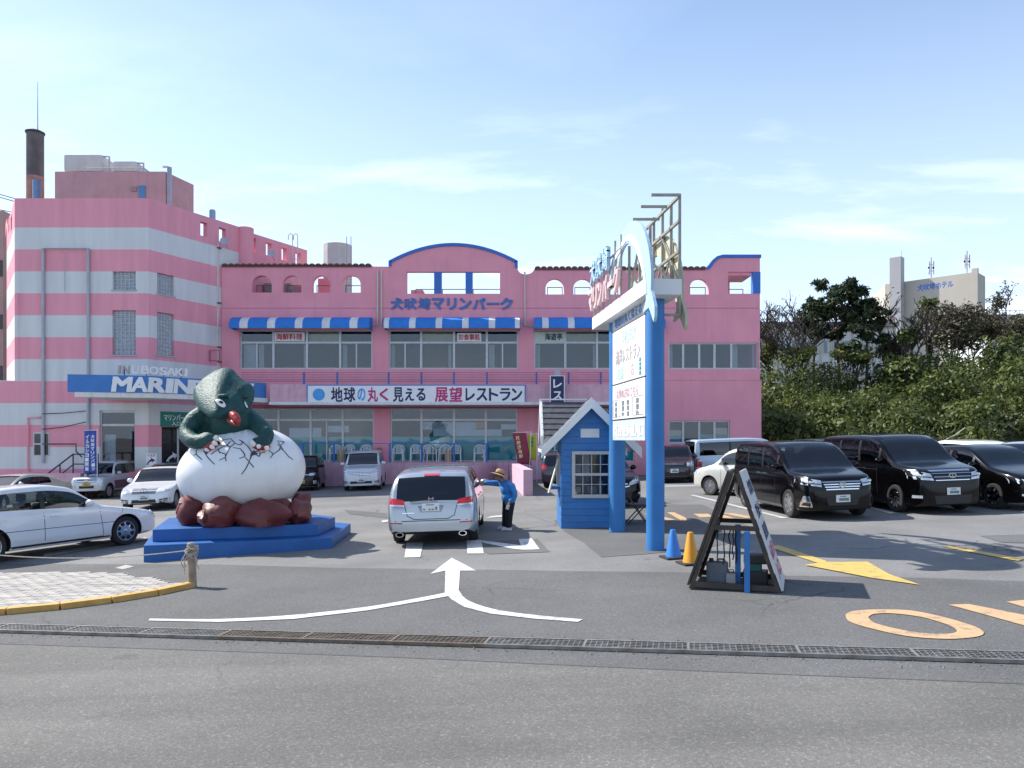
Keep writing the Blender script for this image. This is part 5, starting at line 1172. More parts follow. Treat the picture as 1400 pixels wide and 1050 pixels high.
# ================================================================ dinosaur hatching from an egg
PB = mat('plinth_blue', (.011, .105, .34), .5, 0, .12, 2.5, dirt=.35, dscale=2.5, dcol=(.05, .12, .30), bump=.1, bscale=30)
EGG = mat('egg_white', (.80, .80, .80), .32, 0, .03, 2, dirt=.4, dscale=1.2, dcol=(.60, .59, .55), streak=1); ROCK = mat('red_brown_rock', (.13, .021, .02), .5, 0, .25, 3, bump=.6, bscale=6, dirt=.3, dcol=(.2, .05, .045))
DINO = mat('dino_green', (.013, .064, .060), .54, 0, .3, 5, spec=.35, bump=.9, bscale=22, dirt=.35, dscale=2.2, dcol=(.03, .13, .11)); CRACK = mat('crack_grey', (.055, .06, .085), .6)
DRED = mat('dino_red', (.33, .02, .018), .35, 0, .2, 6); CLAW = mat('claw_white', (.78, .76, .70), .3); EYEW = mat('eye_white', (.82, .82, .80), .2); EYED = mat('eye_dark', (.008, .006, .005), .1); EYEB = mat('eye_brown', (.12, .05, .015), .15)
SY = 16.3; SK = SY / F
st = thing('egg_statue', 'green baby dinosaur statue hatching from a cracked white egg on a blue plinth', 'statue', (-5.7, SY, gz(-5.7)))
def slab(pts, z0, z1, name, bev=.02):
    n_ = len(pts); b = MB(); b.add([(x, y, z) for z in (z0, z1) for x, y in pts], [tuple(range(n_ - 1, -1, -1)), tuple(range(n_, 2 * n_))] + [(i, (i + 1) % n_, n_ + (i + 1) % n_, n_ + i) for i in range(n_)]); return b.build(name, PB, st, bevel=bev)
slab([(-6.86, 14.3), (-3.62, 15.45), (-3.78, 18.0), (-5.0, 18.9), (-7.95, 17.2)], -.4, .105, 'plinth_lower_step')
slab([(-6.92, 14.78), (-3.98, 15.72), (-3.95, 17.15), (-5.0, 18.2), (-7.6, 17.0)], .1055, .345, 'plinth_upper_step')
EC = Vector(((331 - 700) * SK, SY, CAMZ - 44 * SK)); EA = Vector((1.31, 1.12, .93)); ER = Matrix.Rotation(R(-7), 4, 'Y') @ Matrix.Rotation(R(8), 4, 'Z')
def eggp(d_):
    """point of the egg skin in unit direction d_ (egg frame)"""
    k = 1 + .05 * d_.x
    return EC + ER @ Vector((d_.x * EA.x, d_.y * EA.y * k, d_.z * EA.z * k))
e_ = MB(); n1, n2 = 48, 30; vs = []; fs = []
for i in range(n2 + 1):
    th = math.pi * i / n2
    for k in range(n1): a = 2 * math.pi * k / n1; vs.append(eggp(Vector((math.sin(th) * math.cos(a), math.sin(th) * math.sin(a), -math.cos(th)))))
for i in range(n2):
    for k in range(n1): fs.append((i * n1 + k, i * n1 + (k + 1) % n1, (i + 1) * n1 + (k + 1) % n1, (i + 1) * n1 + k))
e_.add(vs, fs); egg = e_.build('egg', EGG, st, smooth=60)
ebvh = BVHTree.FromPolygons([tuple(v) for v in vs], fs)
O = Vector((0, 0, CAMZ))
def on_egg(px, py, lift=.004):
    d_ = (P(px, py, SY) - O).normalized(); h, nrm, idx, dist = ebvh.ray_cast(O, d_)
    if h is None: return None
    if nrm.dot(d_) > 0: nrm = -nrm
    return h + nrm * lift, nrm
cracks = [[(480, 790), (600, 770), (640, 815), (590, 850), (560, 830), (480, 870), (490, 900), (545, 915), (550, 945), (490, 975)], [(545, 945), (555, 985)], [(595, 850), (570, 890), (550, 940)], [(640, 815), (690, 830), (720, 800), (680, 780)],
          [(620, 855), (690, 865), (720, 900), (735, 930), (720, 945), (680, 958)], [(735, 945), (775, 990), (740, 1060), (700, 1110)], [(775, 990), (820, 1045)], [(680, 780), (760, 840), (800, 900), (775, 990)], [(800, 900), (870, 940), (880, 910), (930, 895)], [(815, 910), (860, 880), (880, 910)],
          [(960, 880), (1005, 915), (975, 955)], [(1005, 915), (1060, 880), (1075, 850), (1045, 820)], [(1050, 800), (1100, 880), (1150, 940), (1195, 970)], [(1040, 790), (1110, 800), (1080, 830)], [(1070, 860), (1100, 880)], [(270, 880), (270, 920), (245, 925)], [(270, 920), (325, 970)], [(340, 885), (380, 950), (445, 1015)], [(410, 920), (480, 870)], [(165, 880), (177, 910), (192, 882)], [(500, 830), (560, 835), (600, 790)]]
for cl in cracks:
    pts = []
    for (x, y) in cl:
        for q in (on_egg(230 + x / 7, 490 + y / 7, .0015),):
            if q: pts.append(q[0])
    if len(pts) < 2: continue
    dense = []
    for i in range(len(pts) - 1):
        for k in range(5):
            q = pts[i].lerp(pts[i + 1], k / 5); hit = ebvh.find_nearest(q); dense.append(hit[0] + (hit[0] - EC).normalized() * .002)
    dense.append(pts[-1])
    b = MB(); b.tube(dense, [.012 * (1 - .35 * abs(2 * i / (len(dense) - 1) - 1)) for i in range(len(dense))], 6); b.build('crack', CRACK, egg, smooth=60)
for wed in ([(478, 795), (530, 782), (500, 815), (455, 855), (400, 885), (375, 900), (440, 840)], [(820, 880), (860, 915), (800, 935), (775, 990), (790, 905)], [(330, 885), (385, 900), (370, 920)]):
    ce = Vector((sum(w[0] for w in wed) / len(wed), sum(w[1] for w in wed) / len(wed))); b = MB(); v_ = []
    for (x, y) in wed:
        q = on_egg(230 + x / 7, 490 + y / 7, .009); v_.append(q[0])
    q = on_egg(230 + ce.x / 7, 490 + ce.y / 7, .009); v_.append(q[0]); n_ = len(wed); b.add(v_, [(i, (i + 1) % n_, n_) for i in range(n_)]); b.build('shell_gap', CRACK, egg)
# rocks round the egg
def rock(px, py, rx, rz, Y, seed, ry=None):
    rnd = random.Random(seed); k = Y / F; c = P(px, py, Y); b = MB(); N1, N2 = 22, 14; vs = []; fs = []
    ph = [rnd.uniform(0, 6.28) for _ in range(9)]
    for i in range(N2 + 1):
        th = math.pi * i / N2
        for j in range(N1):
            a = 2 * math.pi * j / N1; d_ = Vector((math.sin(th) * math.cos(a), math.sin(th) * math.sin(a), -math.cos(th)))
            r = 1 + .09 * math.sin(3 * d_.x + ph[0]) * math.sin(4 * d_.z + ph[1]) + .07 * math.sin(6 * d_.x + ph[2] + 3 * d_.y) + .05 * math.sin(8 * d_.z + ph[3] + 4 * d_.x) + .03 * math.sin(15 * d_.x + 11 * d_.z + ph[4])
            v = c + Vector((d_.x * rx * k * r, d_.y * (ry or .42) * r, d_.z * rz * k * r)); v.z = max(v.z, .347); vs.append(v)
    for i in range(N2):
        for j in range(N1): fs.append((i * N1 + j, i * N1 + (j + 1) % N1, (i + 1) * N1 + (j + 1) % N1, (i + 1) * N1 + j))
    b.add(vs, fs); b.build('rock', ROCK, st, smooth=40)
rock(265, 700, 20, 23, 15.75, 1); rock(303, 703, 26, 24, 15.35, 2); rock(357, 706, 38, 23, 15.5, 3); rock(407, 700, 17, 18, 16.0, 4); rock(379, 698, 24, 17, 15.9, 5); rock(287, 706, 14, 14, 15.3, 6)
rock(412, 690, 14, 18, 16.8, 7); rock(260, 695, 14, 20, 16.6, 8); rock(300, 690, 26, 20, 17.3, 9); rock(360, 690, 28, 20, 17.4, 10)
# dinosaur: one continuous skin grown from overlapping volumes
def remeshed(b, vox, sm, name, m, parent, it=6):
    o = b.build(name, m, parent, recalc=True); bpy.context.view_layer.update()
    md = o.modifiers.new('remesh', 'REMESH'); md.mode = 'VOXEL'; md.voxel_size = vox
    s_ = o.modifiers.new('smooth', 'SMOOTH'); s_.factor = sm; s_.iterations = it
    dg = bpy.context.evaluated_depsgraph_get(); me = bpy.data.meshes.new_from_object(o.evaluated_get(dg)); old = o.data; o.modifiers.clear(); o.data = me; bpy.data.meshes.remove(old)
    me.polygons.foreach_set('use_smooth', [True] * len(me.polygons)); me.update()
    return o
def D(px, py, dy=0): return P(px, py, SY + dy)
d = MB()
d.ell(D(316, 602, .14), .78, .55, .74, 20, 14)                                   # trunk
d.ell(D(298, 574, .0), .42, .38, .34); d.ell(D(333, 578, .0), .42, .36, .33)      # shoulders
d.ell(D(315, 578, -.3), .42, .36, .42)                                            # chest/throat
# frill
fr_ = [(268, 545), (266, 531), (277, 517), (291, 507), (304, 502.5), (313, 504.5), (320, 512), (330, 520), (340, 525), (345, 533), (346, 545), (343, 557), (328, 562), (300, 566), (278, 560)]
base = Vector(((305 - 700) * SK, SY - .12, CAMZ - (536 - 600) * SK))
fpt = []
for (x, y) in fr_:
    zz = CAMZ - (y - 600) * SK; fpt.append(((x - 700) * SK, zz))
ce = (sum(p[0] for p in fpt) / len(fpt), sum(p[1] for p in fpt) / len(fpt))
vs = []; fs = []; n_ = len(fpt)
# loft: back of the frill, its rim, then the face drawing in towards the beak
def ringf(sc, cx_, cz_, y0, lean): return [Vector((cx_ + (p[0] - ce[0]) * sc, y0 + lean * (p[1] - ce[1]) + .08 * abs(p[0] - ce[0]) * sc, cz_ + (p[1] - ce[1]) * sc)) for p in fpt]
q1 = D(311, 547); q2 = D(314, 555); q3 = D(318, 563); q4 = D(321, 568)
R_ = [ringf(1.02, ce[0], ce[1], SY + .10, .42), ringf(1.06, ce[0], ce[1], SY - .04, .42), ringf(.90, ce[0] + .01, ce[1] - .02, SY - .24, .36), ringf(.74, q1.x, q1.z + .06, SY - .44, .26), ringf(.56, q2.x, q2.z + .05, SY - .66, .14), ringf(.38, q3.x, q3.z + .03, SY - .86, .05), ringf(.2, q4.x, q4.z + .01, SY - 1.0, 0)]
for rr_ in R_: vs += rr_
vs += [Vector((ce[0], SY + .2, ce[1])), Vector((q4.x, SY - 1.05, q4.z))]
for k in range(len(R_) - 1):
    for i in range(n_): j = (i + 1) % n_; fs.append((k * n_ + i, k * n_ + j, (k + 1) * n_ + j, (k + 1) * n_ + i))
L_ = len(R_) - 1
for i in range(n_): j = (i + 1) % n_; fs += [(j, i, len(vs) - 2), (L_ * n_ + i, L_ * n_ + j, len(vs) - 1)]
d.add(vs, fs); d.ell(D(312, 560, -.35), .40, .38, .28)
# brow horns
def limb(pts, rr): d.tube([p for p in spline(pts, 5)], [rr[0] + (rr[-1] - rr[0]) * i / (5 * (len(pts) - 1)) for i in range(5 * (len(pts) - 1) + 1)], 12)
limb([D(286, 565, -.15), D(267, 574, -.3), D(255, 593, -.45)], [.22, .18]); limb([D(255, 593, -.45), D(264, 603, -.72), D(280, 603, -.84)], [.18, .14]); d.ell(D(282, 602, -.84), .24, .17, .13)
limb([D(338, 571, -.1), D(351, 580, -.3), D(364, 592, -.5)], [.21, .17]); limb([D(364, 591, -.5), D(363, 600, -.66), D(358, 606, -.74)], [.17, .13]); d.ell(D(363, 590, -.62), .14, .12, .12)
for x0, y0, x1, y1, dy in ((278, 596, 293, 598, -.9), (277, 601, 292, 604, -.93), (276, 606, 288, 611, -.95), (352, 602, 346, 606, -.88), (358, 604, 354, 610, -.9), (364, 603, 364, 611, -.88)):
    d.tube([D(x0, y0, dy + .1), D((x0 + x1) / 2, (y0 + y1) / 2 - 1.5, dy), D(x1, y1, dy - .02)], [.08, .075, .055], 8)   # fingers
dino = remeshed(d, .03, .5, 'dinosaur', DINO, st)
dino['label'] = 'dark green dinosaur with frill and red beak'
# beak (subparts)
b = MB(); b.tube([D(318, 567, -.92), D(321.5, 570, -1.08), D(325, 574.5, -1.15), D(326.5, 579, -1.17), D(326, 583, -1.14)], [.085, .09, .065, .038, .01], 14)
remeshed(b, .018, .5, 'beak', DRED, dino, 3)
b = MB(); b.tube([D(314, 574, -.9), D(318, 577.5, -1.04), D(323, 580.5, -1.13)], [.06, .055, .025], 12); b.build('lower_beak', DRED, dino, smooth=60)
dv_ = [WM[st] @ v.co for v in dino.data.vertices]; dbvh = BVHTree.FromPolygons(dv_, [tuple(p.vertices) for p in dino.data.polygons])
def on_dino(px, py):
    d_ = (P(px, py, SY) - O).normalized(); h, nrm, idx, dist = dbvh.ray_cast(O, d_); nrm = nrm if nrm.dot(d_) < 0 else -nrm
    return h, nrm
def eye(px, py, r, rot):
    c, nr = on_dino(px, py); Mx = nr.to_track_quat('Z', 'Y').to_matrix().to_4x4() @ Matrix.Rotation(rot, 4, 'Z'); b = MB(); b.ell(c, r * .85, r * 1.2, r * .38, M=Mx); b.build('eye', EYEW, dino, smooth=60)
    b = MB(); b.ell(c + nr * r * .30, r * .42, r * .5, r * .16, M=Mx); b.build('iris', EYEB, dino, smooth=60); b = MB(); b.ell(c + nr * r * .40, r * .26, r * .30, r * .12, M=Mx); b.build('pupil', EYED, dino, smooth=60)
    b = MB(); b.ell(c, r * .98, r * 1.34, r * .16, M=Mx); b.build('eye_rim', DINO, dino, smooth=60)
eye(301.5, 551.5, .105, R(25)); eye(336, 553.5, .07, R(-20))
for (x, y, rx) in ((304, 541, .15), (335, 542.5, .10)):
    c, nr = on_dino(x, y); b = MB(); b.ell(c - nr * .015, rx, .07, .05, M=Matrix.Rotation(R(-6), 4, 'Y')); b.build('brow', DINO, dino, smooth=60)
# red palms and claws
for (x, y, dy, rx, rz, rot) in ((288, 609, -.92, .17, .085, 38), (357, 610, -.84, .19, .085, -4)):
    b = MB(); b.ell(D(x, y, dy), rx, .10, rz, M=Matrix.Rotation(R(-rot), 4, 'Y')); b.build('palm', DRED, dino, smooth=60)
for (x0, y0, x1, y1, dy) in ((294, 598, 301, 602.5, -.96), (292, 605, 297.5, 608.5, -.98), (289, 610, 293, 613.5, -.98), (282.5, 614, 284.5, 617, -.96), (346, 604, 343, 607, -.92), (347, 606, 346, 611, -.94), (354, 609, 353, 613.5, -.95), (364.5, 611, 365.5, 616, -.92)):
    b = MB(); a_, b_ = D(x0, y0, dy), D(x1, y1, dy - .04); b.tube([a_, a_.lerp(b_, .35), a_.lerp(b_, .75), b_], [.05, .048, .03, .006], 10); b.build('claw', CLAW, dino, smooth=60)
# pale scuffed chest
# jagged broken shell standing round the hatchling
rnd = random.Random(12)
for k in range(16):
    px = 262 + k * 7.2 + rnd.uniform(-2, 2); py = 603 - 9 * math.sin(math.pi * k / 15) + rnd.uniform(-2, 2)
    if 276 < px < 300 or 340 < px < 372: continue
    q = on_egg(px, py, .0)
    if not q: continue
    c, nr = q; up_ = (Vector((0, 0, 1)) - nr * nr.z).normalized(); sd_ = nr.cross(up_); w = rnd.uniform(.07, .11); h = rnd.uniform(.08, .17); b = MB()
    tri_ = [c - sd_ * w - up_ * .03, c + sd_ * w * rnd.uniform(.7, 1.1) - up_ * .03, c + sd_ * rnd.uniform(-.04, .04) + up_ * h + nr * .02]
    b.add(tri_ + [v - nr * .035 for v in tri_], [(0, 1, 2), (5, 4, 3), (0, 3, 4, 1), (1, 4, 5, 2), (2, 5, 3, 0)]); b.build('shell_shard', EGG, egg)
# ================================================================ ticket kiosk
KB = mat('kiosk_blue', (.026, .17, .45), .5, 0, .12, 3, dirt=.45, dscale=2, dcol=(.05, .16, .38), streak=1); KW = mat('kiosk_white', (.74, .74, .72), .5, 0, .05, 4, dirt=.25, dscale=4, dcol=(.5, .48, .45))
SHG = mat('slate_shingle', (.075, .08, .095), .75, 0, .3, 8); FRM = mat('window_frame_grey', (.50, .49, .46), .5)
KX0, KX1, KY0, KY1 = 1.14, 2.50, 17.54, 19.2; KZ = gz(1.8) - .03; KC = (KX0 + KX1) / 2 - .03
ks = thing('ticket_kiosk', 'blue wooden ticket kiosk with white gabled roof trim', 'kiosk', (1.8, 18.4, gz(1.8)))
EZ, AZ = 2.0, 3.02; RX = 1.79
b = MB(); wz0, wz1 = .80, 1.756; wx0, wx1 = 1.42, 2.22
gable = [(KX0, KZ), (KX1, KZ), (KX1, AZ - .14 - (KX1 - RX)), (RX, AZ - .14), (KX0, AZ - .14 - (RX - KX0))]
b.plate(gable, [[(wx0, wz0), (wx1, wz0), (wx1, wz1), (wx0, wz1)]], (0, KY0, 0), U, V, (0, .08, 0)); b.build('front_wall', KB, ks)
b = MB(); b.plate(gable, [], (0, KY1 - .08, 0), U, V, (0, .08, 0)); b.build('back_wall', KB, ks)
sl0 = AZ - .14 - (RX - KX0); cy = (KY0 + KY1) / 2
lw = [(KY0 + .081, KZ), (KY1 - .081, KZ), (KY1 - .081, sl0), (cy + .05, 2.75), (cy - .05, 2.75), (KY0 + .081, sl0)]
b = MB(); b.plate(lw, [[(KY0 + .35, .95), (KY1 - .45, .95), (KY1 - .45, 1.72), (KY0 + .35, 1.72)]], (KX0, 0, 0), (0, 1, 0), V, (.08, 0, 0)); b.build('side_wall', KB, ks)
b = MB(); b.plate([(KY0 + .081, KZ), (KY1 - .081, KZ), (KY1 - .081, 2.2), (KY0 + .081, 2.2)], [], (KX1, 0, 0), (0, 1, 0), V, (-.08, 0, 0)); b.build('side_wall', KB, ks)
b = MB(); b.box(KX0 + .09, KX1 - .09, KY0 + .09, KY1 - .09, KZ, KZ + .06); b.build('floor', INT, ks)
# clapboards on the two seen walls
z = KZ + .02; i = 0
while z < 2.75:
    z1 = z + .142
    half = min(KX1 - RX, AZ - .16 - (z + .07)) if z > 2.2 else None
    spans = [(KX0 - .012, KX1 + .012)] if half is None else [(RX - min(RX - KX0 + .01, half), RX + half)]
    out = []
    for a, c in spans:
        if z1 > wz0 - .05 and z < wz1 + .05: out += [(a, wx0 - .06), (wx1 + .06, c)]
        else: out.append((a, c))
    for a, c in out:
        if c - a < .03: continue
        q = MB(); q.add([(a, KY0 - .022, z), (c, KY0 - .022, z), (c, KY0 - .001, z), (a, KY0 - .001, z), (a, KY0 - .010, z1), (c, KY0 - .010, z1), (c, KY0 - .001, z1), (a, KY0 - .001, z1)], [(0, 3, 2, 1), (4, 5, 6, 7), (0, 1, 5, 4), (1, 2, 6, 5), (2, 3, 7, 6), (3, 0, 4, 7)]); q.build('clapboard', KB, ks)
    if z < 2.2:
        for a, c in ([(KY0, KY0 + .33), (KY1 - .43, KY1)] if (z1 > .93 and z < 1.73) else [(KY0, KY1)]):
            q = MB(); q.add([(KX0 - .022, a, z), (KX0 - .001, a, z), (KX0 - .001, c, z), (KX0 - .022, c, z), (KX0 - .010, a, z1), (KX0 - .001, a, z1), (KX0 - .001, c, z1), (KX0 - .010, c, z1)], [(0, 3, 2, 1), (4, 5, 6, 7), (0, 1, 5, 4), (1, 2, 6, 5), (2, 3, 7, 6), (3, 0, 4, 7)]); q.build('clapboard', KB, ks)
    z += .15
# front window
f_ = MB()
for (a, c, z0, z1, dy) in ((wx0 - .055, wx1 + .055, wz0 - .06, wz0 + .02, 0), (wx0 - .055, wx1 + .055, wz1 - .02, wz1 + .05, 0), (wx0 - .055, wx0 + .02, wz0 + .021, wz1 - .021, 0), (wx1 - .02, wx1 + .055, wz0 + .021, wz1 - .021, 0), (wx0 + .021, wx1 - .021, (wz0 + wz1) / 2 - .03, (wz0 + wz1) / 2 + .03, .01)):
    f_.box(a, c, KY0 - .045 + dy, KY0 + .07, z0, z1)
for k in (1, 2, 3): x = wx0 + (wx1 - wx0) * k / 4; f_.box(x - .008, x + .008, KY0 + .005, KY0 + .03, wz0 + .02, wz1 - .02)
for zz in (wz0 + .25, wz1 - .25): f_.box(wx0 + .02, wx1 - .02, KY0 + .0055, KY0 + .0295, zz - .008, zz + .008)
fw_ = f_.build('window', FRM, ks, bevel=.004)
for z0, z1 in ((wz0 + .02, (wz0 + wz1) / 2 - .03), ((wz0 + wz1) / 2 + .03, wz1 - .02)): q = MB(); q.box(wx0 + .02, wx1 - .02, KY0 + .032, KY0 + .038, z0, z1); q.build('pane', GL, fw_)
# things inside the kiosk window
q = MB(); q.box(1.2, 2.4, KY0 + .5, KY0 + .9, .75, .8); q.build('counter', mat('counter_wood', (.30, .2, .12), .6), ks)
for (x0, x1, z0, z1, m_) in ((1.44, 1.62, 1.3, 1.5, PAPER), (1.7, 1.82, 1.25, 1.72, KW), (1.84, 1.98, 1.25, 1.7, mat('door_wood', (.4, .24, .12), .6)), (1.5, 1.62, .81, .95, SIGNW), (1.78, 2.0, .81, .98, mat('pale_box', (.35, .5, .6), .6)), (2.05, 2.12, .81, 1.1, SIGNW)):
    q = MB(); q.box(x0, x1, KY0 + .55, KY0 + .6, z0, z1); q.build('inside_item', m_, ks)
q = MB(); q.box(1.565, 1.99, KY0 - .035, KY0 - .0225, 2.12, 2.32); q.build('vent_plate', KW, ks)
# service opening on the side: frame, ledge, open shutter board
f_ = MB()
for (y0, y1, z0, z1) in ((KY0 + .33, KY1 - .43, 1.70, 1.76), (KY0 + .33, KY0 + .38, .97, 1.70), (KY1 - .48, KY1 - .43, .97, 1.70)): f_.box(KX0 - .05, KX0 + .05, y0, y1, z0, z1)
f_.build('service_window_frame', FRM, ks)
q = MB(); q.box(KX0 - .22, KX0 + .1, KY0 + .3, KY1 - .4, .92, .965); q.build('service_ledge', KB, ks)
BW = mat('board_cream', (.66, .60, .50), .7)
q = MB(); q.bar((KX0 - .05, KY0 + .55, 1.62), (KX0 - .28, KY0 + .50, .82), .45, .03, up=(1, 0, 0)); q.build('shutter_board', BW, ks)
# roof: front gable + left gable, courses of shingles, white barge boards
def roof_slope(a, b, down, length, name='shingle_course', n=8):
    """ridge a-b, slope vector down (unit), courses from eave to ridge"""
    a = Vector(a); b = Vector(b); down = Vector(down).normalized(); nr = (b - a).cross(down).normalized(); nr = nr if nr.z > 0 else -nr
    st_ = length / n
    for i in range(n):
        s0, s1 = i * st_ - .012, (i + 1) * st_ + .01
        q = MB(); s0 = max(0, s0)
        vs = [a + down * s0 + nr * .035, b + down * s0 + nr * .035, b + down * s1 + nr * .055, a + down * s1 + nr * .055]
        vs += [v - nr * .03 for v in vs]; q.add(vs, [(0, 1, 2, 3), (7, 6, 5, 4), (0, 4, 5, 1), (1, 5, 6, 2), (2, 6, 7, 3), (3, 7, 4, 0)]); q.build(name, SHG, ks)
    q = MB(); vs = [a, b, b + down * length, a + down * length]; vs += [v - nr * .03 for v in vs]; q.add(vs, [(0, 1, 2, 3), (7, 6, 5, 4), (0, 4, 5, 1), (1, 5, 6, 2), (2, 6, 7, 3), (3, 7, 4, 0)]); q.build('roof_deck', KW, ks)
FYo, BYo = KY0 - .30, KY1 + .25
roof_slope((RX, FYo + .04, AZ - .07), (RX, BYo, AZ - .07), (-1, 0, -1.0), 1.56); roof_slope((RX, FYo + .04, AZ - .07), (RX, BYo, AZ - .07), (1, 0, -1.0), 1.56)
LXo = .66
roof_slope((LXo + .04, cy, AZ - .075), (RX, cy, AZ - .075), (0, -1, -1.0), 1.12, n=6); roof_slope((LXo + .04, cy, AZ - .075), (RX, cy, AZ - .075), (0, 1, -1.0), 1.12, n=6)
def barge(apex, foot, thick, name='barge_board', w=.17):
    q = MB(); apex = Vector(apex); foot = Vector(foot); n_ = Vector(thick)
    up = Vector((0, 0, 1)); dn = Vector((0, 0, -w * 1.4))
    vs = [apex, foot, foot + dn, apex + dn]; vs += [v + n_ for v in vs]; q.add(vs, [(0, 1, 2, 3), (7, 6, 5, 4), (0, 4, 5, 1), (1, 5, 6, 2), (2, 6, 7, 3), (3, 7, 4, 0)]); q.build(name, KW, ks)
for yy in (FYo, BYo):
    barge((RX, yy, AZ), (RX - 1.13, yy, AZ - 1.13), (0, .06, 0)); barge((RX, yy + .001, AZ), (RX + 1.13, yy + .001, AZ - 1.13), (0, .06, 0))
barge((LXo, cy, AZ), (LXo, cy - .86, AZ - .86), (.06, 0, 0)); barge((LXo + .001, cy, AZ), (LXo + .001, cy + .86, AZ - .86), (.06, 0, 0))
for s_ in (-1, 1): q = MB(); q.bar((RX + s_ * 1.11, FYo + .061, AZ - 1.19), (RX + s_ * 1.11, BYo, AZ - 1.19), .04, .1); q.build('eave_board', KW, ks)
q = MB(); q.bar((LXo, cy, AZ + .012), (RX, cy, AZ + .012), .09, .03); q.build('ridge_cap', KW, ks)
# gable infill of the left gable
q = MB(); q.plate([(-.55, 2.08), (.55, 2.08), (0, 2.66)], [], (KX0 - .03, cy, 0), (0, 1, 0), V, (.03, 0, 0)); q.build('gable_infill', KB, ks)
# ================================================================ roadside sign on two blue columns
PSB = mat('column_blue', (.026, .175, .45), .55, 0, .10, 2, dirt=.5, dscale=1.6, dcol=(.06, .17, .36), streak=1)
sg_ = thing('pylon_sign', 'tall white sign board between two round blue columns beside the kiosk', 'sign', (2.45, 15.3, gz(2.45)))
pr, pl_ = Vector((2.59, 13.88)), Vector((2.29, 16.72))
for p, r in ((pr, .163), (pl_, .175)):
    q = MB(); q.lathe([(r, gz(p.x) - .05), (r, 4.6)], 28, Matrix.Translation((p.x, p.y, 0))); q.build('column', PSB, sg_, smooth=40)
ax = Vector((pl_.x - pr.x, pl_.y - pr.y, 0)).normalized(); lf = Vector((-ax.y, ax.x, 0)); lf = lf if lf.x < 0 else -lf
# panels: lie between the columns, facing the drive
Pn = Vector((2.485, 14.03, 0)); Pf = Vector((2.225, 16.53, 0)); pd = (Pf - Pn); pln = pd.length; pd.normalize(); pn = Vector((-pd.y, pd.x, 0)); pn = pn if pn.x < 0 else -pn
PSW = mat('sign_panel_white', (.80, .80, .80), .4, 0, .03, 2); PGR = mat('sign_panel_grey', (.60, .61, .62), .5); PBL = mat('sign_panel_paleblue', (.50, .56, .66), .5)
def panel(z0, z1, m, name='sign_panel'):
    q = MB(); c = (Pn + Pf) / 2; M_ = Matrix.Translation((c.x, c.y, 0)) @ Matrix.Rotation(math.atan2(pd.y, pd.x), 4, 'Z'); q.box(-pln / 2, pln / 2, -.06, .06, z0, z1, M=M_); return q.build(name, m, sg_, bevel=.008)
def ptxt(s, u, z, w, h, m, parent, bold=.03, vertical=False):
    """u from the far column (0) to the near one (1) = reading direction"""
    c = Pf + (Pn - Pf) * u + pn * .0605 + Vector((0, 0, z))
    text('lettering', s, c, -pd, V, w, h, m, parent, depth=.008, bold=bold)
p1 = panel(2.06, 2.47, PBL); ptxt('灯台遊歩道入口', .52, 2.265, 2.3, .27, SIGNW, p1, .04)
p2 = panel(2.50, 3.22, PSW); ptxt('お車の方はこちら', .48, 3.02, 1.7, .2, mat('pink_print', (.66, .42, .47), .5), p2, .02)
for u, s in ((.13, '休憩所'), (.36, '営業中'), (.52, '駐車場'), (.80, '展望台')):
    for k, ch in enumerate(s): ptxt(ch, u, 2.82 - k * .115, .2, .1, GREYT, p2, .02)
for (u0, u1) in ((.03, .26), (.66, .96)):
    q = MB()
    for (ua, ub, za, zb_) in ((u0, u1, 2.545, 2.555), (u0, u1, 2.90, 2.908), (u0, u0 + .006, 2.555, 2.90), (u1 - .006, u1, 2.555, 2.90)):
        a = Pf + (Pn - Pf) * ua + pn * .0605; c = Pf + (Pn - Pf) * ub + pn * .0605
        vs = [a + V_ for V_ in (Vector((0, 0, za)),)] + [c + Vector((0, 0, za)), c + Vector((0, 0, zb_)), a + Vector((0, 0, zb_))]; vs += [v + pn * .006 for v in vs]; q.add(vs, [(0, 1, 2, 3), (7, 6, 5, 4), (0, 4, 5, 1), (1, 5, 6, 2), (2, 6, 7, 3), (3, 7, 4, 0)])
    q.build('print_box', GREYT, p2)
p3 = panel(3.25, 4.36, PSW); ptxt('海洋レストラン', .5, 3.78, 1.9, .32, mat('warm_grey_print', (.48, .42, .42), .5), p3, .02)
ptxt('地球', .55, 4.14, 1.1, .28, mat('pale_cyan_print', (.55, .75, .80), .5), p3, .03); ptxt('海鮮', .26, 3.44, .6, .26, MATS['pale_cyan_print'], p3, .03); ptxt('お', .66, 3.46, .26, .26, mat('pale_pink_print', (.70, .5, .5), .5), p3, .02)
for k, ch in enumerate('お食事処'): ptxt(ch, .88, 3.58 - k * .085, .16, .075, mat('teal_print', (.05, .38, .42), .5), p3, .02)
p4 = panel(4.39, 4.68, PGR); ptxt('地球の丸く見える', .5, 4.52, 2.1, .2, mat('mid_blue_print', (.12, .28, .55), .5), p4, .02)
q = MB(); 
for z in (2.485, 3.235, 4.375):
    c = (Pn + Pf) / 2; M_ = Matrix.Translation((c.x, c.y, 0)) @ Matrix.Rotation(math.atan2(pd.y, pd.x), 4, 'Z'); q.box(-pln / 2, pln / 2, -.03, .03, z - .013, z + .013, M=M_)
q.build('panel_rail', DKM, sg_)
# cap
cc = (pr + pl_) / 2; M_ = Matrix.Translation((cc.x - .0, cc.y + .2, 0)) @ Matrix.Rotation(math.atan2(ax.y, ax.x) - R(90), 4, 'Z')
q = MB(); q.box(-.36, .30, -2.15, 2.25, 4.60, 4.88, M=M_); q.build('cap', KW, sg_, bevel=.015)
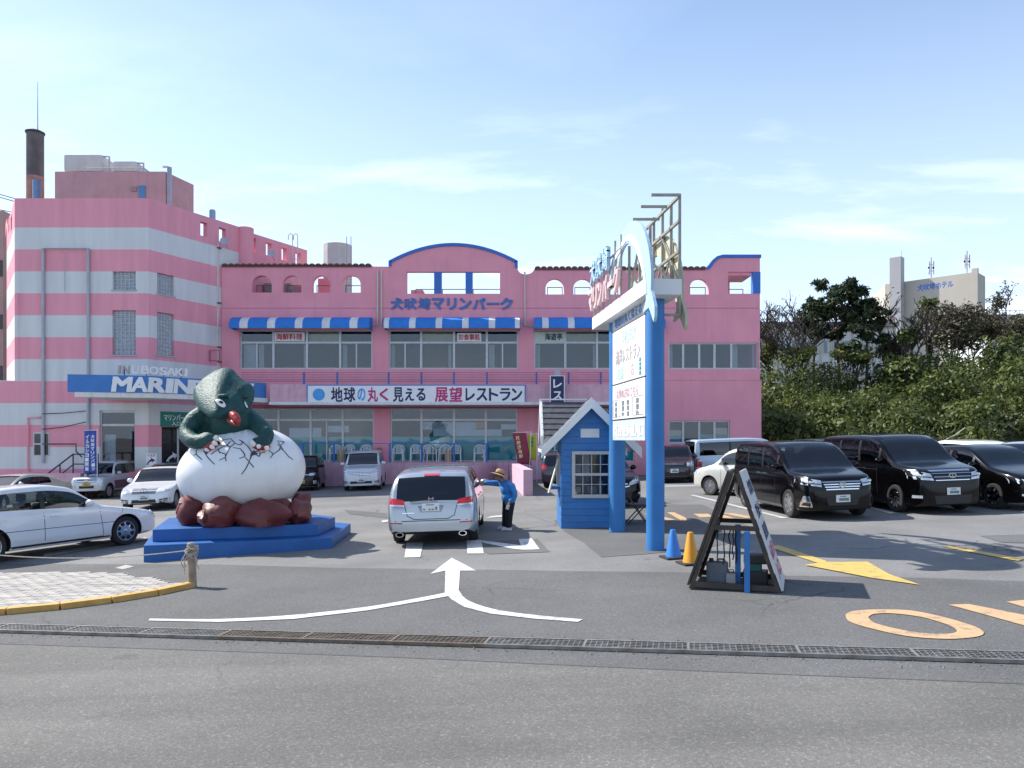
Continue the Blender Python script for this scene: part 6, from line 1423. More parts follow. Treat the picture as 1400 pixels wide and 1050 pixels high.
# standing letters on the cap
PINKT = mat('pink_letter', (.74, .52, .53), .5); PALEB = mat('pale_blue_letter', (.42, .62, .80), .5)
def capp(v, x, z): return M_ @ Vector((x, v, z))
rd = (M_.to_3x3() @ Vector((0, -1, 0)))
for i, ch in enumerate('マリンパーク'):
    text('letter', ch, capp(1.95 - i * .47, -.40, 5.22 - 0), rd, V, .42, .5 if ch != 'ー' else .12, PINKT, sg_, depth=.07, bold=.05)
for i, ch in enumerate('犬吠埼'): text('letter', ch, capp(1.75 - i * .62, -.40, 5.82), rd, V, .5, .5, PALEB, sg_, depth=.07, bold=.03)
GALV = mat('dull_galvanised', (.36, .35, .30), .55, .5, .15, 5, dirt=.5, dcol=(.28, .2, .12))
for v in (2.1, 1.6, 1.1, .6, .1, -.4): q = MB(); q.tube([capp(v, -.34, 4.87), capp(v, -.34, 6.1)], .022, 6); q.build('letter_stay', GALV, sg_)
for z in (5.2, 5.85): q = MB(); q.tube([capp(2.15, -.34, z), capp(-.5, -.34, z)], .018, 6); q.build('letter_rail', GALV, sg_)
# dolphin cut-outs on steel frames
DB_ = mat('dolphin_blue', (.40, .56, .70), .5, 0, .04, 2); DBK = mat('dolphin_back_cream', (.55, .52, .38), .7, 0, .12, 2, dirt=.4, dcol=(.35, .3, .2)); DWB = mat('dolphin_belly', (.80, .82, .84), .4)
dol_back = [(.28, 4.62), (.26, 5.0), (.42, 5.5), (.75, 5.98), (1.15, 6.25), (1.5, 6.38), (1.85, 6.42), (2.3, 6.36), (2.75, 6.2), (3.1, 5.98), (3.32, 5.74), (3.42, 5.56), (3.58, 5.28)]
dol_bel = [(3.58, 5.28), (3.38, 5.36), (3.2, 5.52), (2.9, 5.82), (2.65, 5.9), (2.7, 5.5), (2.4, 5.92), (1.95, 6.02), (1.5, 5.85), (1.1, 5.5), (.8, 5.05), (.6, 4.62)]
fluke = [(.58, 4.5), (.78, 4.3), (.4, 4.34), (.12, 4.05), (.05, 4.3), (.28, 4.62)]
ol = [(p.x, p.y) for p in spline([(*q, 0) for q in dol_back], 3)][:-1] + [(p.x, p.y) for p in spline([(*q, 0) for q in dol_bel], 3)][:-1] + [(p.x, p.y) for p in spline([(*q, 0) for q in [dol_bel[-1]] + fluke], 2)][1:-1]
wbel = [(3.50, 5.33), (3.38, 5.40), (3.2, 5.56), (2.9, 5.86), (2.4, 5.97), (1.95, 6.07), (1.45, 5.88), (1.05, 5.5), (.72, 5.02), (.55, 4.62), (.50, 4.62), (.62, 5.06), (.93, 5.58), (1.36, 5.99), (1.92, 6.19), (2.42, 6.1), (2.92, 5.94), (3.25, 5.62)]
shr = lambda pts: [(x, z if z < 4.62 else 4.62 + (z - 4.62) * .86) for x, z in pts]
ol = shr(ol); wbel = shr(wbel)
def dolphin_board(x, y0, m, name, face, belly):
    q = MB(); q.plate(ol, [], (x, y0, 0), (-.1, 1, 0), V, (.05, 0, 0)); o = q.build(name, m, sg_)
    if belly: q = MB(); q.plate([(p.x, p.y) for p in spline([(*w, 0) for w in wbel + wbel[:1]], 2)[:-1]], [], (x - .001, y0, 0), (-.1, 1, 0), V, (-.012, 0, 0)); q.build('dolphin_belly', DWB, o)
dolphin_board(2.38, 12.75, DB_, 'dolphin_board', 0, True); dolphin_board(3.12, 13.75, DBK, 'dolphin_board', 0, False)
def fx(x, v, z): return Vector((x - .1 * v, 13.75 + v, z))
for v in (.25, .75, 1.3, 1.9): q = MB(); q.bar(fx(3.08, v, 4.35 if v < .6 else 4.89), fx(3.08, v, 6.55 if v < 1 else 6.6), .05, .05); q.build('frame_post', GALV, sg_)
for z, v0, v1 in ((4.95, .1, 2.4), (5.5, .2, 2.6), (6.05, .2, 2.6), (6.5, .2, 2.4)): q = MB(); q.bar(fx(3.06, v0, z), fx(3.06, v1, z), .05, .05); q.build('frame_rail', GALV, sg_)
for v, z in ((.2, 6.52), (.9, 6.52), (1.5, 6.45), (.25, 4.35), (.6, 4.92), (1.6, 4.92)): q = MB(); q.bar(fx(3.08, v, z), fx(2.55, v, z) + Vector((0, 0, 0)), .045, .045); q.build('frame_stay', GALV, sg_)
for v in (.5, 1.2, 1.9): q = MB(); q.bar(fx(3.05, v, 4.95), fx(2.62, v + .4, 5.6), .04, .04); q.build('frame_brace', GALV, sg_)
for v0, z0, v1, z1 in ((.25, 4.95, .75, 5.5), (.75, 5.5, 1.3, 6.05), (1.3, 4.95, .75, 5.5), (1.9, 4.95, 1.3, 5.5)): q = MB(); q.bar(fx(3.06, v0, z0), fx(3.06, v1, z1), .03, .03); q.build('frame_brace', GALV, sg_)
for v in (.3, 1.0, 1.8): q = MB(); q.bar(capp(-1.7 + v, -.05, 4.88), capp(-1.7 + v, -.05, 6.0), .05, .05); q.build('frame_post', GALV, sg_)
for v0, v1 in ((.3, 1.0), (1.8, 1.0)): q = MB(); q.bar(capp(-1.7 + v0, -.05, 4.9), capp(-1.7 + v1, -.05, 5.9), .04, .04); q.build('frame_brace', GALV, sg_)
# folding stool behind the posts
sq = G(872, 716); stl = thing('folding_chair', 'dark folding chair standing behind the blue columns', 'chair', tuple(sq))
q = MB(); q.tube([sq + Vector((-.28, .1, .75)), sq + Vector((.22, -.15, 0))], .014, 6); q.build('frame_leg', DKM, stl); q = MB(); q.tube([sq + Vector((-.28, .45, .75)), sq + Vector((.22, .25, 0))], .014, 6); q.build('frame_leg', DKM, stl)
q = MB(); q.tube([sq + Vector((.16, -.1, .44)), sq + Vector((-.25, -.12, 0))], .014, 6); q.build('frame_leg', DKM, stl); q = MB(); q.tube([sq + Vector((.16, .3, .44)), sq + Vector((-.25, .28, 0))], .014, 6); q.build('frame_leg', DKM, stl)
q = MB(); q.box(sq.x - .2, sq.x + .2, sq.y - .14, sq.y + .34, sq.z + .43, sq.z + .47); q.build('seat', DKM, stl, bevel=.015); q = MB(); q.box(sq.x - .30, sq.x - .27, sq.y + .1, sq.y + .45, sq.z + .6, sq.z + .78); q.build('backrest', DKM, stl)
# ================================================================ cones, A-board, chairs, banners, rope post
def cone(px, py, h, col, label, tiltx=0):
    p = G(px, py); t = thing('traffic_cone', label, 'traffic cone', tuple(p), M=Matrix.Translation(p) @ TILT @ Matrix.Rotation(R(12), 4, 'Z'))
    q = MB(); q.lathe([(.135, .0345), (.13, .05), (.045, h - .01), (.04, h), (.0, h + .004)], 20); q.build('cone_body', col, t, local=True, smooth=40)
    q = MB(); q.box(-.19, .19, -.19, .19, 0, .034); q.build('base', mat('cone_rubber', (.03, .03, .03), .8), t, local=True, bevel=.012)
cone(921, 763, .48, mat('cone_blue', (.03, .20, .62), .45, 0, .05, 4), 'blue plastic traffic cone near the blue column'); cone(945, 771, .51, mat('cone_yellow', (.78, .32, .02), .45, 0, .05, 4, dirt=.3, dscale=5), 'yellow plastic traffic cone near the folding board')
# A-board
pA_ = G(1004, 808.5); phi = R(20.5); AM = Matrix.Translation((pA_.x, pA_.y, pA_.z)) @ Matrix.Rotation(-phi, 4, 'Z')
ab = thing('folding_sign_board', 'dark wooden A-shaped sign board standing on the asphalt', 'sign', M=AM)
DW = mat('dark_wood', (.055, .042, .034), .75, 0, .3, 6, dirt=.4, dscale=5, dcol=(.10, .075, .055)); AH, AW, AD = 1.54, .56, .95
for yy in (0, AD):
    for s_ in (-1, 1): q = MB(); q.bar((s_ * AW, yy, .0), (s_ * .035, yy, AH), .05, .06, up=(0, 1, 0)); q.build('frame_leg', DW, ab, local=True)
for yy in (.0, AD): q = MB(); q.box(-AW + .03, AW - .03, yy - .025, yy + .025, .03, .10); q.build('bottom_rail', DW, ab, local=True); q = MB(); q.box(-.29, .29, yy - .024, yy + .024, .80, .86); q.build('cross_rail', DW, ab, local=True)
for s_ in (-1, 1):
    q = MB(); q.box(-.02, .02, .028, AD - .028, -.03, .03, M=Matrix.Translation((s_ * .29, 0, .83))); q.build('side_rail', DW, ab, local=True)
    dirv = Vector((s_ * (AW - .035), 0, -AH)).normalized(); nrm = Vector((s_ * AH, 0, AW - .035)).normalized()
    a = Vector((s_ * .03, -.03, AH + .02)) + nrm * .034; b2 = a + dirv * (AH * 1.06 - .02); q = MB(); vs = [a, b2, b2 + Vector((0, AD + .06, 0)), a + Vector((0, AD + .06, 0))]; vs += [v + nrm * .028 for v in vs]
    q.add(vs, [(0, 1, 2, 3), (7, 6, 5, 4), (0, 4, 5, 1), (1, 5, 6, 2), (2, 6, 7, 3), (3, 7, 4, 0)]); bd_ = q.build('board', mat('worn_white_board', (.58, .58, .58), .6, 0, .08, 3, dirt=.4, dscale=3) if s_ > 0 else DW, ab, local=True)
    if s_ > 0:
        c0 = (a + b2) / 2 + nrm * .0285 + Vector((0, AD / 2 + .03, 0)); W_ = WM[ab].to_3x3()
        for t_, s2, m_ in ((-.56, '犬吠埼', NAVY), (-.24, 'マリンパーク', NAVY), (.05, '展望', NAVY), (.32, 'レストラン', MAGT), (.58, '入口', REDT)):
            text('lettering', s2, WM[ab] @ (c0 + dirv * t_), W_ @ Vector((0, 1, 0)), W_ @ (-dirv), .8, .2, m_, bd_, depth=.004, bold=.03)
for (x, y, z1) in ((.165, -.075, .80), (.02, .35, .84)):
    q = MB(); q.box(x - .035, x + .035, y - .035, y + .035, -.02, z1); q.build('blue_stake', KB, ab, local=True)
def local_thing(name, label, cat, lx, ly, lz=0):
    p = AM @ Vector((lx, ly, lz)); p.z = gz(p.x) + lz; return thing(name, label, cat, M=Matrix.Translation(p) @ Matrix.Rotation(-phi, 4, 'Z'))
t = local_thing('grey_water_can', 'grey plastic canister used as ballast under the sign board', 'canister', -.25, .35)
q = MB(); q.box(-.14, .14, -.1, .1, .001, .33); q.build('can_body', mat('grey_plastic', (.15, .17, .2), .5, 0, .1, 5), t, local=True, bevel=.035); q = MB(); q.lathe([(.03, .325), (.03, .37), (.0, .372)], 12, Matrix.Translation((-.08, 0, 0))); q.build('cap', DKM, t, local=True); q = MB(); q.tube([(.0, 0, .32), (.02, 0, .365), (.09, 0, .365), (.11, 0, .32)], .014, 6); q.build('handle', mat('grey_plastic', (.15, .17, .2), .5), t, local=True)
t = local_thing('concrete_block', 'pale concrete block hung with wires under the sign board', 'block', -.06, .25); q = MB(); q.box(-.06, .06, -.08, .08, .0, .2); q.build('block', mat('pale_concrete', (.38, .37, .35), .9, 0, .1, 6), t, local=True, bevel=.01); q = MB(); q.tube([(-.03, 0, .19), (-.03, 0, .24), (.03, 0, .24), (.03, 0, .19)], .008, 6); q.build('lifting_loop', DKM, t, local=True)
t = local_thing('dark_crate', 'black crate with a green box under the sign board', 'crate', .24, .5); q = MB(); q.box(-.16, .16, -.14, .14, .0, .2); q.build('lower_box', DKM, t, local=True, bevel=.015); q = MB(); q.box(-.13, .08, -.11, .11, .201, .3); q.build('green_box', mat('dull_green', (.03, .16, .13), .6), t, local=True, bevel=.01); q = MB(); q.box(-.15, .15, -.13, .13, .301, .42); q.build('lid', DKM, t, local=True, bevel=.02)
for k, (x, y) in enumerate(((-.22, .06), (-.14, .1), (-.08, .25), (-.03, .2), (.0, .28))):
    q = MB(); rnd = random.Random(k); pts = [(x + rnd.uniform(-.012, .012), y, .82 - .055 * j) for j in range(9 + k % 3)]; q.tube(pts, .009, 5)
    o = q.build('hanging_cord', DKM, ab, local=True)
# plastic chairs on the terrace
WP = mat('white_plastic', (.74, .75, .76), .4, 0, .03, 4)
def chair():
    t = thing('plastic_chair', '', 'chair', group='white plastic chairs on the terrace')
    q = MB(); q.box(-.23, .23, -.22, .22, .41, .44); q.build('seat', WP, t, local=True, bevel=.012)
    for sx, sy in ((-1, -1), (1, -1), (-1, 1), (1, 1)):
        q = MB(); q.tube([(sx * .26, sy * .25, 0), (sx * .235, sy * .21, .42 if sy > 0 else .64)], [.024, .03], 8); q.build('leg', WP, t, local=True)
    bq = MB(); ar = [(-.24, .22, .44), (-.25, .25, .68), (-.18, .27, .80), (0, .28, .84), (.18, .27, .80), (.25, .25, .68), (.24, .22, .44)]
    bq.tube(spline(ar, 4), .028, 8); bk = bq.build('backrest', WP, t, local=True, smooth=50)
    for x in (-.13, -.065, 0, .065, .13): q = MB(); q.bar((x, .225, .44), (x * 1.05, .275, .80 - abs(x) * .25), .035, .012, up=(0, 1, 0)); q.build('back_slat', WP, bk, local=True)
    for s_ in (-1, 1): q = MB(); q.tube([(s_ * .25, .25, .66), (s_ * .27, .0, .67), (s_ * .25, -.2, .64)], .026, 8); q.build('armrest', WP, t, local=True, smooth=50)
    return t
c0 = chair()
clabs = {458: 'white plastic chair behind the black kei car', 476: 'white plastic chair beside the cardboard box behind the minivan', 500: 'white plastic chair nearest the pillar behind the minivan', 544.5: 'white plastic chair alone just past the pink pillar', 568.5: 'white plastic chair set against a blue railing post past the lone chair', 588: 'white plastic chair turned sideways between two others', 608: 'white plastic chair with a carton beside its leg', 623: 'white plastic chair behind the railing post above the wagon roof', 655.5: 'white plastic chair standing apart in front of the taped square'}
for i, (px, lab) in enumerate(clabs.items()):
    o = c0 if i == 0 else copy_tree(c0)
    move(o, Matrix.Translation(((px - 700) * 39.35 / F, 39.35, TZ + .001)) @ Matrix.Rotation(R((4, -6, 3, 0, 3, 28, -5, 2, -2)[i]), 4, 'Z') @ Matrix.Scale(1.02, 4)); o['label'] = lab
CARD = mat('cardboard', (.36, .27, .19), .85)
for px, lab in ((613, 'brown carton standing by a plastic chair on the terrace'), (466, 'brown carton on the terrace behind the silver minivan')):
    x = (px - 700) * 39.1 / F; t = thing('cardboard_box', lab, 'box', (x, 39.1, TZ)); q = MB(); q.box(x - .17, x + .17, 39.0, 39.3, TZ + .001, TZ + .62); q.build('carton', CARD, t, bevel=.006); q = MB(); q.box(x - .03, x + .03, 38.995, 38.9995, TZ + .002, TZ + .62); q.build('tape', mat('box_tape', (.5, .42, .3), .5), t)
# banners
def banner(px0, px1, py0, py1, Y, cloth, label, words, tm, lean=0, tail=None, pole_px=None, base_py=None):
    k = Y / F; x0, x1 = (px0 - 700) * k, (px1 - 700) * k; z1, z0 = CAMZ - (py0 - 600) * k, CAMZ - (py1 - 600) * k; zg = CAMZ - ((base_py or 668) - 600) * k
    xp = x1 + .03 if pole_px is None else (pole_px - 700) * k
    t = thing('banner_flag', label, 'banner', (xp, Y, zg)); b = MB(); b.tube([(xp, Y, zg), (xp + lean * .2, Y, z1 + .1)], .016, 6); b.tube([(x0, Y, z1 + .01), (xp, Y, z1 + .05)], .01, 5); b.build('pole', SIGNW, t)
    b = MB(); nx, nz = 6, 14; vs = []
    for j in range(nz + 1):
        for i in range(nx + 1):
            u, w = i / nx, j / nz; vs.append((x0 + (x1 - x0) * u + lean * w * (x1 - x0) * .8, Y - .01 + .05 * math.sin(u * 4 + w * 5) * w, z1 + (z0 - z1) * w + .05 * math.sin(u * 3) * w))
    fs = [(j * (nx + 1) + i, j * (nx + 1) + i + 1, (j + 1) * (nx + 1) + i + 1, (j + 1) * (nx + 1) + i) for j in range(nz) for i in range(nx)]
    b.add(vs, fs); o = b.build('cloth', cloth, t, smooth=80); 
    sm_ = o.modifiers.new('cloth_thickness', 'SOLIDIFY'); sm_.thickness = .006; sm_.offset = 0
    n = len(words)
    for ci, (word, cu) in enumerate(words):
        hh = (z1 - z0) * .86 / max(6, len(word)); 
        for j, ch in enumerate(word):
            w = .09 + (j + .5) * .86 / max(6, len(word)); xc = x0 + (x1 - x0) * cu + lean * w * (x1 - x0) * .8; yy = Y - .01 + .05 * math.sin(cu * 4 + w * 5) * w - .02
            text('lettering', ch, (xc, yy, z1 + (z0 - z1) * w + .05 * math.sin(cu * 3) * w), U, V, (x1 - x0) * .30, hh * .85, tm, o, depth=.004, bold=.03)
    return t
banner(115.5, 132, 589, 648, 34.2, mat('banner_blue', (.045, .09, .38), .8), 'tall blue banner with white lettering by the tower entrance', (('犬吠埼マリンパーク', .72), ('イルカショー開催', .26)), SIGNW, base_py=668)
banner(701, 719, 592, 636, 36.2, mat('banner_maroon', (.26, .035, .06), .8), 'maroon banner leaning beside the yellow one', (('貝焼き海鮮', .3),), mat('banner_cream', (.7, .55, .3), .7), lean=.55, pole_px=723, base_py=667)
banner(722, 733, 594, 630, 36.8, mat('banner_yellow', (.50, .50, .04), .8), 'yellow-green banner hanging behind the maroon one', (('営業中', .5),), mat('banner_green', (.05, .25, .08), .7), pole_px=734, base_py=664)
# wooden post with rope
p = G(263.5, 803); wp = thing('wooden_post', 'weathered wooden stake wound with frayed rope', 'post', tuple(p)); WOOD = mat('weathered_wood', (.33, .26, .19), .9, 0, .3, 7, bump=.4, bscale=30, dirt=.5, dscale=6, dcol=(.16, .12, .09)); ROPE = mat('old_rope', (.42, .37, .31), .95, 0, .25, 30)
q = MB(); q.lathe([(.062, -.05), (.06, .25), (.056, .5), (.054, .66), (.04, .675), (0, .68)], 14, Matrix.Translation(p) @ Matrix.Rotation(R(-2.5), 4, 'Y')); q.build('stake', WOOD, wp, smooth=40)
rnd = random.Random(4)
for k in range(9):
    z = .47 + .016 * k + rnd.uniform(-.02, .02); r = .068 + rnd.uniform(0, .03); q = MB(); tl = rnd.uniform(-.4, .4)
    q.tube([p + Vector((r * math.cos(a) - .015, r * math.sin(a), z + tl * .06 * math.cos(a) + .02 * math.sin(3 * a + k))) for a in [2 * math.pi * i / 20 for i in range(21)]], .0085, 5); q.build('rope_turn', ROPE, wp)
for k, (dx, dz, ln_) in enumerate(((-.11, .55, .36), (-.09, .5, .18), (-.13, .52, .25), (.075, .53, .16), (.085, .5, .22))):
    q = MB(); q.tube([p + Vector((dx * .5, -.05, dz)), p + Vector((dx, -.07, dz - .08)), p + Vector((dx + rnd.uniform(-.03, .03), -.05, dz - ln_ * .6)), p + Vector((dx + rnd.uniform(-.04, .03), -.03, dz - ln_))], .0075, 5); q.build('rope_end', ROPE, wp)
far = Vector((-10.5, 12.6, .52)); q = MB(); pts = []
for i in range(21):
    u = i / 20; v = (p + Vector((-.05, 0, .56))).lerp(far, u); v.z -= .26 * 4 * u * (1 - u) * .9; pts.append(v)
q.tube(pts, .0085, 6); tag(q.build('slack_rope', ROPE, base=far), 'thin slack rope strung from the wooden stake', 'rope')
p3_ = Vector((far.x, far.y, gz(far.x))); wp2 = thing('wooden_post', 'weathered wooden stake holding the far rope end', 'post', tuple(p3_)); q = MB(); q.lathe([(.062, -.05), (.056, .9), (0, .92)], 12, Matrix.Translation(p3_)); q.build('stake', WOOD, wp2, smooth=40)
q = MB(); q.tube([far + Vector((.068 * math.cos(a), .068 * math.sin(a), 0)) for a in [2 * math.pi * i / 16 for i in range(17)]], .01, 5); q.build('rope_turn', ROPE, wp2)
# ================================================================ cars
def pchip(pts):
    x = np.array([p[0] for p in pts], float); y = np.array([p[1] for p in pts], float); h = np.diff(x); d = np.diff(y) / h; m = np.zeros(len(x)); m[0] = d[0]; m[-1] = d[-1]
    for i in range(1, len(x) - 1):
        if d[i - 1] * d[i] > 0: w1 = 2 * h[i] + h[i - 1]; w2 = h[i] + 2 * h[i - 1]; m[i] = (w1 + w2) / (w1 / d[i - 1] + w2 / d[i])
    def f(v):
        i = min(max(int(np.searchsorted(x, v) - 1), 0), len(h) - 1); t = min(1, max(0, (v - x[i]) / h[i]))
        return (1 + 2 * t) * (1 - t) ** 2 * y[i] + t * (1 - t) ** 2 * h[i] * m[i] + t * t * (3 - 2 * t) * y[i + 1] + t * t * (t - 1) * h[i] * m[i + 1]
    return f
TPL = {
 'sedan': dict(top=[(0, .36), (.008, .44), (.035, .49), (.13, .555), (.26, .63), (.29, .65), (.445, .955), (.55, 1.0), (.70, .985), (.79, .91), (.90, .715), (.965, .69), (.993, .60), (1, .42)], belt=[(0, .42), (.13, .53), (.27, .61), (.5, .63), (.87, .665), (1, .58)], ws=(.295, .45), rg=(.735, .885), win=[(.35, .555), (.575, .76)]),
 'coupe': dict(top=[(0, .34), (.01, .43), (.04, .49), (.14, .57), (.28, .66), (.31, .68), (.47, .96), (.55, 1.0), (.66, .985), (.76, .91), (.90, .74), (.965, .71), (.993, .62), (1, .42)], belt=[(0, .42), (.14, .55), (.29, .64), (.5, .66), (.87, .69), (1, .58)], ws=(.315, .475), rg=(.70, .885), win=[(.37, .60), (.62, .74)]),
 'van': dict(top=[(0, .36), (.006, .46), (.03, .54), (.10, .585), (.185, .625), (.205, .64), (.36, .925), (.43, .98), (.6, 1.0), (.9, .985), (.955, .955), (.985, .75), (.996, .5), (1, .36)], belt=[(0, .45), (.10, .55), (.2, .60), (.5, .615), (.95, .63), (1, .5)], ws=(.21, .365), rg=(.957, .985), win=[(.262, .315), (.33, .505), (.525, .715), (.73, .93)]),
 'low': dict(top=[(0, .36), (.006, .45), (.03, .52), (.12, .60), (.215, .655), (.24, .675), (.41, .95), (.50, 1.0), (.72, .985), (.86, .94), (.905, .905), (.925, .87), (.978, .58), (.99, .54), (.996, .42), (1, .34)], belt=[(0, .45), (.12, .56), (.235, .62), (.6, .64), (.93, .655), (1, .48)], ws=(.245, .415), rg=(.918, .976), win=[(.30, .345), (.36, .53), (.55, .73), (.745, .885)]),
 'kei': dict(top=[(0, .36), (.01, .47), (.05, .55), (.15, .61), (.20, .64), (.22, .655), (.36, .93), (.44, .985), (.6, 1.0), (.92, .98), (.965, .93), (.985, .7), (.995, .5), (1, .36)], belt=[(0, .45), (.12, .56), (.2, .61), (.6, .62), (.95, .63), (1, .5)], ws=(.225, .365), rg=(.967, .985), win=[(.30, .52), (.545, .77), (.79, .92)]),
 'hiace': dict(top=[(0, .30), (.008, .42), (.04, .50), (.09, .54), (.11, .555), (.25, .92), (.31, .97), (.5, 1), (.95, .99), (.985, .95), (.996, .6), (1, .30)], belt=[(0, .42), (.08, .5), (.12, .53), (.5, .55), (.95, .55), (1, .45)], ws=(.113, .255), rg=(.986, .995), win=[(.17, .32), (.35, .64), (.66, .955)]),
 'jeep': dict(top=[(0, .40), (.012, .52), (.04, .575), (.25, .615), (.29, .625), (.305, .645), (.385, .935), (.44, .99), (.6, 1), (.93, .985), (.97, .94), (.985, .7), (.995, .5), (1, .38)], belt=[(0, .48), (.04, .55), (.29, .60), (.6, .61), (.95, .61), (1, .5)], ws=(.308, .39), rg=(.972, .984), win=[(.345, .60), (.63, .93)]),
}
CG = glass('car_glass', (.62, .68, .66), refl=1); CGP = glass('privacy_glass', (.07, .075, .08), refl=1); CGM = glass('car_glass_mid', (.26, .29, .29), refl=1)
TYRE = mat('tyre_rubber', (.022, .022, .023), .85); ALLOY = mat('alloy_rim', (.55, .56, .57), .28, .9, .05, 5); ALLOYD = mat('dark_chrome_rim', (.32, .33, .35), .15, 1.0, .05, 5)
TRIM = mat('black_trim', (.012, .012, .013), .45); CHROME = mat('chrome', (.75, .76, .78), .12, 1.0, .02, 5); LAMP = mat('lamp_clear', (.62, .66, .70), .08, .35, .2, 25, coat=1); REDL = mat('tail_lamp_red', (.48, .012, .018), .12, 0, .2, 25, coat=1); PLATE = mat('plate_white', (.72, .73, .72), .5); PLY = mat('plate_yellow', (.70, .42, .02), .5); PLG = mat('plate_marks', (.16, .22, .2), .6)
SEAT = mat('seat_cloth', (.05, .05, .052), .9); UNDER = mat('underbody', (.015, .015, .015), .9)
def paintm(name, col, metal=0, rough=.3, coat=1): return mat('carpaint_' + name, col, rough, metal, .02, 3, coat=coat, spec=.5)
WHITE_P = paintm('white', (.74, .75, .76), rough=.28); PEARL = paintm('pearl', (.62, .63, .62), .2); SILVER = paintm('silver', (.44, .46, .48), .75, .33); LSILVER = paintm('light_silver', (.56, .58, .60), .6, .33); BLACK_P = mat('carpaint_black', (.0016, .0016, .0022), .14, 0, .02, 3, spec=.24, coat=.2); MAROONB = paintm('maroon_black', (.022, .012, .014), .2, .25); CREAM_P = paintm('cream', (.60, .55, .44), .3); PALEBLUE_P = paintm('pale_blue', (.50, .60, .70), .1); DGREY_P = paintm('dark_grey', (.055, .05, .055), .5, .3); GREYBLUE_P = paintm('grey_blue', (.20, .24, .32), .5, .3); IVORY_P = paintm('ivory', (.66, .65, .60), .15)
def make_wheel(root, x, y, r, w, side, rimm, spokes, style='spoke'):
    M_ = Matrix.Translation((x, y, r)) @ Matrix.Rotation(R(-90 * side), 4, 'X')   # local z = outward
    h = w / 2; q = MB(); q.lathe([(r * .66, -h), (r * .92, -h), (r * .985, -h * .7), (r, -h * .3), (r, h * .3), (r * .985, h * .7), (r * .93, h * .98), (r * .72, h), (r * .68, h * .9), (r * .66, h * .5)], 36, M_, closed=True); ty = q.build('wheel', TYRE, root, local=True, smooth=50)
    q = MB(); rr = r * .675
    q.lathe([(rr, h * .5), (rr, h * .95), (rr * .93, h * .92), (rr * .90, h * .2)], 32, M_)
    q.lathe([(rr * .2, h * .3), (rr * .2, h * .78), (rr * .12, h * .86), (0, h * .87)], 20, M_)
    if style == 'disc':
        q.lathe([(rr * .9, h * .55), (rr * .6, h * .80), (rr * .2, h * .78)], 32, M_)
    else:
        for k in range(spokes):
            a = 2 * math.pi * k / spokes; wd = rr * (1.3 / spokes + .03)
            def pt(rad, off, z): return M_ @ Vector((math.cos(a) * rad - math.sin(a) * off, math.sin(a) * rad + math.cos(a) * off, z))
            vs = [pt(rr * .15, -wd, h * .74), pt(rr * .15, wd, h * .74), pt(rr * .93, wd * .85, h * .88), pt(rr * .93, -wd * .85, h * .88), pt(rr * .15, -wd, h * .4), pt(rr * .15, wd, h * .4), pt(rr * .93, wd * .85, h * .5), pt(rr * .93, -wd * .85, h * .5)]
            q.add(vs, [(0, 1, 2, 3), (7, 6, 5, 4), (0, 4, 5, 1), (1, 5, 6, 2), (2, 6, 7, 3), (3, 7, 4, 0)])
    q.build('rim', rimm, ty, local=True, smooth=35)
    q = MB(); q.lathe([(rr * .9, h * .15), (0, h * .15)], 24, M_); q.build('brake_disc', UNDER, ty, local=True)
    if style == 'disc':
        for k in range(8):
            a = 2 * math.pi * (k + .5) / 8; c = M_ @ Vector((math.cos(a) * rr * .72, math.sin(a) * rr * .72, h * .74)); q = MB(); q.ell(c, .05, .012, .05, 10, 6); q.build('rim_hole', UNDER, ty, local=True)
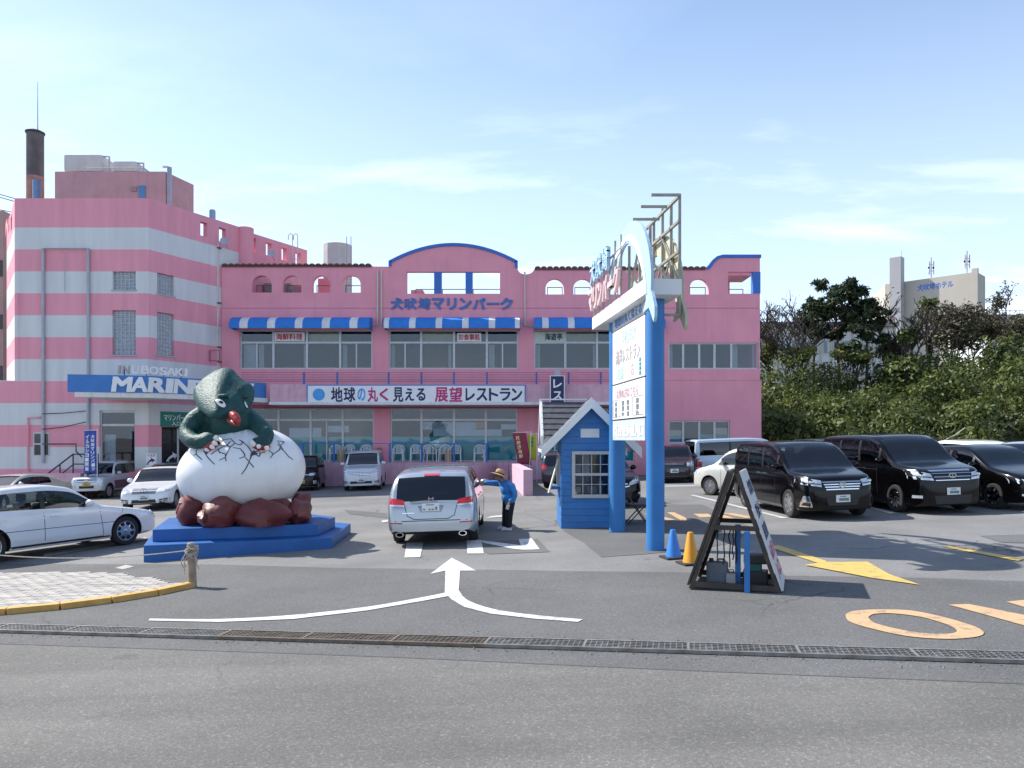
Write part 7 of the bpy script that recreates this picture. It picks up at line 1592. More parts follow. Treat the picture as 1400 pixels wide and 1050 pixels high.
def car(name, label, cat, tpl, L, W, H, wb, fo, r, paint, M, zc=.20, rimm=ALLOY, spokes=7, wstyle='spoke', front=True, rear=True, kf=.20, af=.85, lamps=None, grille=None, intake=None, plate=PLATE, tail=None, seams=(), handles=(), pillar=TRIM, rearglass=CGP, sideglass=CGM, frontglass=CG, extras=None, wr=.80, group=None, mirror=True, crown=.03, flank=None):
    T = TPL[tpl]; tf = pchip(T['top']); bf = pchip(T['belt']); root = thing(name, label, cat, group=group); xf = wb / 2 + fo
    def hw(s):
        u = s / L; f = 1 - kf * max(0, 1 - s / af) ** 2.3 - .10 * max(0, 1 - s / .12) ** 2 - .10 * max(0, 1 - (L - s) / .55) ** 2.2 - .06 * max(0, 1 - (L - s) / .10) ** 2
        return W / 2 * f
    ss = set(np.round(np.concatenate([[0, .012, .03, .06, .1, .15, .22], np.arange(.3, L - .3, .085), [L - .28, L - .22, L - .17, L - .12, L - .085, L - .055, L - .03, L - .012, L]]), 4))
    for a, b in T['win'] + [T['ws'], T['rg']]: ss |= {round(a * L, 4), round(b * L, 4)}
    for k in (.02, .05): ss |= {round(T['ws'][0] * L + k, 4)}
    ss = sorted(ss); gh = H * (1 - bf(.5)); rings = []; 
    for s in ss:
        u = s / L; w = hw(s); zt = tf(u) * H; sh = min(bf(u) * H, zt - .035); zb = zc + .07 * max(0, 1 - s / .5) ** 2 + .10 * max(0, 1 - (L - s) / .5) ** 2; zb = min(zb, sh - .12)
        g = min(1, max(0, (zt - sh) / gh)); hh = sh - zb
        y7 = (.90 + (wr - .90) * g) * w; z7 = zt - (.012 + .075 * g)
        pts = [(0, zb), (.80 * w, zb), (.93 * w, zb + .02), (.985 * w, zb + .10 * hh + .02), (1.0 * w, zb + .35 * hh), (1.0 * w, zb + .58 * hh), (.992 * w, zb + .80 * hh), (.972 * w, zb + .93 * hh), (.945 * w, sh)]
        for k in (.08, .35, .65, .90, 1.0):
            y = .945 * w + (y7 - .945 * w) * k + .035 * w * math.sin(math.pi * k) * g; z = sh + (z7 - sh) * k; pts.append((y, z))
        pts += [(y7 * .955, z7 + (zt - z7) * .45), (y7 * .90, z7 + (zt - z7) * .70), (y7 * .62, zt - .006 - .2 * crown * g), (y7 * .3, zt - .002), (0, zt)]
        rings.append([(xf - s, y, z) for y, z in pts])
    nh = len(rings[0]); full = []
    for rg in rings: full.append(rg + [(p[0], -p[1], p[2]) for p in rg[-2:0:-1]])
    n = len(full[0]); vs = [v for rg in full for v in rg]; fs = []; mi = []; panes = []     # material index: 0 paint, 1 trim/under, 2+ panes
    win = [(round(a * L, 4), round(b * L, 4)) for a, b in T['win']]; ws = tuple(round(v * L, 4) for v in T['ws']); rgz = tuple(round(v * L, 4) for v in T['rg'])
    names = ['body', 'under', 'windscreen', 'rear_window'] + ['side_window'] * (2 * len(win))
    for i in range(len(ss) - 1):
        sm_ = (ss[i] + ss[i + 1]) / 2
        for k in range(n):
            kk = k if k < nh - 1 else n - 1 - k; fs.append((i * n + k, i * n + (k + 1) % n, (i + 1) * n + (k + 1) % n, (i + 1) * n + k)); m_ = 0
            if kk <= 1: m_ = 1
            if 14 <= kk <= 17 + 0 and kk >= 15:
                if ws[0] < sm_ < ws[1]: m_ = 2
                if rgz[0] < sm_ < rgz[1]: m_ = 3
            if 9 <= kk <= 11:
                for wi, (a, b) in enumerate(win):
                    if a < sm_ < b: m_ = 4 + 2 * wi + (0 if k < nh - 1 else 1)
                if m_ == 0 and win[0][0] < sm_ < win[-1][1]: m_ = -1     # pillars between the panes
            mi.append(m_)
    fs.append(tuple(range(n - 1, -1, -1))); mi.append(0); e = (len(ss) - 1) * n; fs.append(tuple(e + k for k in range(n))); mi.append(0)
    bvh = BVHTree.FromPolygons(vs, fs)
    mats = [paint, UNDER, frontglass, rearglass]
    for wi, (a, b) in enumerate(win):
        g_ = sideglass if (wi < 1 + (1 if T['win'][0][1] - T['win'][0][0] < .07 else 0)) else rearglass; mats += [g_, g_]
    mats.append(pillar); PI = len(mats) - 1; mi = [PI if m_ == -1 else m_ for m_ in mi]
    me = bpy.data.meshes.new('body'); me.from_pydata(vs, [], fs)
    for m_ in mats: me.materials.append(m_)
    me.polygons.foreach_set('material_index', mi); bm = bmesh.new(); bm.from_mesh(me); bmesh.ops.recalc_face_normals(bm, faces=bm.faces); bm.to_mesh(me); bm.free()
    bo = bpy.data.objects.new('body', me); COL.objects.link(bo)
    cut = MB(); ar = r * 1.14
    for xx in (wb / 2, -wb / 2):
        for s_ in (-1, 1): cut.lathe([(ar, -.3), (ar, .25)], 40, Matrix.Translation((xx, s_ * W / 2, r + .01)) @ Matrix.Rotation(R(90), 4, 'X'))
    co = cut.build('cut', mats); 
    for p_ in co.data.polygons: p_.material_index = 1
    md = bo.modifiers.new('arches', 'BOOLEAN'); md.operation = 'DIFFERENCE'; md.object = co; md.solver = 'EXACT'
    bpy.context.view_layer.update(); dg = bpy.context.evaluated_depsgraph_get(); me2 = bpy.data.meshes.new_from_object(bo.evaluated_get(dg))
    bpy.data.objects.remove(bo); bpy.data.objects.remove(co)
    # split body and panes
    vv = [v.co.copy() for v in me2.vertices]; groups = {}
    for p_ in me2.polygons:
        key = p_.material_index if 2 <= p_.material_index < PI else 0
        groups.setdefault(key, []).append((list(p_.vertices), p_.material_index))
    for key, lst in sorted(groups.items()):
        idx = {}; q = MB()
        for f_, m_ in lst:
            for i in f_:
                if i not in idx: idx[i] = len(idx); q.v.append(vv[i])
            q.f.append([idx[i] for i in f_]); q.m.append(0 if key else (0 if m_ == 0 else (1 if m_ == 1 else 2)))
        if key == 0: body = q.build('body', [paint, UNDER, pillar], root, local=True, smooth=32, recalc=False)
        else: q.build(names[key], mats[key], root, local=True, smooth=40, recalc=False)
    bpy.data.meshes.remove(me2)
    # interior
    q = MB(); q.box(-L * .40, xf - T['ws'][0] * L - .15, -W * .40, W * .40, zc + .03, bf(.5) * H - .12); q.build('interior_tub', SEAT, root, local=True)
    s_f = (T['ws'][1] + .06) * L
    for row, sx in enumerate((s_f, s_f + .95)):
        for sy in (-1, 1):
            q = MB(); x = xf - sx; q.box(x - .12, x + .04, sy * W * .22 - .22, sy * W * .22 + .22, bf(.5) * H - .3, bf(.5) * H + .14); q.box(x - .10, x + .0, sy * W * .22 - .12, sy * W * .22 + .12, bf(.5) * H + .16, bf(.5) * H + .33); q.bar((x - .05, sy * W * .22, bf(.5) * H + .1), (x - .05, sy * W * .22, bf(.5) * H + .2), .08, .04); q.build('seat', SEAT, root, local=True, bevel=.03)
    # wheels
    tw_ = .2 if W > 1.6 else .165
    for xx in (wb / 2, -wb / 2):
        for s_ in (-1, 1): make_wheel(root, xx, s_ * (W / 2 - tw_ / 2 - .035), r, tw_, s_, rimm, spokes, wstyle)
    # --- patches on the skin
    far = L
    def hit(kind, a, b):
        if kind == 'F': o_, d_ = Vector((far, a, b)), Vector((-1, 0, 0))
        elif kind == 'R': o_, d_ = Vector((-far, a, b)), Vector((1, 0, 0))
        elif kind == 'S': o_, d_ = Vector((a, far, b)), Vector((0, -1, 0))
        else: o_, d_ = Vector((a, -far, b)), Vector((0, 1, 0))
        h_, nr, i_, ds = bvh.ray_cast(o_, d_)
        if h_ is None:
            q_ = bvh.find_nearest(o_ + d_ * (far - (xf if kind == 'F' else L - xf if kind == 'R' else W / 2))); return q_[0], d_
        return h_, d_
    def patch(pname, kind, quad, m_, off=.006, nu=6, nv=3, parent=None, depth=.03):
        """quad TL TR BR BL in (y, z) for F/R or (x, z) for sides"""
        q = MB(); gv = []; bk = []
        for j in range(nv + 1):
            for i in range(nu + 1):
                u, v = i / nu, j / nv; a = (quad[0][0] * (1 - u) + quad[1][0] * u) * (1 - v) + (quad[3][0] * (1 - u) + quad[2][0] * u) * v; b = (quad[0][1] * (1 - u) + quad[1][1] * u) * (1 - v) + (quad[3][1] * (1 - u) + quad[2][1] * u) * v
                h_, d_ = hit(kind, a, b); gv.append(h_ - d_ * off); bk.append(h_ + d_ * depth)
        N = len(gv); f2 = [(j * (nu + 1) + i, j * (nu + 1) + i + 1, (j + 1) * (nu + 1) + i + 1, (j + 1) * (nu + 1) + i) for j in range(nv) for i in range(nu)]
        edge = [i for i in range(nu + 1)] + [(j + 1) * (nu + 1) - 1 for j in range(1, nv + 1)] + [nv * (nu + 1) + i for i in range(nu - 1, -1, -1)] + [j * (nu + 1) for j in range(nv - 1, 0, -1)]
        f3 = [(edge[i], edge[(i + 1) % len(edge)], N + edge[(i + 1) % len(edge)], N + edge[i]) for i in range(len(edge))]
        q.add(gv + bk, f2 + f3); return q.build(pname, m_, parent or root, local=True, smooth=35)
    hwf = W / 2
    A = lambda lst: [(y * hwf, z * H) for y, z in lst]
    def both(pname, kind, quad, m_, **kw): return [patch(pname, kind, A(quad), m_, **kw), patch(pname, kind, A([(-y, z) for y, z in (quad[1], quad[0], quad[3], quad[2])]), m_, **kw)]
    if grille:
        g = patch('grille', 'F', A(grille[0]), TRIM, off=.008, nu=8, parent=None)
        zt_, zb_ = grille[0][0][1], grille[0][3][1]
        for k in range(grille[1]):
            v = (k + .5) / grille[1]; qd = grille[0]; lx = qd[0][0] + (qd[3][0] - qd[0][0]) * v; z = zt_ + (zb_ - zt_) * v; hh = (zt_ - zb_) / grille[1] * grille[2]
            patch('chrome_bar', 'F', A([(lx, z + hh / 2), (-lx, z + hh / 2), (-lx, z - hh / 2), (lx, z - hh / 2)]), CHROME, off=.018, nu=10, nv=1, parent=g)
        if grille[3]:
            h_, d_ = hit('F', 0, grille[3][0] * H); q = MB(); M_ = Matrix.Translation(h_ + Vector((.03, 0, 0))) @ Matrix.Rotation(R(90), 4, 'Y'); ro = grille[3][1]
            if grille[3][2] == 'ring': q.lathe([(ro, -.012), (ro, .012), (ro * .72, .012), (ro * .72, -.012)], 24, M_, closed=True); q.box(-ro * .22, ro * .22, -ro * 1.05, ro * 1.05, -.008, .010, M=M_)
            elif grille[3][2] == 'star':
                q.lathe([(ro, -.012), (ro, .012), (ro * .85, .012), (ro * .85, -.012)], 28, M_, closed=True)
                for a in (180, 60, -60): q.bar(M_ @ Vector((0, 0, 0)), M_ @ Vector((math.cos(R(a)) * ro * .9, math.sin(R(a)) * ro * .9, 0)), ro * .16, .02, up=(1, 0, 0))
            elif grille[3][2] == 'oval': q.lathe([(ro, -.012), (ro, .012), (ro * .75, .012), (ro * .75, -.012)], 24, M_ @ Matrix.Diagonal((.72, 1.1, 1, 1)), closed=True); q.box(-ro * .6, ro * .6, -ro * .1, ro * .1, -.008, .011, M=M_)
            else: q.box(-ro, ro, -ro * .9, -ro * .6, -.01, .012, M=M_); q.box(-ro, ro, ro * .6, ro * .9, -.01, .012, M=M_); q.box(-ro * .15, ro * .15, -ro * .6, ro * .6, -.01, .011, M=M_)
            q.build('emblem', CHROME, g, local=True)
    if lamps:
        for o_ in both('headlight', 'F', lamps, LAMP, off=.007):
            pass
        li = [tuple(a_ * .75 + b_ * .25 for a_, b_ in zip(lamps[k], tuple(sum(l[j] for l in lamps) / 4 for j in (0, 1)))) for k in range(4)]
        for s_ in (-1, 1):
            cyy = s_ * (lamps[0][0] * .55 + lamps[1][0] * .45) * hwf; czz = sum(l[1] for l in lamps) / 4 * H; h_, d_ = hit('F', cyy, czz); q = MB(); q.ell(h_ + Vector((-.012, 0, 0)), .03, .05, .042, 12, 8); q.build('lamp_reflector', CHROME, root, local=True, smooth=60)
    if intake: patch('lower_intake', 'F', A(intake), TRIM, off=.005, nu=8)
    if front and plate:
        z = .235 * H if tpl != 'van' else .27 * H; z = extras.get('plate_z', z / H) * H if extras else z
        h_, d_ = hit('F', 0, z); 
        for yy in (-.16, .16): h2, _ = hit('F', yy, z); h_ = h_ if h_.x > h2.x else h2
        q = MB(); q.box(h_.x + .012, h_.x + .022, -.165, .165, z - .083, z + .083); pl2 = q.build('license_plate', plate, root, local=True); q = MB(); q.box(h_.x + .0221, h_.x + .024, -.07, .07, z + .035, z + .06); q.box(h_.x + .0221, h_.x + .024, -.10, .13, z - .055, z + .01); q.build('plate_marks', PLG, pl2, local=True)
    if extras:
        for (pn_, kind, quad, m_, off) in extras.get('both', ()): both(pn_, kind, quad, m_, off=off)
        for (pn_, quad, m_, off) in extras.get('sides', ()):
            for kd in ('S', 'T'): patch(pn_, kd, A(quad), m_, off=off)
        for (pn_, kind, quad, m_, off) in extras.get('one', ()): patch(pn_, kind, A(quad), m_, off=off)
    if tail:
        both('tail_light', 'R', tail, REDL, off=.008)
    # side details; x from the front axle rearwards
    for (s0, z0, s1, z1) in seams:
        for kd in ('S', 'T'):
            x0, x1 = xf - s0 * L, xf - s1 * L; w_ = .006
            if abs(s0 - s1) * L < abs(z0 - z1) * H: quad = [(x0 + w_, z0 * H), (x0 - w_, z0 * H), (x1 - w_, z1 * H), (x1 + w_, z1 * H)]
            else: quad = [(x0, z0 * H + w_), (x1, z1 * H + w_), (x1, z1 * H - w_), (x0, z0 * H - w_)]
            patch('door_seam', kd, quad, TRIM, off=.0015, nu=8 if abs(s0 - s1) > .1 else 1, nv=1 if abs(s0 - s1) > .1 else 8, depth=.01)
    for (s0, z0) in handles:
        for kd in ('S', 'T'): x0 = xf - s0 * L; patch('door_handle', kd, [(x0 + .09, z0 * H + .02), (x0 - .09, z0 * H + .024), (x0 - .09, z0 * H - .006), (x0 + .09, z0 * H - .012)], paint if extras is None or 'handle' not in extras else extras['handle'], off=.028, nu=4, nv=2)
    if mirror:
        sm0 = T['win'][0][0] * L + .12
        for s_ in (-1, 1):
            h_, _ = hit('S' if s_ > 0 else 'T', xf - sm0, bf(sm0 / L) * H + .04); q = MB(); c = Vector((h_.x + .02, s_ * (abs(h_.y) + .11), h_.z + .06)); q.ell(c, .065, .115, .078, 12, 8); q.bar(h_ + Vector((.02, 0, .0)), c, .05, .04); q.build('wing_mirror', paint, root, local=True, smooth=60)
    root['ctx'] = 0; del root['ctx']
    if M is not None: move(root, M)
    return root, patch, hit, A, both, body
def place(x, y, heading): return Matrix.Translation((x, y, gz(x))) @ TILT @ Matrix.Rotation(R(heading), 4, 'Z')
def front_at(px, py, heading, dx, dy):
    """put local point (dx forward, dy left) on the ground seen at px, py"""
    g_ = G(px, py); h = R(heading); c = Vector((g_.x, g_.y)) - Vector((math.cos(h) * dx - math.sin(h) * dy, math.sin(h) * dx + math.cos(h) * dy)); return place(c.x, c.y, heading)
SEAM4 = lambda a, b, c, zt=.61, zb=.2: [(a, zt, a - .005, zb), (b, zt, b, zb), (c, zt, c + .01, .38), (a, zb, c - .05, zb)]
# --- silver wagon being served at the kiosk (seen from behind)
car_s, pt_, hit_, A_, both_, body_ = car('station_wagon', 'silver station wagon stopped beside the attendant, seen from behind', 'car', 'low', 4.75, 1.82, 1.56, 2.83, .92, .325, SILVER, front_at(545, 741, 90, -1.415, .80), zc=.22, wr=.78,
    tail=[(.97, .64), (.60, .60), (.56, .525), (.99, .54)], lamps=[(.95, .50), (.55, .44), (.55, .38), (.93, .42)], seams=SEAM4(.31, .54, .74), handles=((.49, .57), (.69, .58)), frontglass=CGM, rearglass=CGP, spokes=9, kf=.22)
pt_('bumper_crease_shade', 'R', A_([(.98, .345), (-.98, .345), (-.98, .335), (.98, .335)]), UNDER, off=.001, nu=10, nv=1)  # near-black strip painted in as the shade line of the crease
for s_ in (-1, 1):
    pt_('reflector', 'R', A_([(s_ * .90, .325), (s_ * .62, .32), (s_ * .62, .305), (s_ * .90, .31)]), REDL, off=.008)
    pt_('tail_lamp_clear', 'R', A_([(s_ * .97, .553), (s_ * .58, .54), (s_ * .57, .52), (s_ * .96, .535)]), LAMP, off=.010)
    pt_('tailgate_seam', 'R', A_([(s_ * .575, .53), (s_ * .56, .53), (s_ * .50, .40), (s_ * .515, .395)]), TRIM, off=.002, nu=1, nv=5); pt_('tailgate_seam', 'R', A_([(s_ * .515, .40), (s_ * .50, .405), (s_ * .36, .365), (s_ * .37, .355)]), TRIM, off=.002, nu=3, nv=1)
    h_, _ = hit_('R', s_ * .62, .30 * 1.56 * .8); q = MB(); q.lathe([(.065, -.06), (.065, .10), (.05, .10), (.05, -.06)], 18, Matrix.Translation((h_.x + .06, s_ * .62, .27)) @ Matrix.Rotation(R(-90), 4, 'Y') @ Matrix.Diagonal((.75, 1.25, 1, 1)), closed=True); q.build('exhaust_tip', CHROME, car_s, local=True, smooth=40)
    q = MB(); q.lathe([(.05, .02), (0, .02)], 14, Matrix.Translation((h_.x + .05, s_ * .62, .27)) @ Matrix.Rotation(R(-90), 4, 'Y') @ Matrix.Diagonal((.75, 1.25, 1, 1))); q.build('exhaust_hole', UNDER, car_s, local=True)
pt_('tailgate_seam', 'R', A_([(.37, .365), (-.37, .365), (-.37, .355), (.37, .355)]), TRIM, off=.002, nu=6, nv=1)
pt_('plate_recess_shade', 'R', A_([(.30, .56), (-.30, .56), (-.23, .445), (.23, .445)]), paintm('silver_shade', (.26, .27, .29), .6, .4), off=.003)  # darker silver patch on the skin, painted in for the recess shade
h_, _ = hit_('R', 0, .78); q = MB(); q.box(h_.x - .025, h_.x - .012, -.17, .17, .715, .865); pl_o = q.build('license_plate', PLATE, car_s, local=True)
for (y0, y1, z0, z1) in ((-.07, .09, .83, .85), (.11, .15, .735, .765), (.0, .04, .735, .765), (-.06, -.02, .735, .765), (-.13, -.09, .735, .80)): q = MB(); q.box(h_.x - .027, h_.x - .0251, y0, y1, z0, z1); q.build('plate_mark', PLG, pl_o, local=True)
h_, _ = hit_('R', 0, .95); q = MB(); q.box(h_.x - .02, h_.x + .02, -.05, -.035, .92, .985); q.box(h_.x - .02, h_.x + .02, .035, .05, .92, .985); q.box(h_.x - .02, h_.x + .02, -.035, .035, .945, .958); q.build('emblem', CHROME, car_s, local=True)
pt_('third_brake_light', 'R', A_([(.17, .925), (-.17, .925), (-.17, .895), (.17, .895)]), REDL, off=.03)
pt_('model_badge', 'R', A_([(.62, .445), (.36, .445), (.36, .435), (.62, .435)]), CHROME, off=.006, nu=3, nv=1)
q = MB(); h0, _ = hit_('R', .05, .60 * 1.56); h1, _ = hit_('R', .42, .585 * 1.56); q.bar(h0 + Vector((-.03, 0, 0)), h1 + Vector((-.03, 0, 0)), .015, .02); q.build('rear_wiper', TRIM, car_s, local=True)
# --- black luxury vans on the right
V_SE = [(.335, .60, .33, .17), (.515, .61, .515, .17), (.725, .60, .735, .40), (.33, .17, .64, .17), (.33, .535, .93, .56)]
car('minivan', 'black van with wide chrome grille parked behind the sign board', 'van', 'van', 4.9, 1.85, 1.82, 3.0, .93, .345, BLACK_P, front_at(1083, 707.5, 273, 1.5, -.80), zc=.19, spokes=7, wr=.84, kf=.24, af=1.0,
    lamps=[(.93, .545), (.50, .505), (.52, .425), (.96, .46)], grille=([(.50, .50), (-.50, .50), (-.40, .375), (.40, .375)], 4, .42, (.445, .075, 'ring')), intake=[(.42, .30), (-.42, .30), (-.36, .19), (.36, .19)], seams=V_SE, handles=((.475, .555), (.555, .555)), sideglass=CGP, frontglass=CG,
    extras=dict(plate_z=.275, handle=CHROME, both=(('chrome_fog_trim', 'F', [(.88, .31), (.80, .31), (.74, .17), (.93, .17)], CHROME, .006), ('fog_lamp', 'F', [(.88, .225), (.78, .225), (.78, .185), (.90, .185)], TRIM, .010), ('lamp_divider', 'F', [(.94, .49), (.52, .462), (.52, .452), (.94, .478)], TRIM, .011))))
car('minivan', 'black van with smoked side windows parked between two black cars', 'van', 'van', 4.87, 1.85, 1.92, 2.95, .93, .345, BLACK_P, front_at(1228, 700, 275, 1.475, -.80), zc=.17, rimm=ALLOYD, spokes=10, wr=.85, kf=.22, af=1.0,
    lamps=[(.93, .545), (.55, .505), (.50, .42), (.93, .44)], grille=([(.54, .525), (-.54, .525), (-.44, .40), (.44, .40)], 3, .22, (.475, .085, 'oval')), intake=[(.5, .235), (-.5, .235), (-.46, .13), (.46, .13)], seams=V_SE, handles=((.475, .545), (.555, .545)), sideglass=CGP, frontglass=CG,
    extras=dict(plate_z=.285, handle=CHROME, both=(('fog_lamp', 'F', [(.90, .24), (.78, .24), (.78, .205), (.90, .205)], LAMP, .006), ('lamp_divider', 'F', [(.93, .49), (.53, .462), (.53, .45), (.93, .478)], TRIM, .011)), one=(('grille_chrome_top', 'F', [(.56, .545), (-.56, .545), (-.54, .527), (.54, .527)], CHROME, .014),)))
car('low_minivan', 'low black car with dark multi-spoke wheels at the end of the row', 'car', 'low', 4.6, 1.72, 1.56, 2.74, .93, .325, BLACK_P, front_at(1362, 696, 277, 1.37, -.74), zc=.18, rimm=ALLOYD, spokes=7, lamps=[(.95, .51), (.48, .455), (.48, .40), (.95, .43)], grille=([(.45, .47), (-.45, .47), (-.38, .405), (.38, .405)], 1, .25, (.44, .06, 'h')), intake=[(.5, .26), (-.5, .26), (-.45, .16), (.45, .16)], seams=SEAM4(.32, .54, .74), handles=((.49, .58), (.69, .59)), frontglass=CGM,
    extras=dict(plate_z=.25, both=(('fog_lamp', 'F', [(.85, .27), (.70, .265), (.70, .24), (.85, .24)], LAMP, .006),)))
# --- second row on the right
car('compact_wagon', 'pearl white compact car half hidden behind the black van', 'car', 'kei', 4.2, 1.70, 1.60, 2.55, .80, .315, IVORY_P, front_at(970, 677, 128, 1.35, .73), lamps=[(.95, .52), (.55, .46), (.55, .40), (.94, .43)], grille=([(.4, .46), (-.4, .46), (-.36, .41), (.36, .41)], 1, .3, None), intake=[(.5, .27), (-.5, .27), (-.45, .18), (.45, .18)], seams=SEAM4(.31, .54, .74), handles=((.49, .57), (.57, .57)), pillar=TRIM, frontglass=CG, sideglass=CG)
car('compact_car', 'dark maroon compact car facing out beside the pale blue van', 'car', 'kei', 3.9, 1.68, 1.62, 2.45, .78, .30, MAROONB, front_at(946, 659, 259, 1.22, .73), lamps=[(.93, .56), (.62, .545), (.62, .44), (.92, .45)], grille=([(.5, .54), (-.5, .54), (-.45, .47), (.45, .47)], 2, .3, (.51, .06, 'oval')), intake=[(.6, .30), (-.6, .30), (-.55, .2), (.55, .2)], seams=SEAM4(.30, .535, .78), frontglass=CGM, extras=dict(plate_z=.33))
hc = G(942, 654); car('van', 'pale blue-white long van parked side-on along the pink wall', 'van', 'hiace', 4.75, 1.70, 1.82, 2.57, 1.1, .32, PALEBLUE_P, place(10.6, 36.0, 8), zc=.24, tail=[(.98, .50), (.86, .50), (.86, .30), (.98, .30)], seams=[(.34, .5, .34, .17), (.65, .5, .65, .2)], wr=.88, wstyle='disc', lamps=[(.95, .45), (.6, .43), (.6, .33), (.95, .35)], intake=[(.6, .24), (-.6, .24), (-.6, .15), (.6, .15)])
car('hatchback', 'black car with clear headlamp parked behind the blue columns', 'car', 'low', 4.6, 1.76, 1.60, 2.75, .93, .32, BLACK_P, front_at(866, 690, 277, 1.37, .76), lamps=[(.95, .60), (.46, .455), (.44, .40), (.92, .47)], grille=([(.42, .46), (-.42, .46), (-.36, .40), (.36, .40)], 1, .3, (.43, .06, 'oval')), intake=[(.55, .28), (-.55, .28), (-.5, .17), (.5, .17)], seams=SEAM4(.31, .54, .74), frontglass=CG, extras=dict(plate_z=.3, both=(('fog_lamp', 'F', [(.86, .285), (.74, .28), (.74, .245), (.86, .245)], LAMP, .006), ('chrome_lower', 'F', [(.44, .40), (.20, .375), (.20, .36), (.46, .385)], CHROME, .006))))
car('hatchback', 'dark car seen from behind between the banners and the kiosk', 'car', 'low', 4.4, 1.74, 1.56, 2.6, .88, .325, DGREY_P, front_at(747, 667, 78, -1.3, .76), tail=[(.98, .66), (.68, .62), (.68, .50), (.98, .54)], seams=SEAM4(.31, .54, .74), frontglass=CGM, extras=dict(one=(('license_plate', 'R', [(.18, .48), (-.18, .48), (-.18, .40), (.18, .40)], PLATE, .01),)))
car('minivan', 'black van roof showing between the two black vans', 'van', 'van', 4.8, 1.8, 1.76, 2.9, .9, .33, BLACK_P, place(11.6, 27.6, 272), lamps=[(.93, .54), (.55, .50), (.5, .43), (.93, .45)], intake=[(.5, .26), (-.5, .26), (-.45, .16), (.45, .16)], seams=V_SE, frontglass=CGM)
car('minivan', 'white van with dark rear window far behind the black vans', 'van', 'low', 4.6, 1.72, 1.55, 2.8, .9, .32, WHITE_P, place(16.9, 29.0, 92), tail=[(.97, .58), (.86, .58), (.86, .36), (.97, .36)], rearglass=CGP, intake=[(.5, .26), (-.5, .26), (-.45, .16), (.45, .16)])
car('station_wagon', 'silver wagon roof at the far end of the car park', 'car', 'low', 4.6, 1.74, 1.47, 2.7, .9, .32, LSILVER, place(17.4, 26.0, 205), frontglass=CG, lamps=[(.95, .52), (.55, .46), (.55, .40), (.94, .43)])
car('station_wagon', 'pearl white car beyond the low black car', 'car', 'low', 4.6, 1.74, 1.45, 2.7, .9, .32, PEARL, place(18.6, 23.6, 200), frontglass=CG, lamps=[(.95, .52), (.55, .46), (.55, .40), (.94, .43)])
# --- left side
car('sedan', 'white four-door sedan at the edge by the slack rope', 'car', 'sedan', 4.65, 1.75, 1.46, 2.78, .86, .322, WHITE_P, front_at(170, 745, 60, 1.39, -.75), zc=.19, wstyle='disc', lamps=[(.97, .53), (.60, .49), (.60, .42), (.95, .42)], seams=[(.315, .60, .30, .19), (.565, .62, .565, .19), (.80, .64, .83, .45), (.30, .19, .72, .19), (.23, .38, .9, .40), (.19, .60, .21, .5)], handles=((.52, .555), (.73, .565)), frontglass=CG, sideglass=CG, rearglass=CG, wr=.76, extras=dict(sides=(('headlight', [(2.22, .545), (2.46, .50), (2.50, .44), (2.30, .45)], LAMP, .006), ('indicator', [(2.44, .395), (2.53, .395), (2.53, .37), (2.44, .37)], LAMP, .006), ('sill_trim', [(1.15, .185), (-1.15, .185), (-1.15, .165), (1.15, .165)], TRIM, .004))))
car('coupe', 'cream coupe parked behind the white sedan', 'car', 'coupe', 4.5, 1.75, 1.32, 2.55, .95, .31, CREAM_P, place(-19.3, 29.6, 258), lamps=[(.93, .50), (.55, .48), (.55, .42), (.92, .42)], seams=[(.34, .62, .33, .2), (.61, .64, .62, .2), (.33, .2, .62, .2)], frontglass=CG, wr=.74, grille=([(.45, .46), (-.45, .46), (-.4, .41), (.4, .41)], 1, .2, None), intake=[(.5, .28), (-.5, .28), (-.45, .18), (.45, .18)])
car('small_jeep', 'small two-tone silver four-wheel drive by the blue banner', 'car', 'jeep', 3.35, 1.50, 1.66, 2.2, .56, .32, paintm('pale_silver', (.58, .60, .63), .15), front_at(147, 681, 270, 1.1, .62), zc=.30, lamps=[(.90, .555), (.60, .555), (.60, .455), (.90, .455)], grille=([(.56, .55), (-.56, .55), (-.56, .46), (.56, .46)], 2, .45, (.51, .07, 'ring')), intake=[(.45, .36), (-.45, .36), (-.42, .29), (.42, .29)], plate=PLY, seams=[(.325, .6, .325, .25), (.615, .6, .61, .3)], frontglass=CGM, kf=.10, af=.4, wr=.84, extras=dict(plate_z=.40, both=(('fog_lamp', 'F', [(.82, .38), (.62, .38), (.62, .30), (.82, .30)], LAMP, .008),), sides=(('lower_side_panel', [(.92, .47), (-.92, .47), (-.92, .24), (.92, .24)], paintm('plum_grey', (.07, .065, .085), .4, .35), .004),)))
car('sedan', 'white sedan with star emblem on its chrome grille beside the statue', 'car', 'sedan', 4.6, 1.78, 1.47, 2.76, .82, .315, WHITE_P, front_at(237, 695, 279, 1.38, .74), lamps=[(.96, .565), (.50, .475), (.54, .415), (.93, .45)], grille=([(.47, .525), (-.47, .525), (-.42, .405), (.42, .405)], 3, .22, (.465, .10, 'star')), intake=[(.42, .27), (-.42, .27), (-.46, .19), (.46, .19)], seams=SEAM4(.33, .56, .80), frontglass=CG, extras=dict(plate_z=.315, both=(('side_intake', 'F', [(.90, .30), (.56, .27), (.56, .19), (.90, .20)], TRIM, .005), ('intake_blade', 'F', [(.90, .262), (.56, .24), (.56, .225), (.90, .247)], WHITE_P, .014))))
car('station_wagon', 'grey-silver wagon with roof rails behind the star-emblem sedan', 'car', 'low', 4.7, 1.76, 1.52, 2.7, .9, .32, GREYBLUE_P, place(-14.9, 33.6, 282), lamps=[(.95, .52), (.55, .46), (.55, .40), (.94, .43)], frontglass=CGM)
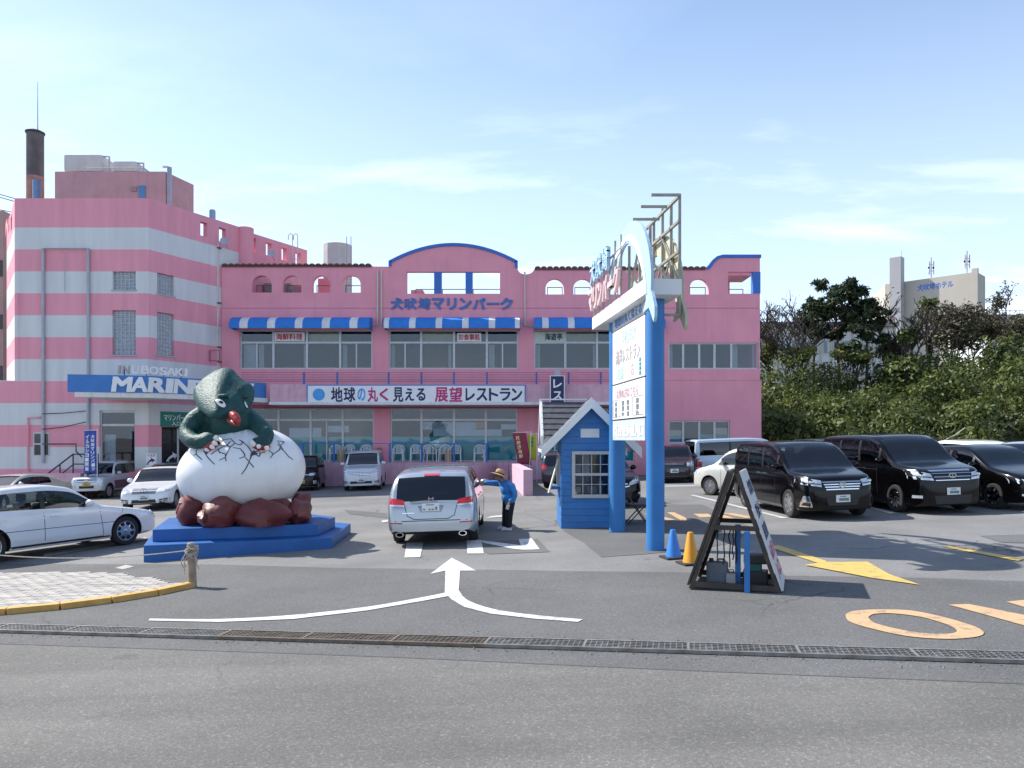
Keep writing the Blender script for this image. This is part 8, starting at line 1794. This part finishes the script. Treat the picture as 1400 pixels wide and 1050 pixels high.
car('kei_car', 'black boxy kei car with yellow plate below the terrace', 'car', 'kei', 3.4, 1.48, 1.63, 2.39, .55, .28, BLACK_P, place(-9.75, 36.5, 277), lamps=[(.86, .51), (.50, .50), (.50, .43), (.86, .44)], grille=([(.5, .475), (-.5, .475), (-.48, .445), (.48, .445)], 1, .8, (.46, .05, 'oval')), intake=[(.5, .27), (-.5, .27), (-.45, .17), (.45, .17)], plate=PLY, frontglass=CGM, extras=dict(plate_z=.275, both=(('fog_lamp', 'F', [(.90, .30), (.72, .30), (.72, .20), (.90, .20)], LAMP, .008),)))
car('minivan', 'silver-white minivan parked beside the pink wing wall', 'van', 'van', 4.5, 1.70, 1.78, 2.7, .88, .31, paintm('bluish_white', (.62, .65, .69), .1), place(-6.85, 35.95, 276), zc=.17, lamps=[(.97, .56), (.62, .50), (.52, .415), (.90, .47)], grille=([(.60, .455), (-.60, .455), (-.46, .385), (.46, .385)], 2, .4, (.42, .075, 'h')), intake=[(.56, .245), (-.56, .245), (-.54, .185), (.54, .185)], seams=V_SE, frontglass=CGM, extras=dict(plate_z=.27, both=(('fog_bezel', 'F', [(.92, .27), (.68, .25), (.68, .195), (.92, .195)], GREYBLUE_P, .006),)))
# ================================================================ attendant
PY = 17.62
def B(px, py, dy=0): return P(px, py, PY + dy)
SKIN = mat('skin', (.36, .20, .14), .55, 0, .05, 8); JKT = mat('jacket_blue', (.035, .20, .52), .75, 0, .12, 7, bump=.35, bscale=18); TRS = mat('trousers_black', (.012, .012, .016), .85, 0, .15, 8, bump=.3, bscale=20); SHOE = mat('shoe_white', (.62, .58, .60), .6); STRAW = mat('straw_hat', (.42, .27, .14), .85, 0, .2, 25, bump=.5, bscale=60); HAIR = mat('dark_hair', (.02, .017, .015), .7)
gp = G(693, 725); pp = thing('person', 'person in blue jacket, black trousers and straw hat leaning to the silver wagon window', 'person', (B(693, 725).x, PY, gz(B(693, 725).x)))
zf = gz(B(693, 725).x)
hd = B(682.5, 651, .02); nk = B(688, 658.5, .02); chs = B(693, 668, 0); plv = B(695.5, 685, 0)
shR, elR, haR = B(686, 661, .16), B(673, 660.5, .15), B(661, 660.5, .12); shL, elL, haL = B(698, 662.5, -.15), B(703.5, 677, -.2), B(696, 688.5, -.2)
hipL, knL, anL = B(697.5, 688, -.085), B(696, 705, -.11), B(695.5, 720, -.1); hipR, knR, anR = B(693.5, 688, .085), B(691.5, 704, .1), B(690.5, 719, .12)
anL.z = zf + .08; anR.z = zf + .08
def seg(mb, pts, rr, n=10):
    p = spline(pts, 4); k = len(p); rs_ = []
    for i in range(k):
        t = i / (k - 1) * (len(rr) - 1); j = min(int(t), len(rr) - 2); rs_.append(rr[j] + (rr[j + 1] - rr[j]) * (t - j))
    mb.tube(p, rs_, n)
def hand(mb, wrist, dirv, palm_n, closed):
    """palm, four fingers and a thumb from the side of the palm"""
    dirv = dirv.normalized(); side = dirv.cross(palm_n).normalized(); pn_ = side.cross(dirv).normalized()
    c = wrist + dirv * .045; mb.tube([wrist - dirv * .02, wrist, c, c + dirv * .03], [.026, .026, .034, .030], 8); mb.tube([c - side * .022, c + side * .022], [.02, .02], 8)
    for i, ln in enumerate((.062, .072, .068, .054)):
        o_ = c + dirv * .034 + side * (-.027 + .018 * i); k1 = o_ + dirv * ln * .45 + pn_ * (-.008 - .03 * closed * .4); k2 = k1 + (dirv * (1 - .7 * closed) - pn_ * (.25 + closed)).normalized() * ln * .35; k3 = k2 + (dirv * (.5 - .9 * closed) - pn_ * (.5 + closed)).normalized() * ln * .3
        mb.tube([o_ - dirv * .015, o_, k1, k2, k3], [.0095, .0095, .009, .0085, .007], 7)
    t0 = c - side * .03 - dirv * .01; t1 = t0 - side * .022 + dirv * .022 - pn_ * .008; t2 = t1 + dirv * .026 - side * .004 - pn_ * .012
    mb.tube([t0 + side * .015, t0, t1, t2], [.014, .012, .0105, .008], 7)
b = MB()
seg(b, [plv, chs, nk], [.12, .135, .06], 14); b.tube([nk, nk.lerp(hd, .6)], [.052, .048], 10)
fwd = Vector((-.93, -.1, -.35)).normalized()
b.ell(hd, .088, .078, .112); b.ell(hd + Vector((-.045, 0, -.05)), .055, .055, .05)                     # skull, jaw
b.ell(hd + fwd * .095 + Vector((0, 0, -.005)), .018, .014, .022); b.ell(hd + fwd * .083 + Vector((.01, 0, -.05)), .014, .024, .008)   # nose, mouth
for s_ in (-1, 1): b.ell(hd + Vector((.01, s_ * .08, -.01)), .018, .009, .03)
seg(b, [shR, elR, haR], [.05, .04, .026]); seg(b, [shL, elL, haL], [.05, .04, .026]); b.tube([shR, chs.lerp(nk, .6), shL], [.06, .09, .06], 10)
seg(b, [hipL, knL, anL], [.085, .055, .038]); seg(b, [hipR, knR, anR], [.085, .055, .038]); b.tube([hipL, plv, hipR], [.085, .11, .085], 12)
hand(b, haR, haR - elR, Vector((0, 0, 1)), .35); hand(b, haL, Vector((-.15, -.05, -1)), Vector((1, .2, 0)), .6)
for an in (anL, anR): b.tube([an, an + Vector((-.02, 0, -.035)), an + Vector((-.12, 0, -.05))], [.04, .042, .03], 10)
remeshed(b, .0085, .4, 'body', SKIN, pp, 3)
for s_ in (-1, 1):
    q = MB(); q.ell(hd + fwd * .074 + Vector((0, s_ * .032, .012)), .011, .011, .009, 10, 6); q.build('eye', EYED, pp, smooth=60)
q = MB(); q.ell(hd + Vector((.022, 0, .03)), .085, .086, .095, 14, 10); q.build('hair', HAIR, pp, smooth=60)
b = MB(); seg(b, [plv + Vector((0, 0, -.02)), plv.lerp(chs, .5) + Vector((.035, 0, 0)), chs + Vector((.03, 0, .02)), nk + Vector((.02, 0, -.02))], [.150, .165, .175, .085], 16); b.ell(chs + Vector((.01, 0, .0)), .165, .205, .20); b.ell(plv.lerp(chs, .35), .155, .185, .16)
b.tube([shR, chs.lerp(nk, .5), shL], [.085, .12, .085], 10); seg(b, [shR, elR, haR + (elR - haR).normalized() * .03], [.085, .068, .052]); seg(b, [shL, elL, haL + (elL - haL).normalized() * .04], [.088, .074, .056])
b.tube([plv + Vector((0, -.17, -.02)), plv + Vector((-.1, 0, -.03)), plv + Vector((0, .17, -.02))], [.03, .03, .03], 8)
remeshed(b, .016, .5, 'jacket', JKT, pp, 5)
b = MB(); b.tube([plv + Vector((0, 0, .03)), plv + Vector((0, 0, -.08))], [.14, .15], 16); b.tube([hipL, plv, hipR], [.11, .13, .11], 12); seg(b, [hipL, knL, anL + Vector((.0, 0, -.01))], [.115, .088, .072], 12); seg(b, [hipR, knR, anR + Vector((0, 0, -.01))], [.115, .088, .072], 12); remeshed(b, .016, .5, 'trousers', TRS, pp, 4)
for an in (anL, anR):
    b = MB(); b.ell(an + Vector((-.05, 0, -.035)), .13, .048, .045); b.ell(an + Vector((.02, 0, -.01)), .055, .045, .055); b.box(an.x - .175, an.x + .075, an.y - .043, an.y + .043, zf + .004, zf + .028); remeshed(b, .011, .4, 'shoe', SHOE, pp, 3)
HM = Matrix.Translation(hd + Vector((.005, 0, .045))) @ Matrix.Rotation(R(17), 4, 'Y') @ Matrix.Rotation(R(-6), 4, 'X')
b = MB(); b.lathe([(.102, .0), (.104, .05), (.095, .095), (.065, .118), (.0, .125)], 28, HM); hat = b.build('hat', STRAW, pp, smooth=60)
b = MB(); vs = []; n_ = 36
for k in range(n_):
    a = 2 * math.pi * k / n_
    for r_, z_ in ((.10, .004), (.15, -.004), (.19, -.018), (.215, -.034 + .012 * math.sin(2 * a))): vs.append(HM @ Vector((r_ * math.cos(a), r_ * math.sin(a), z_)))
b.add(vs, [(k * 4 + j, ((k + 1) % n_) * 4 + j, ((k + 1) % n_) * 4 + j + 1, k * 4 + j + 1) for k in range(n_) for j in range(3)]); o = b.build('hat_brim', STRAW, hat, smooth=60); md = o.modifiers.new('thick', 'SOLIDIFY'); md.thickness = .006
b = MB(); b.lathe([(.106, .006), (.108, .03), (.102, .031), (.1, .006)], 28, HM); b.build('hat_band', mat('hat_band_dark', (.03, .025, .02), .8), hat, smooth=60)
q = MB(); c = haL + Vector((-.03, -.03, -.075)); q.box(c.x - .035, c.x + .035, c.y - .003, c.y + .003, c.z - .055, c.z + .045, M=None); q.v = [Matrix.Translation(c) @ Matrix.Rotation(R(14), 4, 'Y') @ Matrix.Translation(-c) @ v for v in q.v]; tag(q.build('paper_slip', SIGNW, base=c), 'white paper slip held in the attendant\'s lowered hand', 'paper')
bpy.context.view_layer.update()
